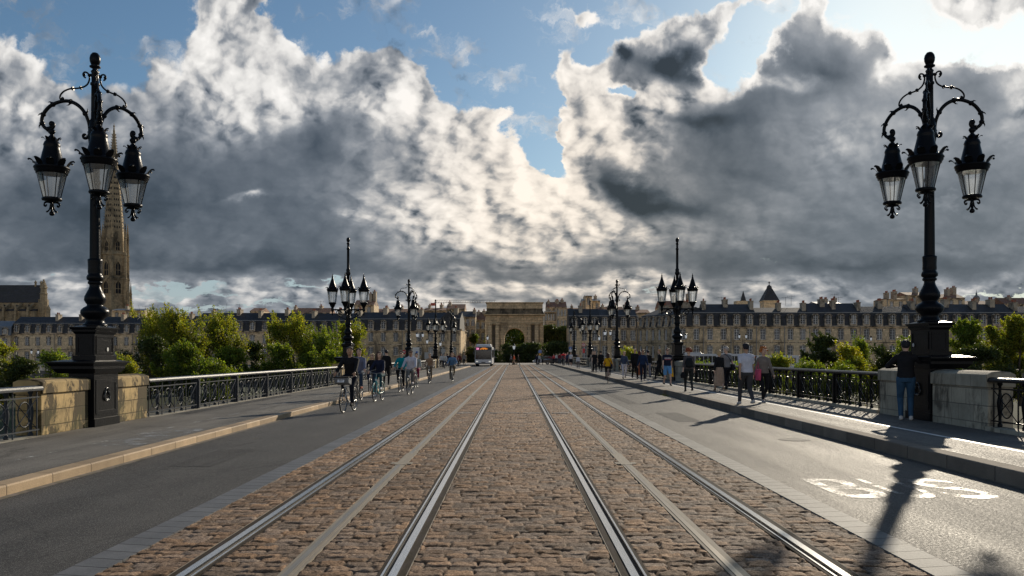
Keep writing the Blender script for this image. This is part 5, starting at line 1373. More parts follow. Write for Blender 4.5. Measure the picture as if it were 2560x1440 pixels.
def front(px0, Z0, px1, Z1, bays, yrow, yc, ym, yr, label, zb=-1.1, **kw):
    Zm = (Z0 + Z1) / 2; zz = lambda y: z_at(y, Zm)
    rows = [(zz(a), zz(c)) for a, c in yrow]
    return house('town_house', label, (X_at(px0, Z0), Z0), (X_at(px1, Z1), Z1), bays, zb, rows, zz(yc), zz(ym) if ym else None, zz(yr), **kw)
RB = [(894, 864), (849, 822.5)]
def zline(px): return 201 - (px - 1690) * 6 / 870
Bh = [(1690, 1758, 2, 766, 'with iron balconies beside the bent corner', WALL2, (0.02,)), (1758, 1826, 2, 757, 'just right of the second lamp under a tall chimney', WALL, (0.0, .97)), (1826, 1890, 2, 757, 'behind the man in the grey t-shirt', WALL2, (.98,)),
      (1890, 1960, 2, 766, 'below the slate pavilion tower', WALL, (.96,)), (1960, 2023, 2, 766, 'left of the dark conifer on the bank', WALL3, (.97,)), (2023, 2150, 4, 755, 'behind the dark conifer on the right bank', WALL, (.55, .35)),
      (2150, 2280, 4, 763, 'behind the double street lantern on the right quay', WALL, (.02, .5)), (2280, 2410, 4, 757, 'behind the pedestal of the nearest right lamp', WALL2, (.1, .8)), (2410, 2540, 4, 757, 'behind the yellow green trees at the right edge', WALL, (.3, .7)), (2540, 2670, 4, 763, 'cut by the right edge of the picture', WALL, (.1, .8)), (2670, 2930, 8, 757, 'beyond the right edge', WALL2, (.2, .7))]
for (a, c, n, yr, lb, w, ch) in Bh:
    if a > 2600: continue
    front(a, zline(a), c, zline(c), n, RB, 815, 781, yr, f'right quay slate roofed stone house {lb}', wall=w, chim=ch, balcony='balcon' in lb)
front(1422, 216, 1500, 216, 3, [(894, 865), (851, 826)], 819, 789, 770, 'right stone house at the near corner of the gate square, behind the far lamps', wall=WALL, chim=(.4,), depth=9)
front(1500, 216, 1594, 216, 4, [(894, 865), (851, 826)], 819, 789, 771, 'right stone house left of the bent corner, behind the third lamp', wall=WALL2, chim=(.3, .75))
front(1594, 216, 1690, 201.3, 6, [(894, 865), (850, 825)], 817.5, 787, 770, 'narrow angled stone house turning the corner on the right', wall=WALL2, chim=(.35, .8), ww=1.0)
LB = [(910, 878), (864, 838)]
front(880, 231, 1005, 230, 4, [(888, 868), (853, 832)], 826, 797, 778, 'left stone house with arched doorway behind the third lamp', wall=WALL2, chim=(.1, .6))
front(1005, 230, 1149, 229, 5, [(888, 868), (853, 832)], 826, 797, 779, 'left corner stone house at the gate square behind the far lamps', wall=WALL, chim=(.3, .9))
front(1149.5, 229.5, 1168, 262, 5, [(888, 866), (853, 832)], 827, 800, 785, 'sunlit side front of the left corner house facing the gate square', wall=WALL3, chim=(), depth=6)
L2 = [(900, 872), (858, 838)]
front(487, 243, 615, 242, 4, L2, 828, 801, 780, 'left stone house with slate roof between the two big willow clumps, left part', wall=WALL3, chim=(.28, .75))
front(615, 242, 740, 242, 4, L2, 828, 801, 780, 'left stone house with slate roof above the small dark round tree', wall=WALL, chim=(.22, .74))
front(740, 242, 880, 240, 5, L2, 828, 801, 781, 'left stone house mostly hidden by the willows beside the second lamp', wall=WALL2, chim=(.25, .7))
L1 = [(903, 880), (863, 843)]
front(27, 262, 135, 262, 4, L1, 833, 808, 790, 'left stone house with slate roof near the left edge', wall=WALL3, chim=(.98,))
front(135, 262, 245, 262, 4, L1, 833, 808, 790, 'left stone house behind the nearest left lamp pedestal', wall=WALL, chim=(.5,))
front(245, 262, 330, 262, 3, L1, 833, 808, 790, 'left stone house between the lamp pedestal and the willows', wall=WALL, chim=(.6,))
front(330, 262, 408, 262, 3, L1, 833, 808, 792, 'left stone house behind the first big willow', wall=WALL2, chim=(.6,))
front(408, 259, 442, 259, 2, [(825, 806)], 790, None, 783, 'blank pale party wall block with two niches above the willows', wall=WALL3, chim=(), depth=7, roof=ZINC, dorm=False)
front(442, 262, 487, 262, 2, L1, 830, 806, 788, 'left stone house hidden behind the tallest willow', wall=WALL2, chim=(.6,))
front(-110, 256, 26, 260, 5, [(900, 878), (866, 846)], 838, 816, 800, 'paler stone house with grey roof at the left edge', wall=WALL3, roof=ZINC, chim=(.5,))
# buildings rising behind the rows
BG = 'roofs and houses rising behind the quay fronts'
def back(px0, px1, Z, yc, yr, label, bays=3, rows=1, wall=None, roof=None, chim=(.3,), depth=10, ang=0.0, chh=1.2):
    m = Z / F; rw = []
    y = yc + 6
    for i in range(rows): rw.insert(0, (z_at(y + 18, Z), z_at(y + 1, Z))); y += 27
    Z1 = Z + ang
    rw = [(z_at(yc + 6 + 27 * (rows - 1 - i) + 16, Z), z_at(yc + 6 + 27 * (rows - 1 - i), Z)) for i in range(rows)]
    return house('background_house', label, (X_at(px0, Z), Z), (X_at(px1, Z1), Z1), bays, -1.0, rw, z_at(yc, Z), None, z_at(yr, Z), depth=depth, wall=wall or WALL3, roof=roof or TILE, dorm=False, ww=.95, chim=chim, chh=chh, group=BG, cat='house')
back(1060, 1118, 290, 776, 768, 'low tiled roof house left of the gate behind the corner house', 4, 1, WALL2, chim=(.2, .7))
back(1116, 1162, 275, 772, 758, 'tall tiled gable house just left of the gate', 3, 2, WALL, chim=(.15,))
back(1150, 1189, 262, 792, 776, 'narrow cream house with slate roof beside the gate', 3, 3, WALL3, SLATE, (.9,))
back(1188, 1214, 268, 800, 778, 'tiled roof house touching the left side of the gate', 2, 3, WALL2, TILE, (.3, .8))
back(1362, 1394, 300, 779, 776, 'pale flat topped building just right of the gate', 5, 2, WALL3, ZINC, (.3,))
back(1392, 1417, 296, 768, 752, 'taller pale gabled building right of the gate', 3, 3, WALL3, TILE, (.1, .6))
back(1366, 1396, 320, 768, 753, 'gable with chimneys behind the pale building right of the gate', 2, 1, WALL2, TILE, (.2, .9))
back(1414, 1456, 330, 776, 768, 'rough tiled house between the gate and the far right lamps', 3, 1, WALL2, TILE, (.4,))
back(1456, 1500, 325, 752, 745, 'yellowish rooftop belvedere above the far right lamps', 3, 1, WALL3, ZINC, (.3, .8))
back(1463, 1480, 322, 740, 736, 'small square turret on top of the belvedere', 1, 1, WALL3, ZINC, ())
back(1496, 1560, 300, 778, 765, 'orange roofed house behind the third right lamp', 3, 1, WALL3, TILE, (.2, .7))
back(1560, 1625, 290, 782, 772, 'tiled house behind the right corner row', 3, 1, WALL2, TILE, (.3, .6))
back(1650, 1735, 285, 768, 750, 'orange brick house behind the second right lamp', 4, 1, WALL2, TILE, (.1, .5, .9), chh=2.2)
back(2042, 2106, 270, 760, 752, 'white rendered attic with flat grey roof on the right', 4, 1, WALL3, ZINC, (.5, .9))
back(2217, 2264, 270, 748, 744, 'square block with a cluster of red chimney pots on the right', 2, 1, WALL3, TILE, (.25, .75), chh=2.0)
back(2266, 2345, 280, 738, 728, 'grey block with tiled roof left of the tall right lamp pole', 2, 1, WALL2, TILE, (.45, .98), chh=1.8)
back(2345, 2412, 285, 745, 733, 'tiled roof with two chimney stacks right of the lamp pole', 3, 1, WALL3, TILE, (.55, .85), chh=2.4)
back(2412, 2480, 290, 762, 750, 'low brown roofs near the right edge', 3, 1, WALL2, TILE, (.6,))
back(2510, 2600, 280, 760, 742, 'brown tiled roof cut by the right edge', 3, 1, WALL2, TILE, (.3,))
back(728, 825, 300, 782, 768, 'red tiled roof above the second willow clump', 4, 1, WALL3, TILE, (.05, .7))
back(625, 655, 310, 778, 768, 'small round tiled turret above the left row', 3, 1, WALL3, TILE, ())
back(885, 935, 285, 762, 748, 'cream gable with a tall chimney behind the second left lamp', 2, 1, WALL3, TILE, (.75, .95), chh=3.0)
back(940, 1060, 300, 780, 770, 'long tiled roof behind the third left lamp', 5, 1, WALL2, TILE, (.2, .5, .85))
back(278, 362, 300, 776, 770, 'plain cream wall with orange chimney at the foot of the spire', 3, 1, WALL3, ZINC, (.35,))

# roof aerials
def aerial(px, Z, yb, yt, k):
    x = X_at(px, Z); z0, z1 = z_at(yb, Z), z_at(yt, Z); b = MB(); b.tube([(0, 0, 0), (0, 0, z1 - z0)], .035, 4); h = z1 - z0
    b.tube([(-.9, 0, h * .92), (.9, 0, h * .92)], .02, 4)
    for i in range(5): u = -.85 + i * .42; b.tube([(u, -.35, h * .92), (u, .35, h * .92)], .014, 4); b.tube([(u, 0, h * .92 - .22), (u, 0, h * .92 + .22)], .014, 4)
    if k % 2: b.tube([(-.6, 0, h * .7), (.6, 0, h * .7)], .02, 4)
    b.build('roof_aerial', mat('aerial_metal', (.10, .10, .10), .5, .5), loc=(x, Z + 3, z0), label=f'thin television aerial {k}', cat='aerial', group='television aerials on the roofs')
AER = [(353, 262, 'left of the willows'), (370, 262, 'first of the pair by the cream wall'), (413, 262, 'over the pale party wall'), (590, 245, 'over the left slate row'), (655, 245, 'beside the round turret'), (795, 245, 'over the red roof by the second lamp'), (1974, 205, 'tall one right of the pavilion tower'), (1988, 206, 'short one right of the pavilion tower'), (2098, 206, 'over the white attic'), (2108, 207, 'right of the white attic pair'), (2458, 210, 'near the right edge'), (1645, 215, 'left of the second right lamp'), (1812, 210, 'over the tall chimneys')]
for i, (px, Z, lb) in enumerate(AER):
    yb = 785 if px < 500 else (780 if px < 1000 else 762); aerial(px, Z, yb, yb - 22 - (i % 3) * 4, i)
for o, (px, Z, lb) in zip([o for o in col.objects if o.name.startswith('roof_aerial')], AER): o['label'] = 'thin television aerial on the roofs, ' + lb

# ------------------------------------------------------------------ triumphal gate
GST = stone_mat('gate_stone', (.66, .48, .30), 1.4, .62, stain=(.06, .048, .032), damt=(.50, .74), dscale=.28, jointdark=.4, bscale=4)
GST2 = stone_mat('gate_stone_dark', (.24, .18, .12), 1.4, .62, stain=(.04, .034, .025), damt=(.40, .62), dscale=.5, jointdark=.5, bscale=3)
def gate():
    Z = 226; k = Z / F; G = empty('triumphal_gate', (X_at(1286.5, Z), Z, 0), label='large stone triumphal arch with attic and four half columns at the end of the bridge', cat='triumphal arch')
    zz = lambda y: z_at(y, Z); W = 7.35; D = 6.5; za = zz(809); zb = -1.1
    def arc(n=24): return [((2.62) * math.cos(PI * i / n), zz(846) + 2.62 * math.sin(PI * i / n)) for i in range(n + 1)]
    a = arc(); b = MB()
    # front and back faces with the opening
    for y in (0, D):
        poly_r = [(2.62, zb), (W, zb), (W, za)] + [(0, za)] + [p for p in a[:len(a) // 2 + 1]][::-1]
        poly_l = [(-x, z) for x, z in poly_r]
        for pl in (poly_r, poly_l):
            # fan of quads between arch and outer edge
            pass
        n = len(a) // 2
        for s in (1, -1):
            vs = [(s * 2.62, zb), (s * W, zb), (s * W, zz(846)), (s * 2.62, zz(846))]
            f = [(v[0], y, v[1]) for v in vs]; flip = (s > 0) == (y == 0); b.add(f, [(0, 1, 2, 3) if flip else (3, 2, 1, 0)])
            outer = []
            for i in range(n + 1):
                t = i / n
                outer.append((W, zz(846) + (za - zz(846)) * min(1, t * 2)) if t <= .5 else (W * (1 - (t - .5) * 2), za))
            for i in range(n):
                q = [a[i], outer[i], outer[i + 1], a[i + 1]]; f = [(s * v[0], y, v[1]) for v in q]; b.add(f, [(0, 1, 2, 3) if flip else (3, 2, 1, 0)])
    pr = [(2.62, zb)] + a + [(-2.62, zb)]
    for i in range(len(pr) - 1): (x0, z0), (x1, z1) = pr[i], pr[i + 1]; b.add([(x0, 0, z0), (x0, D, z0), (x1, D, z1), (x1, 0, z1)], [(0, 3, 2, 1)])
    for s in (-1, 1): b.add([(s * W, 0, zb), (s * W, D, zb), (s * W, D, za), (s * W, 0, za)], [(0, 1, 2, 3) if s > 0 else (3, 2, 1, 0)])
    b.build('arch_body', GST, G)
    b = MB()                                                # rustication bands and voussoirs, proud of the body
    for s in (-1, 1):
        z = zb + .3; i = 0
        while z < zz(812):
            for (x0, x1) in ((2.70, 3.55), (4.1 + .75, 4.95 + .0), (6.45, W + .06)):
                if x1 - x0 > .2: b.box(*sorted((s * x0, s * x1)), -.10, 0, z, z + .50)
            z += .62
        for i in range(7):
            a0 = PI * (i + .06) / 14 + .02; a1 = PI * (i + .90) / 14 + .02; r0, r1 = 2.64, 3.7 + (.5 if i % 2 else 0)
            q = [(s * r * math.cos(t), -.12, zz(846) + r * math.sin(t)) for r, t in ((r0, a0), (r1, a0), (r1, a1), (r0, a1))]
            q2 = [(x, 0, z) for x, _, z in q]; b.add(q + q2, [(0, 1, 2, 3) if s > 0 else (3, 2, 1, 0), (0, 4, 5, 1), (1, 5, 6, 2), (2, 6, 7, 3), (3, 7, 4, 0)])
    b.build('rusticated_blocks', GST, G)
    for px in (1225, 1243.5, 1322.5, 1342):
        x = (px - 1286.5) * k; c = MB(); c.lathe([(.62, zb), (.62, zb + .7), (.56, zb + .8), (.56, zz(816)), (.52, zz(814)), (.62, zz(812.5)), (.66, zz(811.5))], 20, c=(x, -.12, 0), sy=1.0)
        c.box(x - .68, x + .68, -.80, 0, zz(811.4), za - .002); c.box(x - .72, x + .72, -.84, 0, zb, zb + .45); c.build('half_column', GST, G)
    for px in (1234.3, 1332.2):  # flat proud plates; their dark colour paints the shade between the columns
        x = (px - 1286.5) * k; c = MB(); c.box(x - .42, x + .42, -.03, 0, zb + .6, zz(812.5)); c.build('recess_shade_plate', mat('painted_recess_shade', (.10, .075, .05), .9, var=.4, scale=1), G)
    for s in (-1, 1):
        c = MB(); c.box(*sorted((s * 6.02, s * 6.40)), -.03, 0, zb + .6, zz(812.5)); c.box(*sorted((s * 3.62, s * 3.80)), -.03, 0, zb + .6, zz(812.5)); c.build('recess_shade_plate', MATS['painted_recess_shade'], G)
    e = MB(); e.box(-W - .1, W + .1, -.25, D + .1, za, zz(803.5)); e.box(-W + .55, -W + 3.35, -.80, -.251, za, zz(804)); e.box(W - 3.35, W - .55, -.80, -.251, za, zz(804))
    e.box(-W - .05, W + .05, -.18, D + .05, zz(803.5) + .001, zz(789)); 
    for i in range(23):
        x = -W + .35 + i * (2 * W - .7) / 22; e.box(x - .20, x + .20, -.30, -.181, zz(802.5), zz(790.5))
    e.box(-W - .35, W + .35, -.65, D + .35, zz(789) + .001, zz(787.5)); e.box(-W - .6, W + .6, -.95, D + .6, zz(787.5) + .001, zz(785.5)); e.build('entablature', GST, G)
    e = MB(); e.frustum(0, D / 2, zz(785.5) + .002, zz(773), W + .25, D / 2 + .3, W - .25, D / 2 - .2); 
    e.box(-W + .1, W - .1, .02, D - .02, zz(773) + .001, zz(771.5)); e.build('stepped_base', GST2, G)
    e = MB(); e.box(-W + .15, W - .15, .12, D - .12, zz(771.5) + .001, zz(758.5)); e.box(-W, W, -.05, D + .05, zz(758.5) + .001, zz(757)); e.box(-W - .12, W + .12, -.2, D + .2, zz(757) + .001, zz(755.3))
    for x in (-5.6, -2.6, 2.6, 5.6): e.box(x - .2, x + .2, .05, .119, zz(771), zz(759))
    e.build('attic', GST, G)
gate()

# ------------------------------------------------------------------ gothic spire
SPS = stone_mat('spire_stone', (.40, .31, .20), 1.2, .6, stain=(.05, .042, .03), damt=(.45, .68), dscale=.16, jointdark=.5, bscale=2)
SPD = mat('belfry_dark_opening', (.008, .008, .010), .9)
def spire():
    Z = 430; k = Z / F; zz = lambda y: z_at(y, Z); S = empty('gothic_spire', (X_at(285, Z), Z, 0), label='tall gothic stone bell tower with crocketed hexagonal spire behind the nearest left lamp', cat='church spire')
    b = MB(); r0 = 6.0; ph = R(30) + .25
    b.lathe([(r0 + .6, -2), (r0 + .6, zz(770)), (r0 + .2, zz(765)), (r0, zz(700)), (r0 + .35, zz(699)), (r0 + .35, zz(696)), (r0 - .2, zz(694)), (r0 - .4, zz(640)), (r0 + .1, zz(638)), (r0 + .1, zz(634)), (r0 - .6, zz(630)), (r0 - .9, zz(590)), (r0 - 1.2, zz(578))], 6, smooth=False, phase=ph)
    b.build('tower', SPS, S)
    b = MB()
    def rad(z): return np.interp(z, [zz(585), zz(520), zz(430), zz(345), zz(315)], [5.0, 4.0, 2.3, .75, .22])
    zs = np.linspace(zz(585), zz(315), 40)
    b.lathe([(float(rad(z)), float(z)) for z in zs] + [(.35, zz(330) + 1.2 - 1.2 + 3)][:0], 6, smooth=False, phase=ph)
    b.lathe([(.2, zz(318)), (.5, zz(316)), (.5, zz(315)), (.15, zz(313)), (.12, zz(308))], 6); b.lathe([(.7, zz(341)), (.95, zz(339)), (.7, zz(337))], 6, phase=ph); b.lathe([(.45, zz(329)), (.65, zz(327.5)), (.45, zz(326))], 6, phase=ph)
    so = b.build('spire', SPS, S)
    b = MB()                                                # crockets along the edges
    for e in range(6):
        a = ph + e * PI / 3; c, s = math.cos(a), math.sin(a)
        for z in np.arange(zz(580), zz(335), 1.35):
            r = float(rad(z)); b.add([(c * r * .98, s * r * .98, z), (c * (r + .55) - s * .15, s * (r + .55) + c * .15, z + .35), (c * (r + .55) + s * .15, s * (r + .55) - c * .15, z + .35), (c * (r + .25), s * (r + .25), z + .75)], [(0, 1, 3), (0, 3, 2), (0, 2, 1), (1, 2, 3)])
    b.build('crockets', SPS, so)
    b = MB(); b2 = MB()                                              # pierced openings in rows up the faces
    for e in range(6):
        a = ph + (e + .5) * PI / 3; c, s = math.cos(a), math.sin(a)
        for i, z in enumerate(np.arange(zz(572), zz(400), 2.7)):
            ap = float(rad(z)) * math.cos(PI / 6) + .04; hw = float(rad(z)) * .5
            for u in ((-.5, 0, .5) if hw > 1.3 else (0,)):
                w = .26 if hw > 1.3 else .2; x0 = u * hw - w; x1 = u * hw + w; h = .85
                def P(x, zt): rr = float(rad(zt)) * math.cos(PI / 6) + .05; return (c * rr - s * x, s * rr + c * x, zt)
                b.add([P(x0, z), P(x1, z), P(x1, z + h), P(0.5 * (x0 + x1), z + h + .3), P(x0, z + h)], [(0, 1, 2, 3, 4)])
    b.build('spire_openings', SPD, so)
    for e in range(6):                                       # corner buttresses with pinnacles
        a = ph + e * PI / 3; c, s = math.cos(a), math.sin(a); b = MB(); R0 = r0 + .55
        b.lathe([(1.25, -2), (1.15, zz(745)), (1.3, zz(744)), (1.0, zz(738)), (.95, zz(700)), (1.15, zz(699)), (.85, zz(693)), (.8, zz(640)), (1.0, zz(639)), (.7, zz(634)), (.62, zz(598)), (.85, zz(597)), (.6, zz(592)), (.05, zz(556))], 8, c=(c * R0, s * R0, 0), smooth=False)
        for i, z in enumerate(np.arange(zz(592), zz(560), .9)):
            r = .62 * (1 - (z - zz(592)) / (zz(556) - zz(592))); 
            for q in range(4): t = q * PI / 2; b.box(c * R0 + math.cos(t) * r - .1, c * R0 + math.cos(t) * r + .1, s * R0 + math.sin(t) * r - .1, s * R0 + math.sin(t) * r + .1, z, z + .35)
        R1 = R0 + 1.5; b.lathe([(.6, -2), (.6, zz(735)), (.75, zz(734)), (.5, zz(730)), (.04, zz(700))], 6, c=(c * R1, s * R1, 0), smooth=False)
        b.build('buttress', SPS, S)
    for e in range(6):                                       # lancet openings on two storeys plus gablets
        a = ph + (e + .5) * PI / 3; c, s = math.cos(a), math.sin(a)
        def lanc(z0, z1, w, r, nm, m, off):
            def P(x, z): return (c * (r + off) - s * x, s * (r + off) + c * x, z)
            h = z1 - z0; n = 6; top = [(w * math.cos(t) if 0 else w * (1 - i / n), z0 + h * .72 + h * .28 * math.sin(PI / 2 * i / n)) for i, t in [(i, 0) for i in range(n + 1)]]
            pts = [(-w, z0), (w, z0)] + top + [(-x, z) for x, z in top[:-1][::-1]]
            return [P(x, z) for x, z in pts]
        b = MB()
        for (y0, y1, w, rr) in ((690, 655, 1.15, 5.82), (735, 703, 1.25, 6.06), (628, 604, .9, 5.42)):
            ap = rr * math.cos(PI / 6)
            v = lanc(zz(y0), zz(y1), w, ap, '', None, .06); b.add(v, [tuple(range(len(v)))])
        b.build('belfry_opening', SPD, S)
        b = MB()
        for (y0, y1, w, rr) in ((690, 655, 1.15, 5.82), (735, 703, 1.25, 6.06), (628, 604, .9, 5.42)):
            ap = rr * math.cos(PI / 6) + .12
            def P(x, z, d=0): return (c * (ap + d) - s * x, s * (ap + d) + c * x, z)
            z0, z1 = zz(y0), zz(y1)
            for sg in (-1, 1):
                v = [P(sg * w, z0), P(sg * (w + .35), z0), P(sg * (w + .35), z0 + (z1 - z0) * .72), P(0, z1 + 1.6), P(0, z1 + .2), P(sg * w, z0 + (z1 - z0) * .72)]
                b.add(v + [(x, y, z) for x, y, z in [P(sg * w, z0, .25), P(sg * (w + .35), z0, .25), P(sg * (w + .35), z0 + (z1 - z0) * .72, .25), P(0, z1 + 1.6, .25), P(0, z1 + .2, .25), P(sg * w, z0 + (z1 - z0) * .72, .25)]],
                      [(6, 7, 8, 9, 10, 11) if sg > 0 else (11, 10, 9, 8, 7, 6), (0, 1, 7, 6), (1, 2, 8, 7), (2, 3, 9, 8), (3, 4, 10, 9), (4, 5, 11, 10), (5, 0, 6, 11)])
            for zz_ in (z0 + (z1 - z0) * .35,): v = [P(-w, zz_, .02), P(w, zz_, .02), P(w, zz_ + .25, .02), P(-w, zz_ + .25, .02)]; b.add(v, [(0, 1, 2, 3)])
            v = [P(-.1, z0, .03), P(.1, z0, .03), P(.1, z1, .03), P(-.1, z1, .03)]; b.add(v, [(0, 1, 2, 3)])
        b.build('window_tracery', SPS, S)
spire()
def church():
    Z = 380; zz = lambda y: z_at(y, Z); x1 = X_at(97, Z); x0 = X_at(-160, Z)
    C_ = empty('gothic_church', (x1, Z, 0), label='dark roofed gothic church with buttresses and corner pinnacle at the far left', cat='church'); L = x1 - x0
    b = MB(); b.box(-L, 0, 2, 5, -1, zz(756)); b.box(-.6, 2.4, .6, 3.6, -1, zz(748)); b.box(-L, -.61, -2.5, 1.99, -1, zz(778)); b.build('nave_wall', SPS, C_)
    b = MB(); b.prism([(1.6, zz(756) + .01), (3.5, zz(711)), (5.4, zz(756) + .01)][::-1], (-L, -.61), 'x'); b.frustum(-L / 2 - .3, -.2, zz(778) + .01, zz(773), L / 2 - .31, 2.5, L / 2 - .31, .5); ro = b.build('roof', SLATE, C_)
    b = MB(); b.lathe([(1.5, zz(800)), (1.5, zz(735)), (1.8, zz(734)), (1.3, zz(731)), (1.25, zz(721)), (1.5, zz(720)), (.08, zz(697))], 8, c=(1.4, 1.4, 0), smooth=False)
    for z in np.arange(zz(719), zz(700), .8):
        r = 1.4 * (1 - (z - zz(720)) / (zz(697) - zz(720)))
        for q in range(4): t = q * PI / 2 + .4; b.box(1.4 + math.cos(t) * r - .15, 1.4 + math.cos(t) * r + .15, 1.4 + math.sin(t) * r - .15, 1.4 + math.sin(t) * r + .15, z, z + .4)
    b.build('corner_pinnacle', SPS, C_)
    for px, yt in ((92, 700), (78, 699)):
        b = MB(); x = X_at(px, Z) - x1; b.lathe([(.5, zz(715)), (.45, zz(706)), (.7, zz(705)), (.06, zz(yt))], 6, c=(x, 3.5, 0), smooth=False); b.build('roof_finial', SPS, ro)
    b = MB(); b.lathe([(.9, 5), (.9, zz(775)), (1.1, zz(774)), (.06, zz(762))], 6, c=(X_at(121, Z) - x1, 0, 0), smooth=False); b.build('low_pinnacle', SPS, C_)
    for i in range(8):
        x = -3 - i * 5.2; b = MB(); b.prism([(-3.8, -1), (-3.8, zz(778) + .5), (-3.2, zz(774) + .5), (1.99, zz(757)), (1.99, zz(763)), (-2.6, zz(781)), (-2.6, -1)], (x - .35, x + .35), 'x'); b.lathe([(.5, zz(778)), (.5, zz(768)), (.05, zz(758))], 6, c=(x, -3.3, 0), smooth=False); b.build('flying_buttress', SPS, C_)
        if i < 7:
            b = MB(); n = 8; xc = x - 2.6; b.add([(xc - 1.2, 1.95, zz(777)), (xc + 1.2, 1.95, zz(777)), (xc + 1.2, 1.95, zz(768)), (xc, 1.95, zz(760)), (xc - 1.2, 1.95, zz(768))], [(0, 1, 2, 3, 4)]); b.build('window', SPD, C_)
church()
def pavilion():
    Z = 300; zz = lambda y: z_at(y, Z); T_ = empty('pavilion_tower', (X_at(1923, Z), Z, 0), label='square tower with steep slate pyramid roof and small cupola above the right roofs', cat='tower')
    b = MB(); b.box(-2.5, 2.5, -2.5, 2.5, -1, zz(754)); b.box(-2.75, 2.75, -2.75, 2.75, zz(754) + .001, zz(752)); b.build('tower_wall', WALL3, T_)
    b = MB(); b.frustum(0, 0, zz(752) + .002, zz(722), 2.7, 2.7, .85, .85); b.box(-.75, .75, -.75, .75, zz(722) + .001, zz(719)); b.lathe([(.85, zz(719)), (.8, zz(716)), (.45, zz(713.5)), (.12, zz(712)), (.1, zz(709)), (.3, zz(707)), (.1, zz(705)), (.02, zz(702))], 10); b.build('roof', SLATE, T_)
    b = MB(); b.tube([(-.5, 0, zz(706)), (.5, 0, zz(706))], .06, 5); b.build('weather_vane', IRN, T_)
    Z = 360; b = MB(); b.frustum(0, 0, z_at(753, Z), z_at(727, Z), 1.0, 1.0, .03, .03); o = b.build('small_spire', SLATE, loc=(X_at(1858, Z), Z, 0), label='small thin dark spire left of the slate pavilion tower', cat='spire')
    b = MB(); b.box(-3.4, 3.4, -2, 2, -1, z_at(753, Z)); b.build('spire_base', WALL3, o)
    Z = 300; zz = lambda y: z_at(y, Z); o = empty('roof_cupola', (X_at(2441, Z), Z, 0), label='small domed cupola with lantern above the right roofs', cat='cupola')
    b = MB(); b.lathe([(1.0, 8), (1.0, zz(748)), (1.15, zz(747)), (1.0, zz(743)), (.5, zz(739)), (.28, zz(738)), (.28, zz(733)), (.1, zz(731)), (.03, zz(724))], 12); b.build('dome', mat('weathered_lead', (.18, .19, .19), .6, .2), o)
pavilion()
def crane():
    Z = 420; z = z_at(757, Z); x0, x1 = X_at(1085, Z), X_at(1240, Z); o = empty('tower_crane', (x0, Z, 0), label='pale lattice jib of a tower crane crossing behind the roofs left of the gate', cat='crane')
    cm = mat('crane_paint', (.55, .50, .42), .5); b = MB(); L = x1 - x0; n = 26
    for (y, h) in ((-.6, 0), (.6, 0), (0, 1.3)): b.tube([(0, y, z + h), (L, y, z + h)], .09, 4)
    for i in range(n): u = L * i / n; v = L * (i + .5) / n; w = L * (i + 1) / n; b.tube([(u, -.6, z), (v, 0, z + 1.3), (w, -.6, z)], .05, 3); b.tube([(u, .6, z), (v, 0, z + 1.3), (w, .6, z)], .05, 3)
    b.build('jib', cm, o); b = MB()
    for sx in (-.7, .7):
        for sy in (-.7, .7): b.tube([(4 + sx, sy, 0), (4 + sx, sy, z)], .1, 4)
    for i in range(14): h = z * i / 14; b.tube([(3.3, -.7, h), (4.7, -.7, h + z / 14)], .05, 3)
    b.build('mast', cm, o); b = MB(); b.box(-1.5, .5, -.8, .8, z - 1.4, z - .1); b.build('counterweight', mat('crane_red', (.4, .06, .03), .6), o)
crane()

# ------------------------------------------------------------------ trees
def leaf_mat(name, c1, c2, trans=.45):
    m = bpy.data.materials.new(name); m.use_nodes = True; MATS[name] = m; t = NT(m.node_tree); t.n.clear()
    tc = t.node('ShaderNodeTexCoord').outputs['Object']; at = t.node('ShaderNodeAttribute', attribute_name='tint').outputs['Color']
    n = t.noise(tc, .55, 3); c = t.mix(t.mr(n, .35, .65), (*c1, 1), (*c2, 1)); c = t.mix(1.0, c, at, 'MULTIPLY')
    d = t.node('ShaderNodeBsdfPrincipled'); t.put(d.inputs['Base Color'], c); d.inputs['Roughness'].default_value = .5; d.inputs['Specular IOR Level'].default_value = .35
    tr = t.node('ShaderNodeBsdfTranslucent'); t.put(tr.inputs[0], t.mix(1.0, c, (2.3, 2.2, .7, 1), 'MULTIPLY'))
    mx = t.node('ShaderNodeMixShader'); mx.inputs[0].default_value = trans; t.l.new(d.outputs[0], mx.inputs[1]); t.l.new(tr.outputs[0], mx.inputs[2])
    o = t.node('ShaderNodeOutputMaterial'); t.l.new(mx.outputs[0], o.inputs[0]); return m
LF_Y = leaf_mat('willow_leaves', (.115, .145, .024), (.185, .195, .03), .5)
LF_G = leaf_mat('green_leaves', (.08, .12, .02), (.13, .17, .025), .45)
LF_D = leaf_mat('dark_leaves', (.030, .046, .012), (.055, .075, .016), .25)
LF_YY = leaf_mat('yellow_leaves', (.26, .24, .02), (.18, .20, .02), .5)
BARK = mat('tree_bark', (.06, .045, .032), .9, var=.4, scale=4)
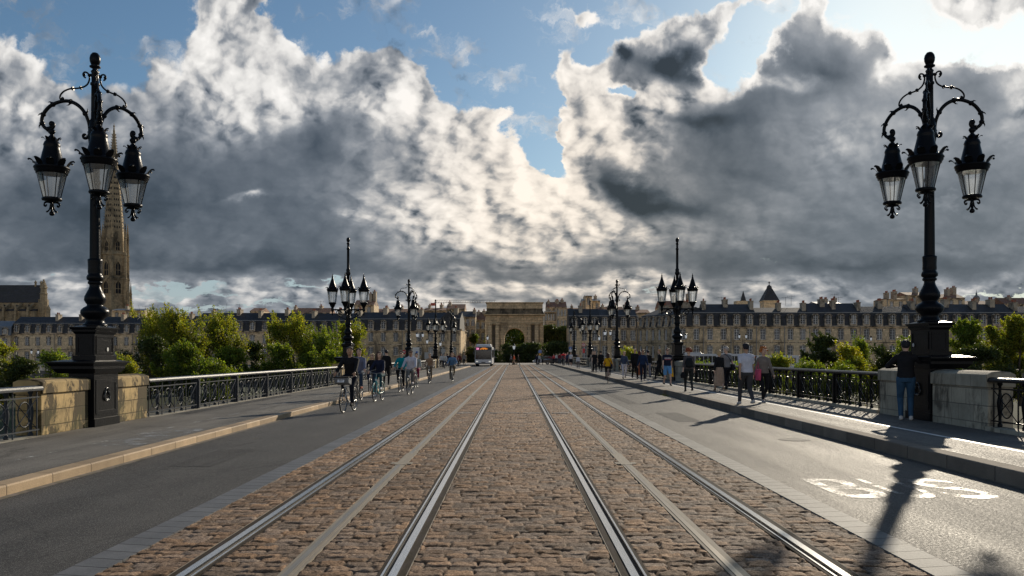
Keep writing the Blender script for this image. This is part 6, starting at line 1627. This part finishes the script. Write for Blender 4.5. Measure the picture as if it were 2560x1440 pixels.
def tree(px, Z, ytop, wpx, label, leaf, n=9000, ls=.20, zb=-3.7, plume=0.0, group='trees on the river bank', seed=1, lowfrac=.12, yb=None, clump=.62, limbs=16, cat='tree', name='tree'):
    r = np.random.default_rng(seed); x = X_at(px, Z); zt = z_at(ytop, Z); H = zt - zb; Wd = wpx * Z / F / 2
    root = empty(name, (x, Z, zb), label=label, cat=cat, group=group)
    b = MB(); tips = []
    nst = 1 if plume < .5 else 4
    for st in range(nst):
        ox, oy = (0, 0) if nst == 1 else (r.uniform(-.35, .35) * Wd, r.uniform(-.3, .3) * Wd)
        top = Vector((ox * 1.6, oy * 1.6, H * (r.uniform(.78, .95) if nst > 1 else .88)))
        base = Vector((ox * .4, oy * .4, 0)); pts = [base.lerp(top, t) + Vector((r.normal() * .02 * H * t, r.normal() * .02 * H * t, 0)) for t in np.linspace(0, 1, 7)]
        R0 = .018 * H + .05
        b.tube(pts, [R0 * (1 - .9 * i / 6) for i in range(7)], 7)
        for li in range(limbs // nst + 1):
            t = r.uniform(lowfrac, .98); p = base.lerp(top, t); a = r.uniform(0, 2 * PI)
            spread = Wd * (math.sin(PI * min(1, (t * .86 + .14))) ** .6) * r.uniform(.6, 1.0) * (.72 if nst > 1 else 1)
            up = H * r.uniform(.05, .16 + .12 * plume)
            q = p + Vector((math.cos(a) * spread, math.sin(a) * spread, up)); mid = p.lerp(q, .5) + Vector((0, 0, -up * .18 if plume < .5 else up * -.25))
            if q.z > H * .92: q.z = H * .92
            b.tube(smooth_pts([p, mid, q], 4), [R0 * .35 * (1 - t * .6)] * 5 + [R0 * .2] * 3 + [.012], 5)
            for s in (.45, .65, .85, 1.0):
                c = p.lerp(q, s) if s < 1 else q; tips.append((c, (.9 + .5 * r.random()) * (1.25 - s * .4)))
            for kk in range(3):
                c = p.lerp(q, r.uniform(.5, 1)); e = c + Vector((r.normal(), r.normal(), abs(r.normal()) * (.6 + plume * 2))) * (.10 * Wd + .3); b.tube([c, e], [R0 * .10, .01], 4); tips.append((e, .8))
    b.build('trunk', BARK, root)
    C = np.array([[*t[0]] for t in tips]); sg = np.array([t[1] for t in tips]) * clump * max(.5, Wd * .19) * (1.5 if ls > .2 else .95)
    ls = ls * .84; n = int(n * 1.9); k = r.integers(0, len(C), n); P = C[k] + r.normal(size=(n, 3)) * sg[k][:, None] * np.array([1, 1, .8 + .9 * plume])
    if plume > 0: P[:, 0] += -.10 * plume * np.maximum(P[:, 2] - H * .5, 0)
    over = P[:, 2] > H * .9; P[over, 2] = H * .9 + (P[over, 2] - H * .9) * .6
    if ls < .17:                                              # upright sprigs break up the outline
        ns = int(n * .22); hi = P[r.integers(0, n, 160)]; hi = hi[hi[:, 2] > H * .35][:90]
        if len(hi):
            q_ = r.integers(0, len(hi), ns); tt = r.random(ns); SP = hi[q_] + np.stack([-.35 * tt + r.normal(size=ns) * .05, r.normal(size=ns) * .05, tt * (.7 + .9 * plume)], 1) * np.array([1, 1, 1.0])
            P[:ns] = SP + r.normal(size=(ns, 3)) * .07
    # spikier outline
    e1 = r.normal(size=(n, 3)); e1 /= np.linalg.norm(e1, axis=1)[:, None]; e2 = np.cross(e1, r.normal(size=(n, 3))); e2 /= np.linalg.norm(e2, axis=1)[:, None]
    L = ls * r.uniform(.6, 1.3, n)[:, None]; w = L * .42
    V = np.stack([P - e1 * L, P + e2 * w - e1 * L * .1, P + e1 * L, P - e2 * w - e1 * L * .1], 1).reshape(-1, 3)
    me = bpy.data.meshes.new('crown'); me.vertices.add(4 * n); me.vertices.foreach_set('co', V.astype(np.float32).ravel())
    me.loops.add(4 * n); me.loops.foreach_set('vertex_index', np.arange(4 * n, dtype=np.int32)); me.polygons.add(n)
    me.polygons.foreach_set('loop_start', np.arange(0, 4 * n, 4, dtype=np.int32)); me.polygons.foreach_set('loop_total', np.full(n, 4, dtype=np.int32)); me.update(calc_edges=True)
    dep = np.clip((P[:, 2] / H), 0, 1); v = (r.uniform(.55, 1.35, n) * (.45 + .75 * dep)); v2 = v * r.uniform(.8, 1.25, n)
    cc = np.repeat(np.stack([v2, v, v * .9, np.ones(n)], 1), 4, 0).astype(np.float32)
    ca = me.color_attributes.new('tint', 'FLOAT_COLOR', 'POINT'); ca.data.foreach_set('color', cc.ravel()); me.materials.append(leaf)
    o = bpy.data.objects.new('crown', me); col.objects.link(o); o.parent = root
    return root
T = tree
T(395, 118, 799, 120, 'loose willow leaning left, first tall one right of the nearest left lamp', LF_Y, 9000, .17, plume=1, seed=2)
T(468, 115, 792, 120, 'tallest pale green willow on the left bank', LF_Y, 11000, .17, plume=1, seed=3)
T(548, 122, 809, 130, 'broad pale willow right of the tallest one', LF_Y, 11000, .17, plume=1, seed=4)
T(375, 108, 843, 150, 'darker bushy tree below the leaning willow', LF_D, 9000, .18, seed=5, lowfrac=.05)
T(450, 102, 860, 130, 'dense undergrowth tree below the tallest willow', LF_G, 9000, .17, seed=6, lowfrac=.05)
T(575, 108, 862, 90, 'low green shrub tree at the foot of the broad willow', LF_G, 6000, .17, seed=7, lowfrac=.05)
T(640, 125, 858, 75, 'small dark round tree between the willow clumps', LF_D, 8000, .19, seed=8, lowfrac=.05)
T(735, 116, 806, 115, 'pale willow with feathery tips left of the second lamp', LF_Y, 11000, .17, plume=1, seed=9)
T(800, 112, 832, 110, 'mid green willow beside the second left lamp', LF_G, 9000, .17, plume=.8, seed=10)
T(885, 120, 817, 75, 'narrow willow just behind the second left lamp pole', LF_Y, 8000, .17, plume=.8, seed=11)
T(710, 104, 860, 110, 'low leafy tree at the foot of the feathery willow', LF_G, 8000, .17, seed=12, lowfrac=.05)
T(830, 104, 875, 130, 'low green shrubs tree by the railing near the second lamp', LF_G, 7000, .16, seed=13, lowfrac=.05)
T(8, 90, 858, 90, 'bright green tree at the left edge of the picture', LF_Y, 8000, .16, seed=14, lowfrac=.05)
T(60, 88, 905, 110, 'low dark bushy tree at the left edge', LF_D, 7000, .16, seed=15, lowfrac=.05)
T(128, 88, 884, 70, 'small green tree left of the nearest lamp pedestal', LF_G, 6000, .15, seed=16, lowfrac=.05)
T(313, 92, 885, 70, 'small bright shrub tree right of the nearest lamp pedestal', LF_Y, 5000, .15, seed=17, lowfrac=.05)
T(-60, 95, 840, 120, 'large green tree mostly left of the picture', LF_G, 6000, .17, seed=18, lowfrac=.05)
T(2062, 105, 836, 115, 'dark conifer like tree on the right bank', LF_D, 14000, .15, seed=20, lowfrac=.02, clump=.5)
T(2118, 100, 862, 50, 'yellowing shrub tree right of the dark conifer', LF_YY, 5000, .14, seed=21, lowfrac=.05)
T(2155, 108, 855, 40, 'thin olive tree beside the yellowing shrub', LF_G, 3500, .14, plume=.5, seed=22)
T(2218, 100, 850, 75, 'round dark green tree left of the right lamp pedestal', LF_D, 8000, .16, seed=23, lowfrac=.05)
T(2268, 98, 845, 60, 'mid green tree touching the right lamp pedestal', LF_G, 7000, .16, seed=24, lowfrac=.05)
T(2415, 96, 798, 100, 'tall green tree right of the nearest right lamp', LF_G, 12000, .16, seed=25, lowfrac=.05)
T(2490, 94, 812, 90, 'bright yellow green tree near the right edge', LF_Y, 10000, .16, seed=26, lowfrac=.05)
T(2550, 92, 786, 90, 'tall yellow green tree cut by the right edge', LF_Y, 12000, .16, seed=27, lowfrac=.05)
T(2450, 86, 865, 150, 'low dark tree behind the right railing end', LF_D, 8000, .15, seed=28, lowfrac=.05)
T(2640, 95, 800, 120, 'large green tree just beyond the right edge', LF_G, 5000, .17, seed=29, lowfrac=.05)
T(1575, 120, 870, 36, 'small yellow green tree beside the third right lamp', LF_Y, 3500, .15, seed=30, lowfrac=.05)
T(1950, 100, 890, 70, 'low bright green shrub behind the right railing', LF_Y, 5000, .14, seed=31, lowfrac=.05)
T(1925, 104, 897, 50, 'small pale shrub behind the curly haired woman', LF_Y, 3500, .14, seed=32, lowfrac=.05)
T(2160, 98, 898, 90, 'low weedy shrub below the double street lantern', LF_Y, 5000, .14, seed=33, lowfrac=.05)
for i, (px, yt, lb) in enumerate(((1760, 912, 'behind the couple with the blonde woman'), (1850, 912, 'behind the man in grey'), (2010, 905, 'below the dark conifer'), (2100, 908, 'right of the dark conifer'), (540, 905, 'below the broad willow'), (1700, 912, 'beside the second right lamp'))):
    T(px, 90, yt, 110, f'low green bank shrub seen through the railing {lb}', LF_G, 4500, .15, seed=40 + i, lowfrac=.03, group='bank shrubs seen through the railings')
SQ = 'trees around the triumphal gate'
T(1283, 262, 800, 120, 'tree seen through the opening of the arch', LF_G, 24000, .30, zb=-1, seed=50, lowfrac=.03, limbs=44, group=SQ)
T(1375, 240, 808, 52, 'dark tree immediately right of the arch', LF_D, 17000, .28, zb=-1, seed=51, lowfrac=.03, limbs=44, group=SQ)
T(1404, 238, 812, 54, 'dark tree between the arch and the right corner house', LF_D, 17000, .28, zb=-1, seed=52, lowfrac=.03, limbs=44, group=SQ)
T(1390, 215, 855, 70, 'low dark foliage below the trees right of the arch', LF_D, 9000, .28, zb=-1, seed=56, lowfrac=.02, group=SQ)
T(1278, 196, 857, 46, 'rounded dark bush tree in front of the arch on the left', LF_D, 10000, .22, zb=-1, seed=53, lowfrac=.02, group=SQ)
T(1326, 194, 856, 52, 'rounded dark bush tree in front of the arch on the right', LF_D, 11000, .22, zb=-1, seed=54, lowfrac=.02, group=SQ)
T(1240, 205, 878, 36, 'low dark hedge tree behind the bus', LF_D, 6000, .24, zb=-1, seed=55, lowfrac=.02, group=SQ)
T(1183, 235, 868, 36, 'low dark tree left of the bus', LF_D, 5000, .24, zb=-1, seed=57, lowfrac=.02, group=SQ)
T(1185, 262, 835, 14, 'creeper like small tree against the cream house', LF_G, 2000, .2, zb=5, seed=58, lowfrac=.05, group=SQ)

# ------------------------------------------------------------------ vehicles, signs, street lanterns
WHITE = mat('vehicle_white', (.55, .55, .56), .35, spec=.5, var=.06, scale=1.5); VGL = mat('vehicle_glass', (.02, .022, .025), .08, spec=.8); DKP = mat('dark_trim', (.015, .016, .018), .45)
PINK = mat('display_pink', (.55, .02, .22), .5, emit=((.9, .05, .35), .6)); ORG = mat('display_orange', (.5, .15, .01), .5, emit=((1, .30, .03), 1.3)); WLED = mat('display_white', (.8, .8, .8), .5, emit=((1, 1, 1), .6))
def text_on(parent, body, x0, x1, z0, z1, y, m, name='lettering'):
    t = text_marking(body, x0, x1, z0, z1, 0, m); t.name = name; del t['kind']; t.parent = parent
    t.matrix_local = Matrix.Translation((0, y, 0)) @ Matrix.Rotation(R(90), 4, 'X'); return t
def wheel(parent, x, y, r=.48, w=.3, ax='x'):
    o = empty('wheel', (x, y, r), parent=parent)
    b = MB(); M = Matrix.Rotation(R(90), 4, 'Y'); n = 20
    def cyl(rr, hw): 
        vs = [(s * hw, rr * math.cos(2 * PI * i / n), rr * math.sin(2 * PI * i / n)) for s in (-1, 1) for i in range(n)]
        return vs, [tuple(range(n - 1, -1, -1)), tuple(range(n, 2 * n))] + [(i, (i + 1) % n, n + (i + 1) % n, n + i) for i in range(n)]
    b.add(*cyl(r, w / 2)); b.build('tyre', TYRE, o); b = MB(); b.add(*cyl(r * .6, w / 2 + .015)); b.build('rim', CHROME, o); return o
def city_bus(loc, rz, label, L=12.0, front=True, h=3.1):
    o = empty('city_bus', loc, rz, label, 'bus', 'city buses'); W = 1.25
    b = MB(); b.prism([(-.02, .32), (L, .32), (L, 2.85), (.12, 2.85), (-.02, 2.2)], (-W, W), 'x'); bevel(b.build('body', WHITE, o), .06, 3)
    b = MB(); b.prism([(.5, 2.851), (L - 3, 2.851), (L - 3.4, h + .12), (1.0, h + .12), (.5, h)], (-W + .18, W - .18), 'x'); bevel(b.build('roof_housing', WHITE, o), .08, 3)
    b = MB(); b.box(-W + .07, W - .07, -.045, .1, 1.0, 2.30); bevel(b.build('windscreen', VGL, o), .03, 2)
    b = MB(); b.box(-W + .05, W - .05, -.05, .1, 2.34, 2.80); d = b.build('destination_display', DKP, o)
    b = MB(); b.box(-1.05, -.62, -.062, -.051, 2.42, 2.72); b.build('route_panel', PINK, d); text_on(d, '24', -1.0, -.68, 2.46, 2.69, -.066, WLED)
    b = MB()
    for i in range(9): b.box(-.45 + i * .125, -.365 + i * .125, -.062, -.051, 2.46 + .03 * (i % 3), 2.57 + .03 * (i % 2)); 
    for i in range(5): b.box(-.2 + i * .125, -.115 + i * .125, -.062, -.051, 2.63, 2.70)
    b.build('destination_text', ORG, d)
    for s in (-1, 1):
        b = MB(); b.box(*sorted((s * .78, s * 1.10)), -.035, .0, .62, .78); b.build('headlight', mat('headlight_lens', (.7, .7, .68), .1, spec=.8, emit=((1, .95, .8), .4)), o)
        b = MB(); b.box(*sorted((s * (W + .12), s * (W + .26))), -.22, -.10, 1.75, 2.15); b.tube([(s * W, 0, 2.3), (s * (W + .2), -.16, 2.2)], .02, 5); b.build('mirror', DKP, o)
        b = MB()
        for i in range(7): y0 = .5 + i * (L - 1) / 7; b.box(*sorted((s * (W - .03), s * (W + .012))), y0, y0 + (L - 1) / 7 - .1, 1.25, 2.45)
        b.build('side_windows', VGL, o)
        wheel(o, s * 1.08, 2.4); wheel(o, s * 1.08, L - 3.0)
    b = MB(); b.box(-W + .1, W - .1, -.03, 0, .33, .45); b.box(-.3, .3, -.035, 0, .5, .62); b.build('bumper', DKP, o)
    b = MB()
    for s in (-.4, .5): b.tube([(s, -.06, 1.02), (s + .45, -.06, 1.55)], .012, 4)
    b.build('wiper', DKP, o); return o
x, y, z = X_at(1208.5, 129), 129, 0
city_bus((x, y, 0), 0, 'white city bus with a pink route number driving towards the camera', L=11.5, h=3.12)
city_bus((X_at(1715, 160), 163, -1.0), R(-90), 'white bus parked sideways on the right quay behind the patterned top', L=6.5, h=3.0)
city_bus((X_at(1800, 160), 164, -1.0), R(-90), 'white bus parked sideways on the right quay left of the white t-shirt', L=6, h=2.85)
city_bus((X_at(1905, 160), 165, -1.3), R(-90), 'bluish grey bus standing low on the right quay behind the shrubs', L=8, h=2.7)
def car(loc, rz, label, paint, L=4.2):
    o = empty('parked_car', loc, rz, label, 'car', 'cars on the square'); W = .86; pm = mat('car_paint_%02d' % int(paint[0] * 99 + paint[2] * 31), paint, .25, spec=.6, coat=.5)
    b = MB(); b.prism([(0, .3), (L, .3), (L, .85), (L - .25, .98), (L - .9, 1.0), (1.25, .95), (.25, .80), (0, .6)], (-W, W), 'x'); bevel(b.build('body', pm, o), .08, 3)
    b = MB(); b.prism([(1.25, .94), (L - .35, .97), (L - .9, 1.40), (L - 1.5, 1.46), (2.0, 1.44)], (-W + .12, W - .12), 'x'); bevel(b.build('windows', VGL, o), .05, 2)
    b = MB(); b.prism([(1.95, 1.42), (L - .9, 1.40), (L - 1.5, 1.48), (2.1, 1.47)], (-W + .14, W - .14), 'x'); b.build('roof', pm, o)
    for s in (-1, 1):
        for yy in (.8, L - .85): wheel(o, s * .74, yy, .31, .2)
        b = MB(); b.box(*sorted((s * .5, s * .8)), -.02, .12, .58, .70); b.build('headlight', MATS['headlight_lens'], o)
    return o
car((X_at(1333, 152), 154, 0), R(-90), 'light grey car seen sideways left of the blue sign', (.30, .31, .33))
car((X_at(1358, 151), 153, 0), R(-90), 'black car seen sideways right of the blue round sign', (.012, .012, .014))
car((X_at(1386, 170), 172, 0), R(-80), 'dark car behind the packed crowd on the right', (.03, .03, .04))
car((X_at(1440, 158), 160, -.6), R(-90), 'silver car on the right quay behind the far pedestrians', (.4, .4, .4))
car((X_at(1480, 158), 160, -.7), R(-90), 'white car on the right quay beside the silver one', (.6, .6, .6))
GREY = mat('galvanised_pole', (.25, .26, .27), .5, .4); SBL = mat('sign_blue', (.01, .09, .40), .4); SW = mat('sign_white', (.62, .62, .60), .5); SR = mat('sign_red', (.50, .02, .03), .4); SY = mat('sign_amber', (.75, .35, .02), .5); SG = mat('sign_back_grey', (.35, .35, .34), .5)
def pole_sign(px, Z, zb, label, parts, ztop, cat='road sign', name='road_sign', x=None):
    o = empty(name, (X_at(px, Z), Z, zb), label=label, cat=cat); b = MB(); b.tube([(0, 0, 0), (0, 0, ztop - zb)], .035, 6); b.build('pole', GREY, o)
    for (nm, kind, dx, z, a, c, m) in parts:
        b = MB(); z -= zb
        if kind == 'disc': b.lathe([(a, -.012), (a, .012)], 24)
        else: b.box(-a, a, -c, c, -.012, .012)
        me = b.mesh(nm, m); q = use(me, nm, o, (dx, -.05 - .015 * (parts.index((nm, kind, dx, z + zb, a, c, m)) if 0 else 0), z)); q.rotation_euler = (R(90), 0, 0)
        q.location.y = -.05 - .028 * [p[0] for p in parts].index(nm) - (.028 if nm.endswith('symbol') else 0)
    return o
Z = 147; k = Z / F
pole_sign(1350, Z, 0, 'round blue keep direction sign above an amber panel in front of the arch', [('white_rim', 'disc', 0, z_at(879, Z), .30, 0, SW), ('blue_disc', 'disc', 0, z_at(879, Z), .27, 0, SBL), ('arrow_symbol', 'box', 0, z_at(879, Z), .04, .15, SW), ('amber_panel', 'box', 0, z_at(886, Z), .19, .16, SY)], z_at(876, Z))
Z = 152
pole_sign(1426, Z, -1, 'square blue sign with a white walker panel left of the fourth right lamp', [('white_board', 'box', 0, z_at(873, Z), .27, .42, SW), ('blue_panel', 'box', 0, z_at(870.5, Z), .24, .22, SBL), ('walker_symbol', 'box', 0, z_at(871, Z), .06, .13, SW)], z_at(864, Z))
pole_sign(1459, 160, -1, 'round red and white prohibition sign behind the far right lamps', [('red_disc', 'disc', 0, z_at(862, 160), .34, 0, SR), ('white_disc', 'disc', 0, z_at(862, 160), .24, 0, SW), ('bar_symbol', 'box', 0, z_at(862, 160), .05, .17, SR), ('lower_panel', 'box', 0, z_at(877, 160), .20, .40, SR)], z_at(858, 160))
pole_sign(1010, 150, -1, 'round red no entry sign left of the third left lamp', [('red_disc', 'disc', 0, z_at(880, 150), .36, 0, SR), ('bar_symbol', 'box', 0, z_at(880, 150), .24, .06, SW)], z_at(875, 150))
Z = 165
pole_sign(1040, Z, -1, 'stack of five white direction panels with a blue parking symbol', [(f'direction_panel', 'box', 0, z_at(y, Z), .64, .20, SW) for y in (871, 876.6, 882, 887.5, 892)] + [('blue_symbol', 'box', .16, z_at(881, Z), .17, .20, SBL)], z_at(868, Z), 'direction sign', 'direction_sign')
pole_sign(1068, Z, -1, 'pale direction board right of the white panel stack', [('direction_board', 'box', 0, z_at(889, Z), .50, .62, SG), ('direction_board_wide', 'box', .7, z_at(889, Z), .33, .42, SG)], z_at(882, Z), 'direction sign', 'direction_sign')
pole_sign(1108, 152, -1, 'blank round grey back of a sign left of the fifth left lamp', [('sign_disc', 'disc', 0, z_at(877, 152), .40, 0, SG)], z_at(872, 152))
pole_sign(1235, 140, 0, 'round sign with a dark bar on a post right of the bus', [('sign_disc', 'disc', 0, z_at(874, 140), .22, 0, SG), ('bar_symbol', 'box', 0, z_at(874, 140), .03, .16, DKP), ('small_panel', 'box', 0, z_at(893, 140), .20, .11, SG)], z_at(870, 140))
LG = mat('street_lantern_glow', (.6, .62, .63), .3, emit=((.8, .85, .9), .25))
def street_lantern(px, Z, ylamp, n, label, zb=-1.0):
    o = empty('street_lantern', (X_at(px, Z), Z, zb), label=label, cat='street lantern', group='quay street lanterns'); zl = z_at(ylamp, Z) - zb; b = MB()
    b.lathe([(.16, 0), (.16, .3), (.09, .5), (.08, 1.0), (.06, 1.1), (.045, zl - .7), (.06, zl - .65)], 8)
    if n == 1: b.tube([(0, 0, zl - .7), (0, 0, zl - .3)], .04, 6)
    P = [(0, 0)] if n == 1 else [(.72 * math.cos(2 * PI * i / n), .72 * math.sin(2 * PI * i / n)) for i in range(n)]
    if n > 1:
        for (x, y) in P: b.tube(smooth_pts([(0, 0, zl - 1.0), (x * .5, y * .5, zl - .95), (x, y, zl - .65), (x, y, zl - .35)], 3), .035, 6)
        b.tube([(0, 0, zl - .8), (0, 0, zl - .4)], .03, 6)
    b.build('post', IRON, o)
    for (x, y) in P:
        L_ = empty('lantern', (x, y, zl), parent=o); b = MB(); b.lathe([(.14, -.36), (.25, .22)], 6, smooth=False); b.build('lantern_glass', LG, L_)
        b = MB(); b.lathe([(.28, .221), (.26, .28), (.14, .50), (.05, .58), (.04, .66), (.01, .75)], 6, smooth=False); b.lathe([(.02, -.50), (.10, -.42), (.15, -.361)], 6); b.build('lantern_cap', IRON, L_)
for a in [(1857, 185, 841, 2, 'double armed street lantern on the quay behind the white t-shirt'), (2169, 185, 847, 2, 'double armed street lantern on the quay right of the olive tree'), (87, 190, 880, 2, 'double armed street lantern at the far left below the slate houses'),
          (1048, 175, 838, 3, 'three lamp street lantern right of the third left lamp'), (1517, 175, 833, 3, 'three lamp street lantern left of the third right lamp'), (1715, 170, 841, 1, 'single street lantern just right of the second right lamp'), (1068, 170, 854, 1, 'single street lantern left of the fourth left lamp'),
          (1101, 170, 860, 1, 'single street lantern between the fourth and fifth left lamps'), (1219, 190, 845, 1, 'single street lantern in front of the left side of the arch'), (1498, 175, 846, 1, 'single street lantern beside the fourth right lamp'), (1285, 150, 868, 1, 'small dark lantern post at the middle of the crossing')]:
    street_lantern(*a, zb=0.0 if a[0] in (1219, 1285) else -1.0)
# dog on a lead at the crossing
def dog():
    Z = 151; o = empty('dog', (X_at(1290, Z), Z, 0), R(90), 'small tan dog walking between the people crossing', 'dog'); b = MB()
    cap(b, (0, -.20, .34), (0, .20, .36), .10, .12); cap(b, (0, .20, .40), (0, .34, .52), .07, .06); cap(b, (0, .34, .53), (0, .50, .50), .065, .03)
    for x in (-.07, .07):
        cap(b, (x, .20, .30), (x, .22, .16), .04, .025, 6); cap(b, (x, .22, .16), (x, .21, .03), .024, .022, 6)
        cap(b, (x, -.18, .32), (x, -.12, .20), .06, .03, 6); cap(b, (x, -.12, .20), (x, -.24, .13), .028, .02, 6); cap(b, (x, -.24, .13), (x, -.22, .03), .02, .02, 6); cap(b, (x * .6, .33, .56), (x, .31, .64), .02, .008, 5)
    cap(b, (0, -.28, .38), (0, -.42, .52), .025, .012, 6); fuse('body', b, .03, mat('tan_fur', (.30, .18, .09), .9, var=.3, scale=20), o)
dog()
scene.view_settings.view_transform='Standard'; scene.view_settings.look='None'; scene.view_settings.exposure=0
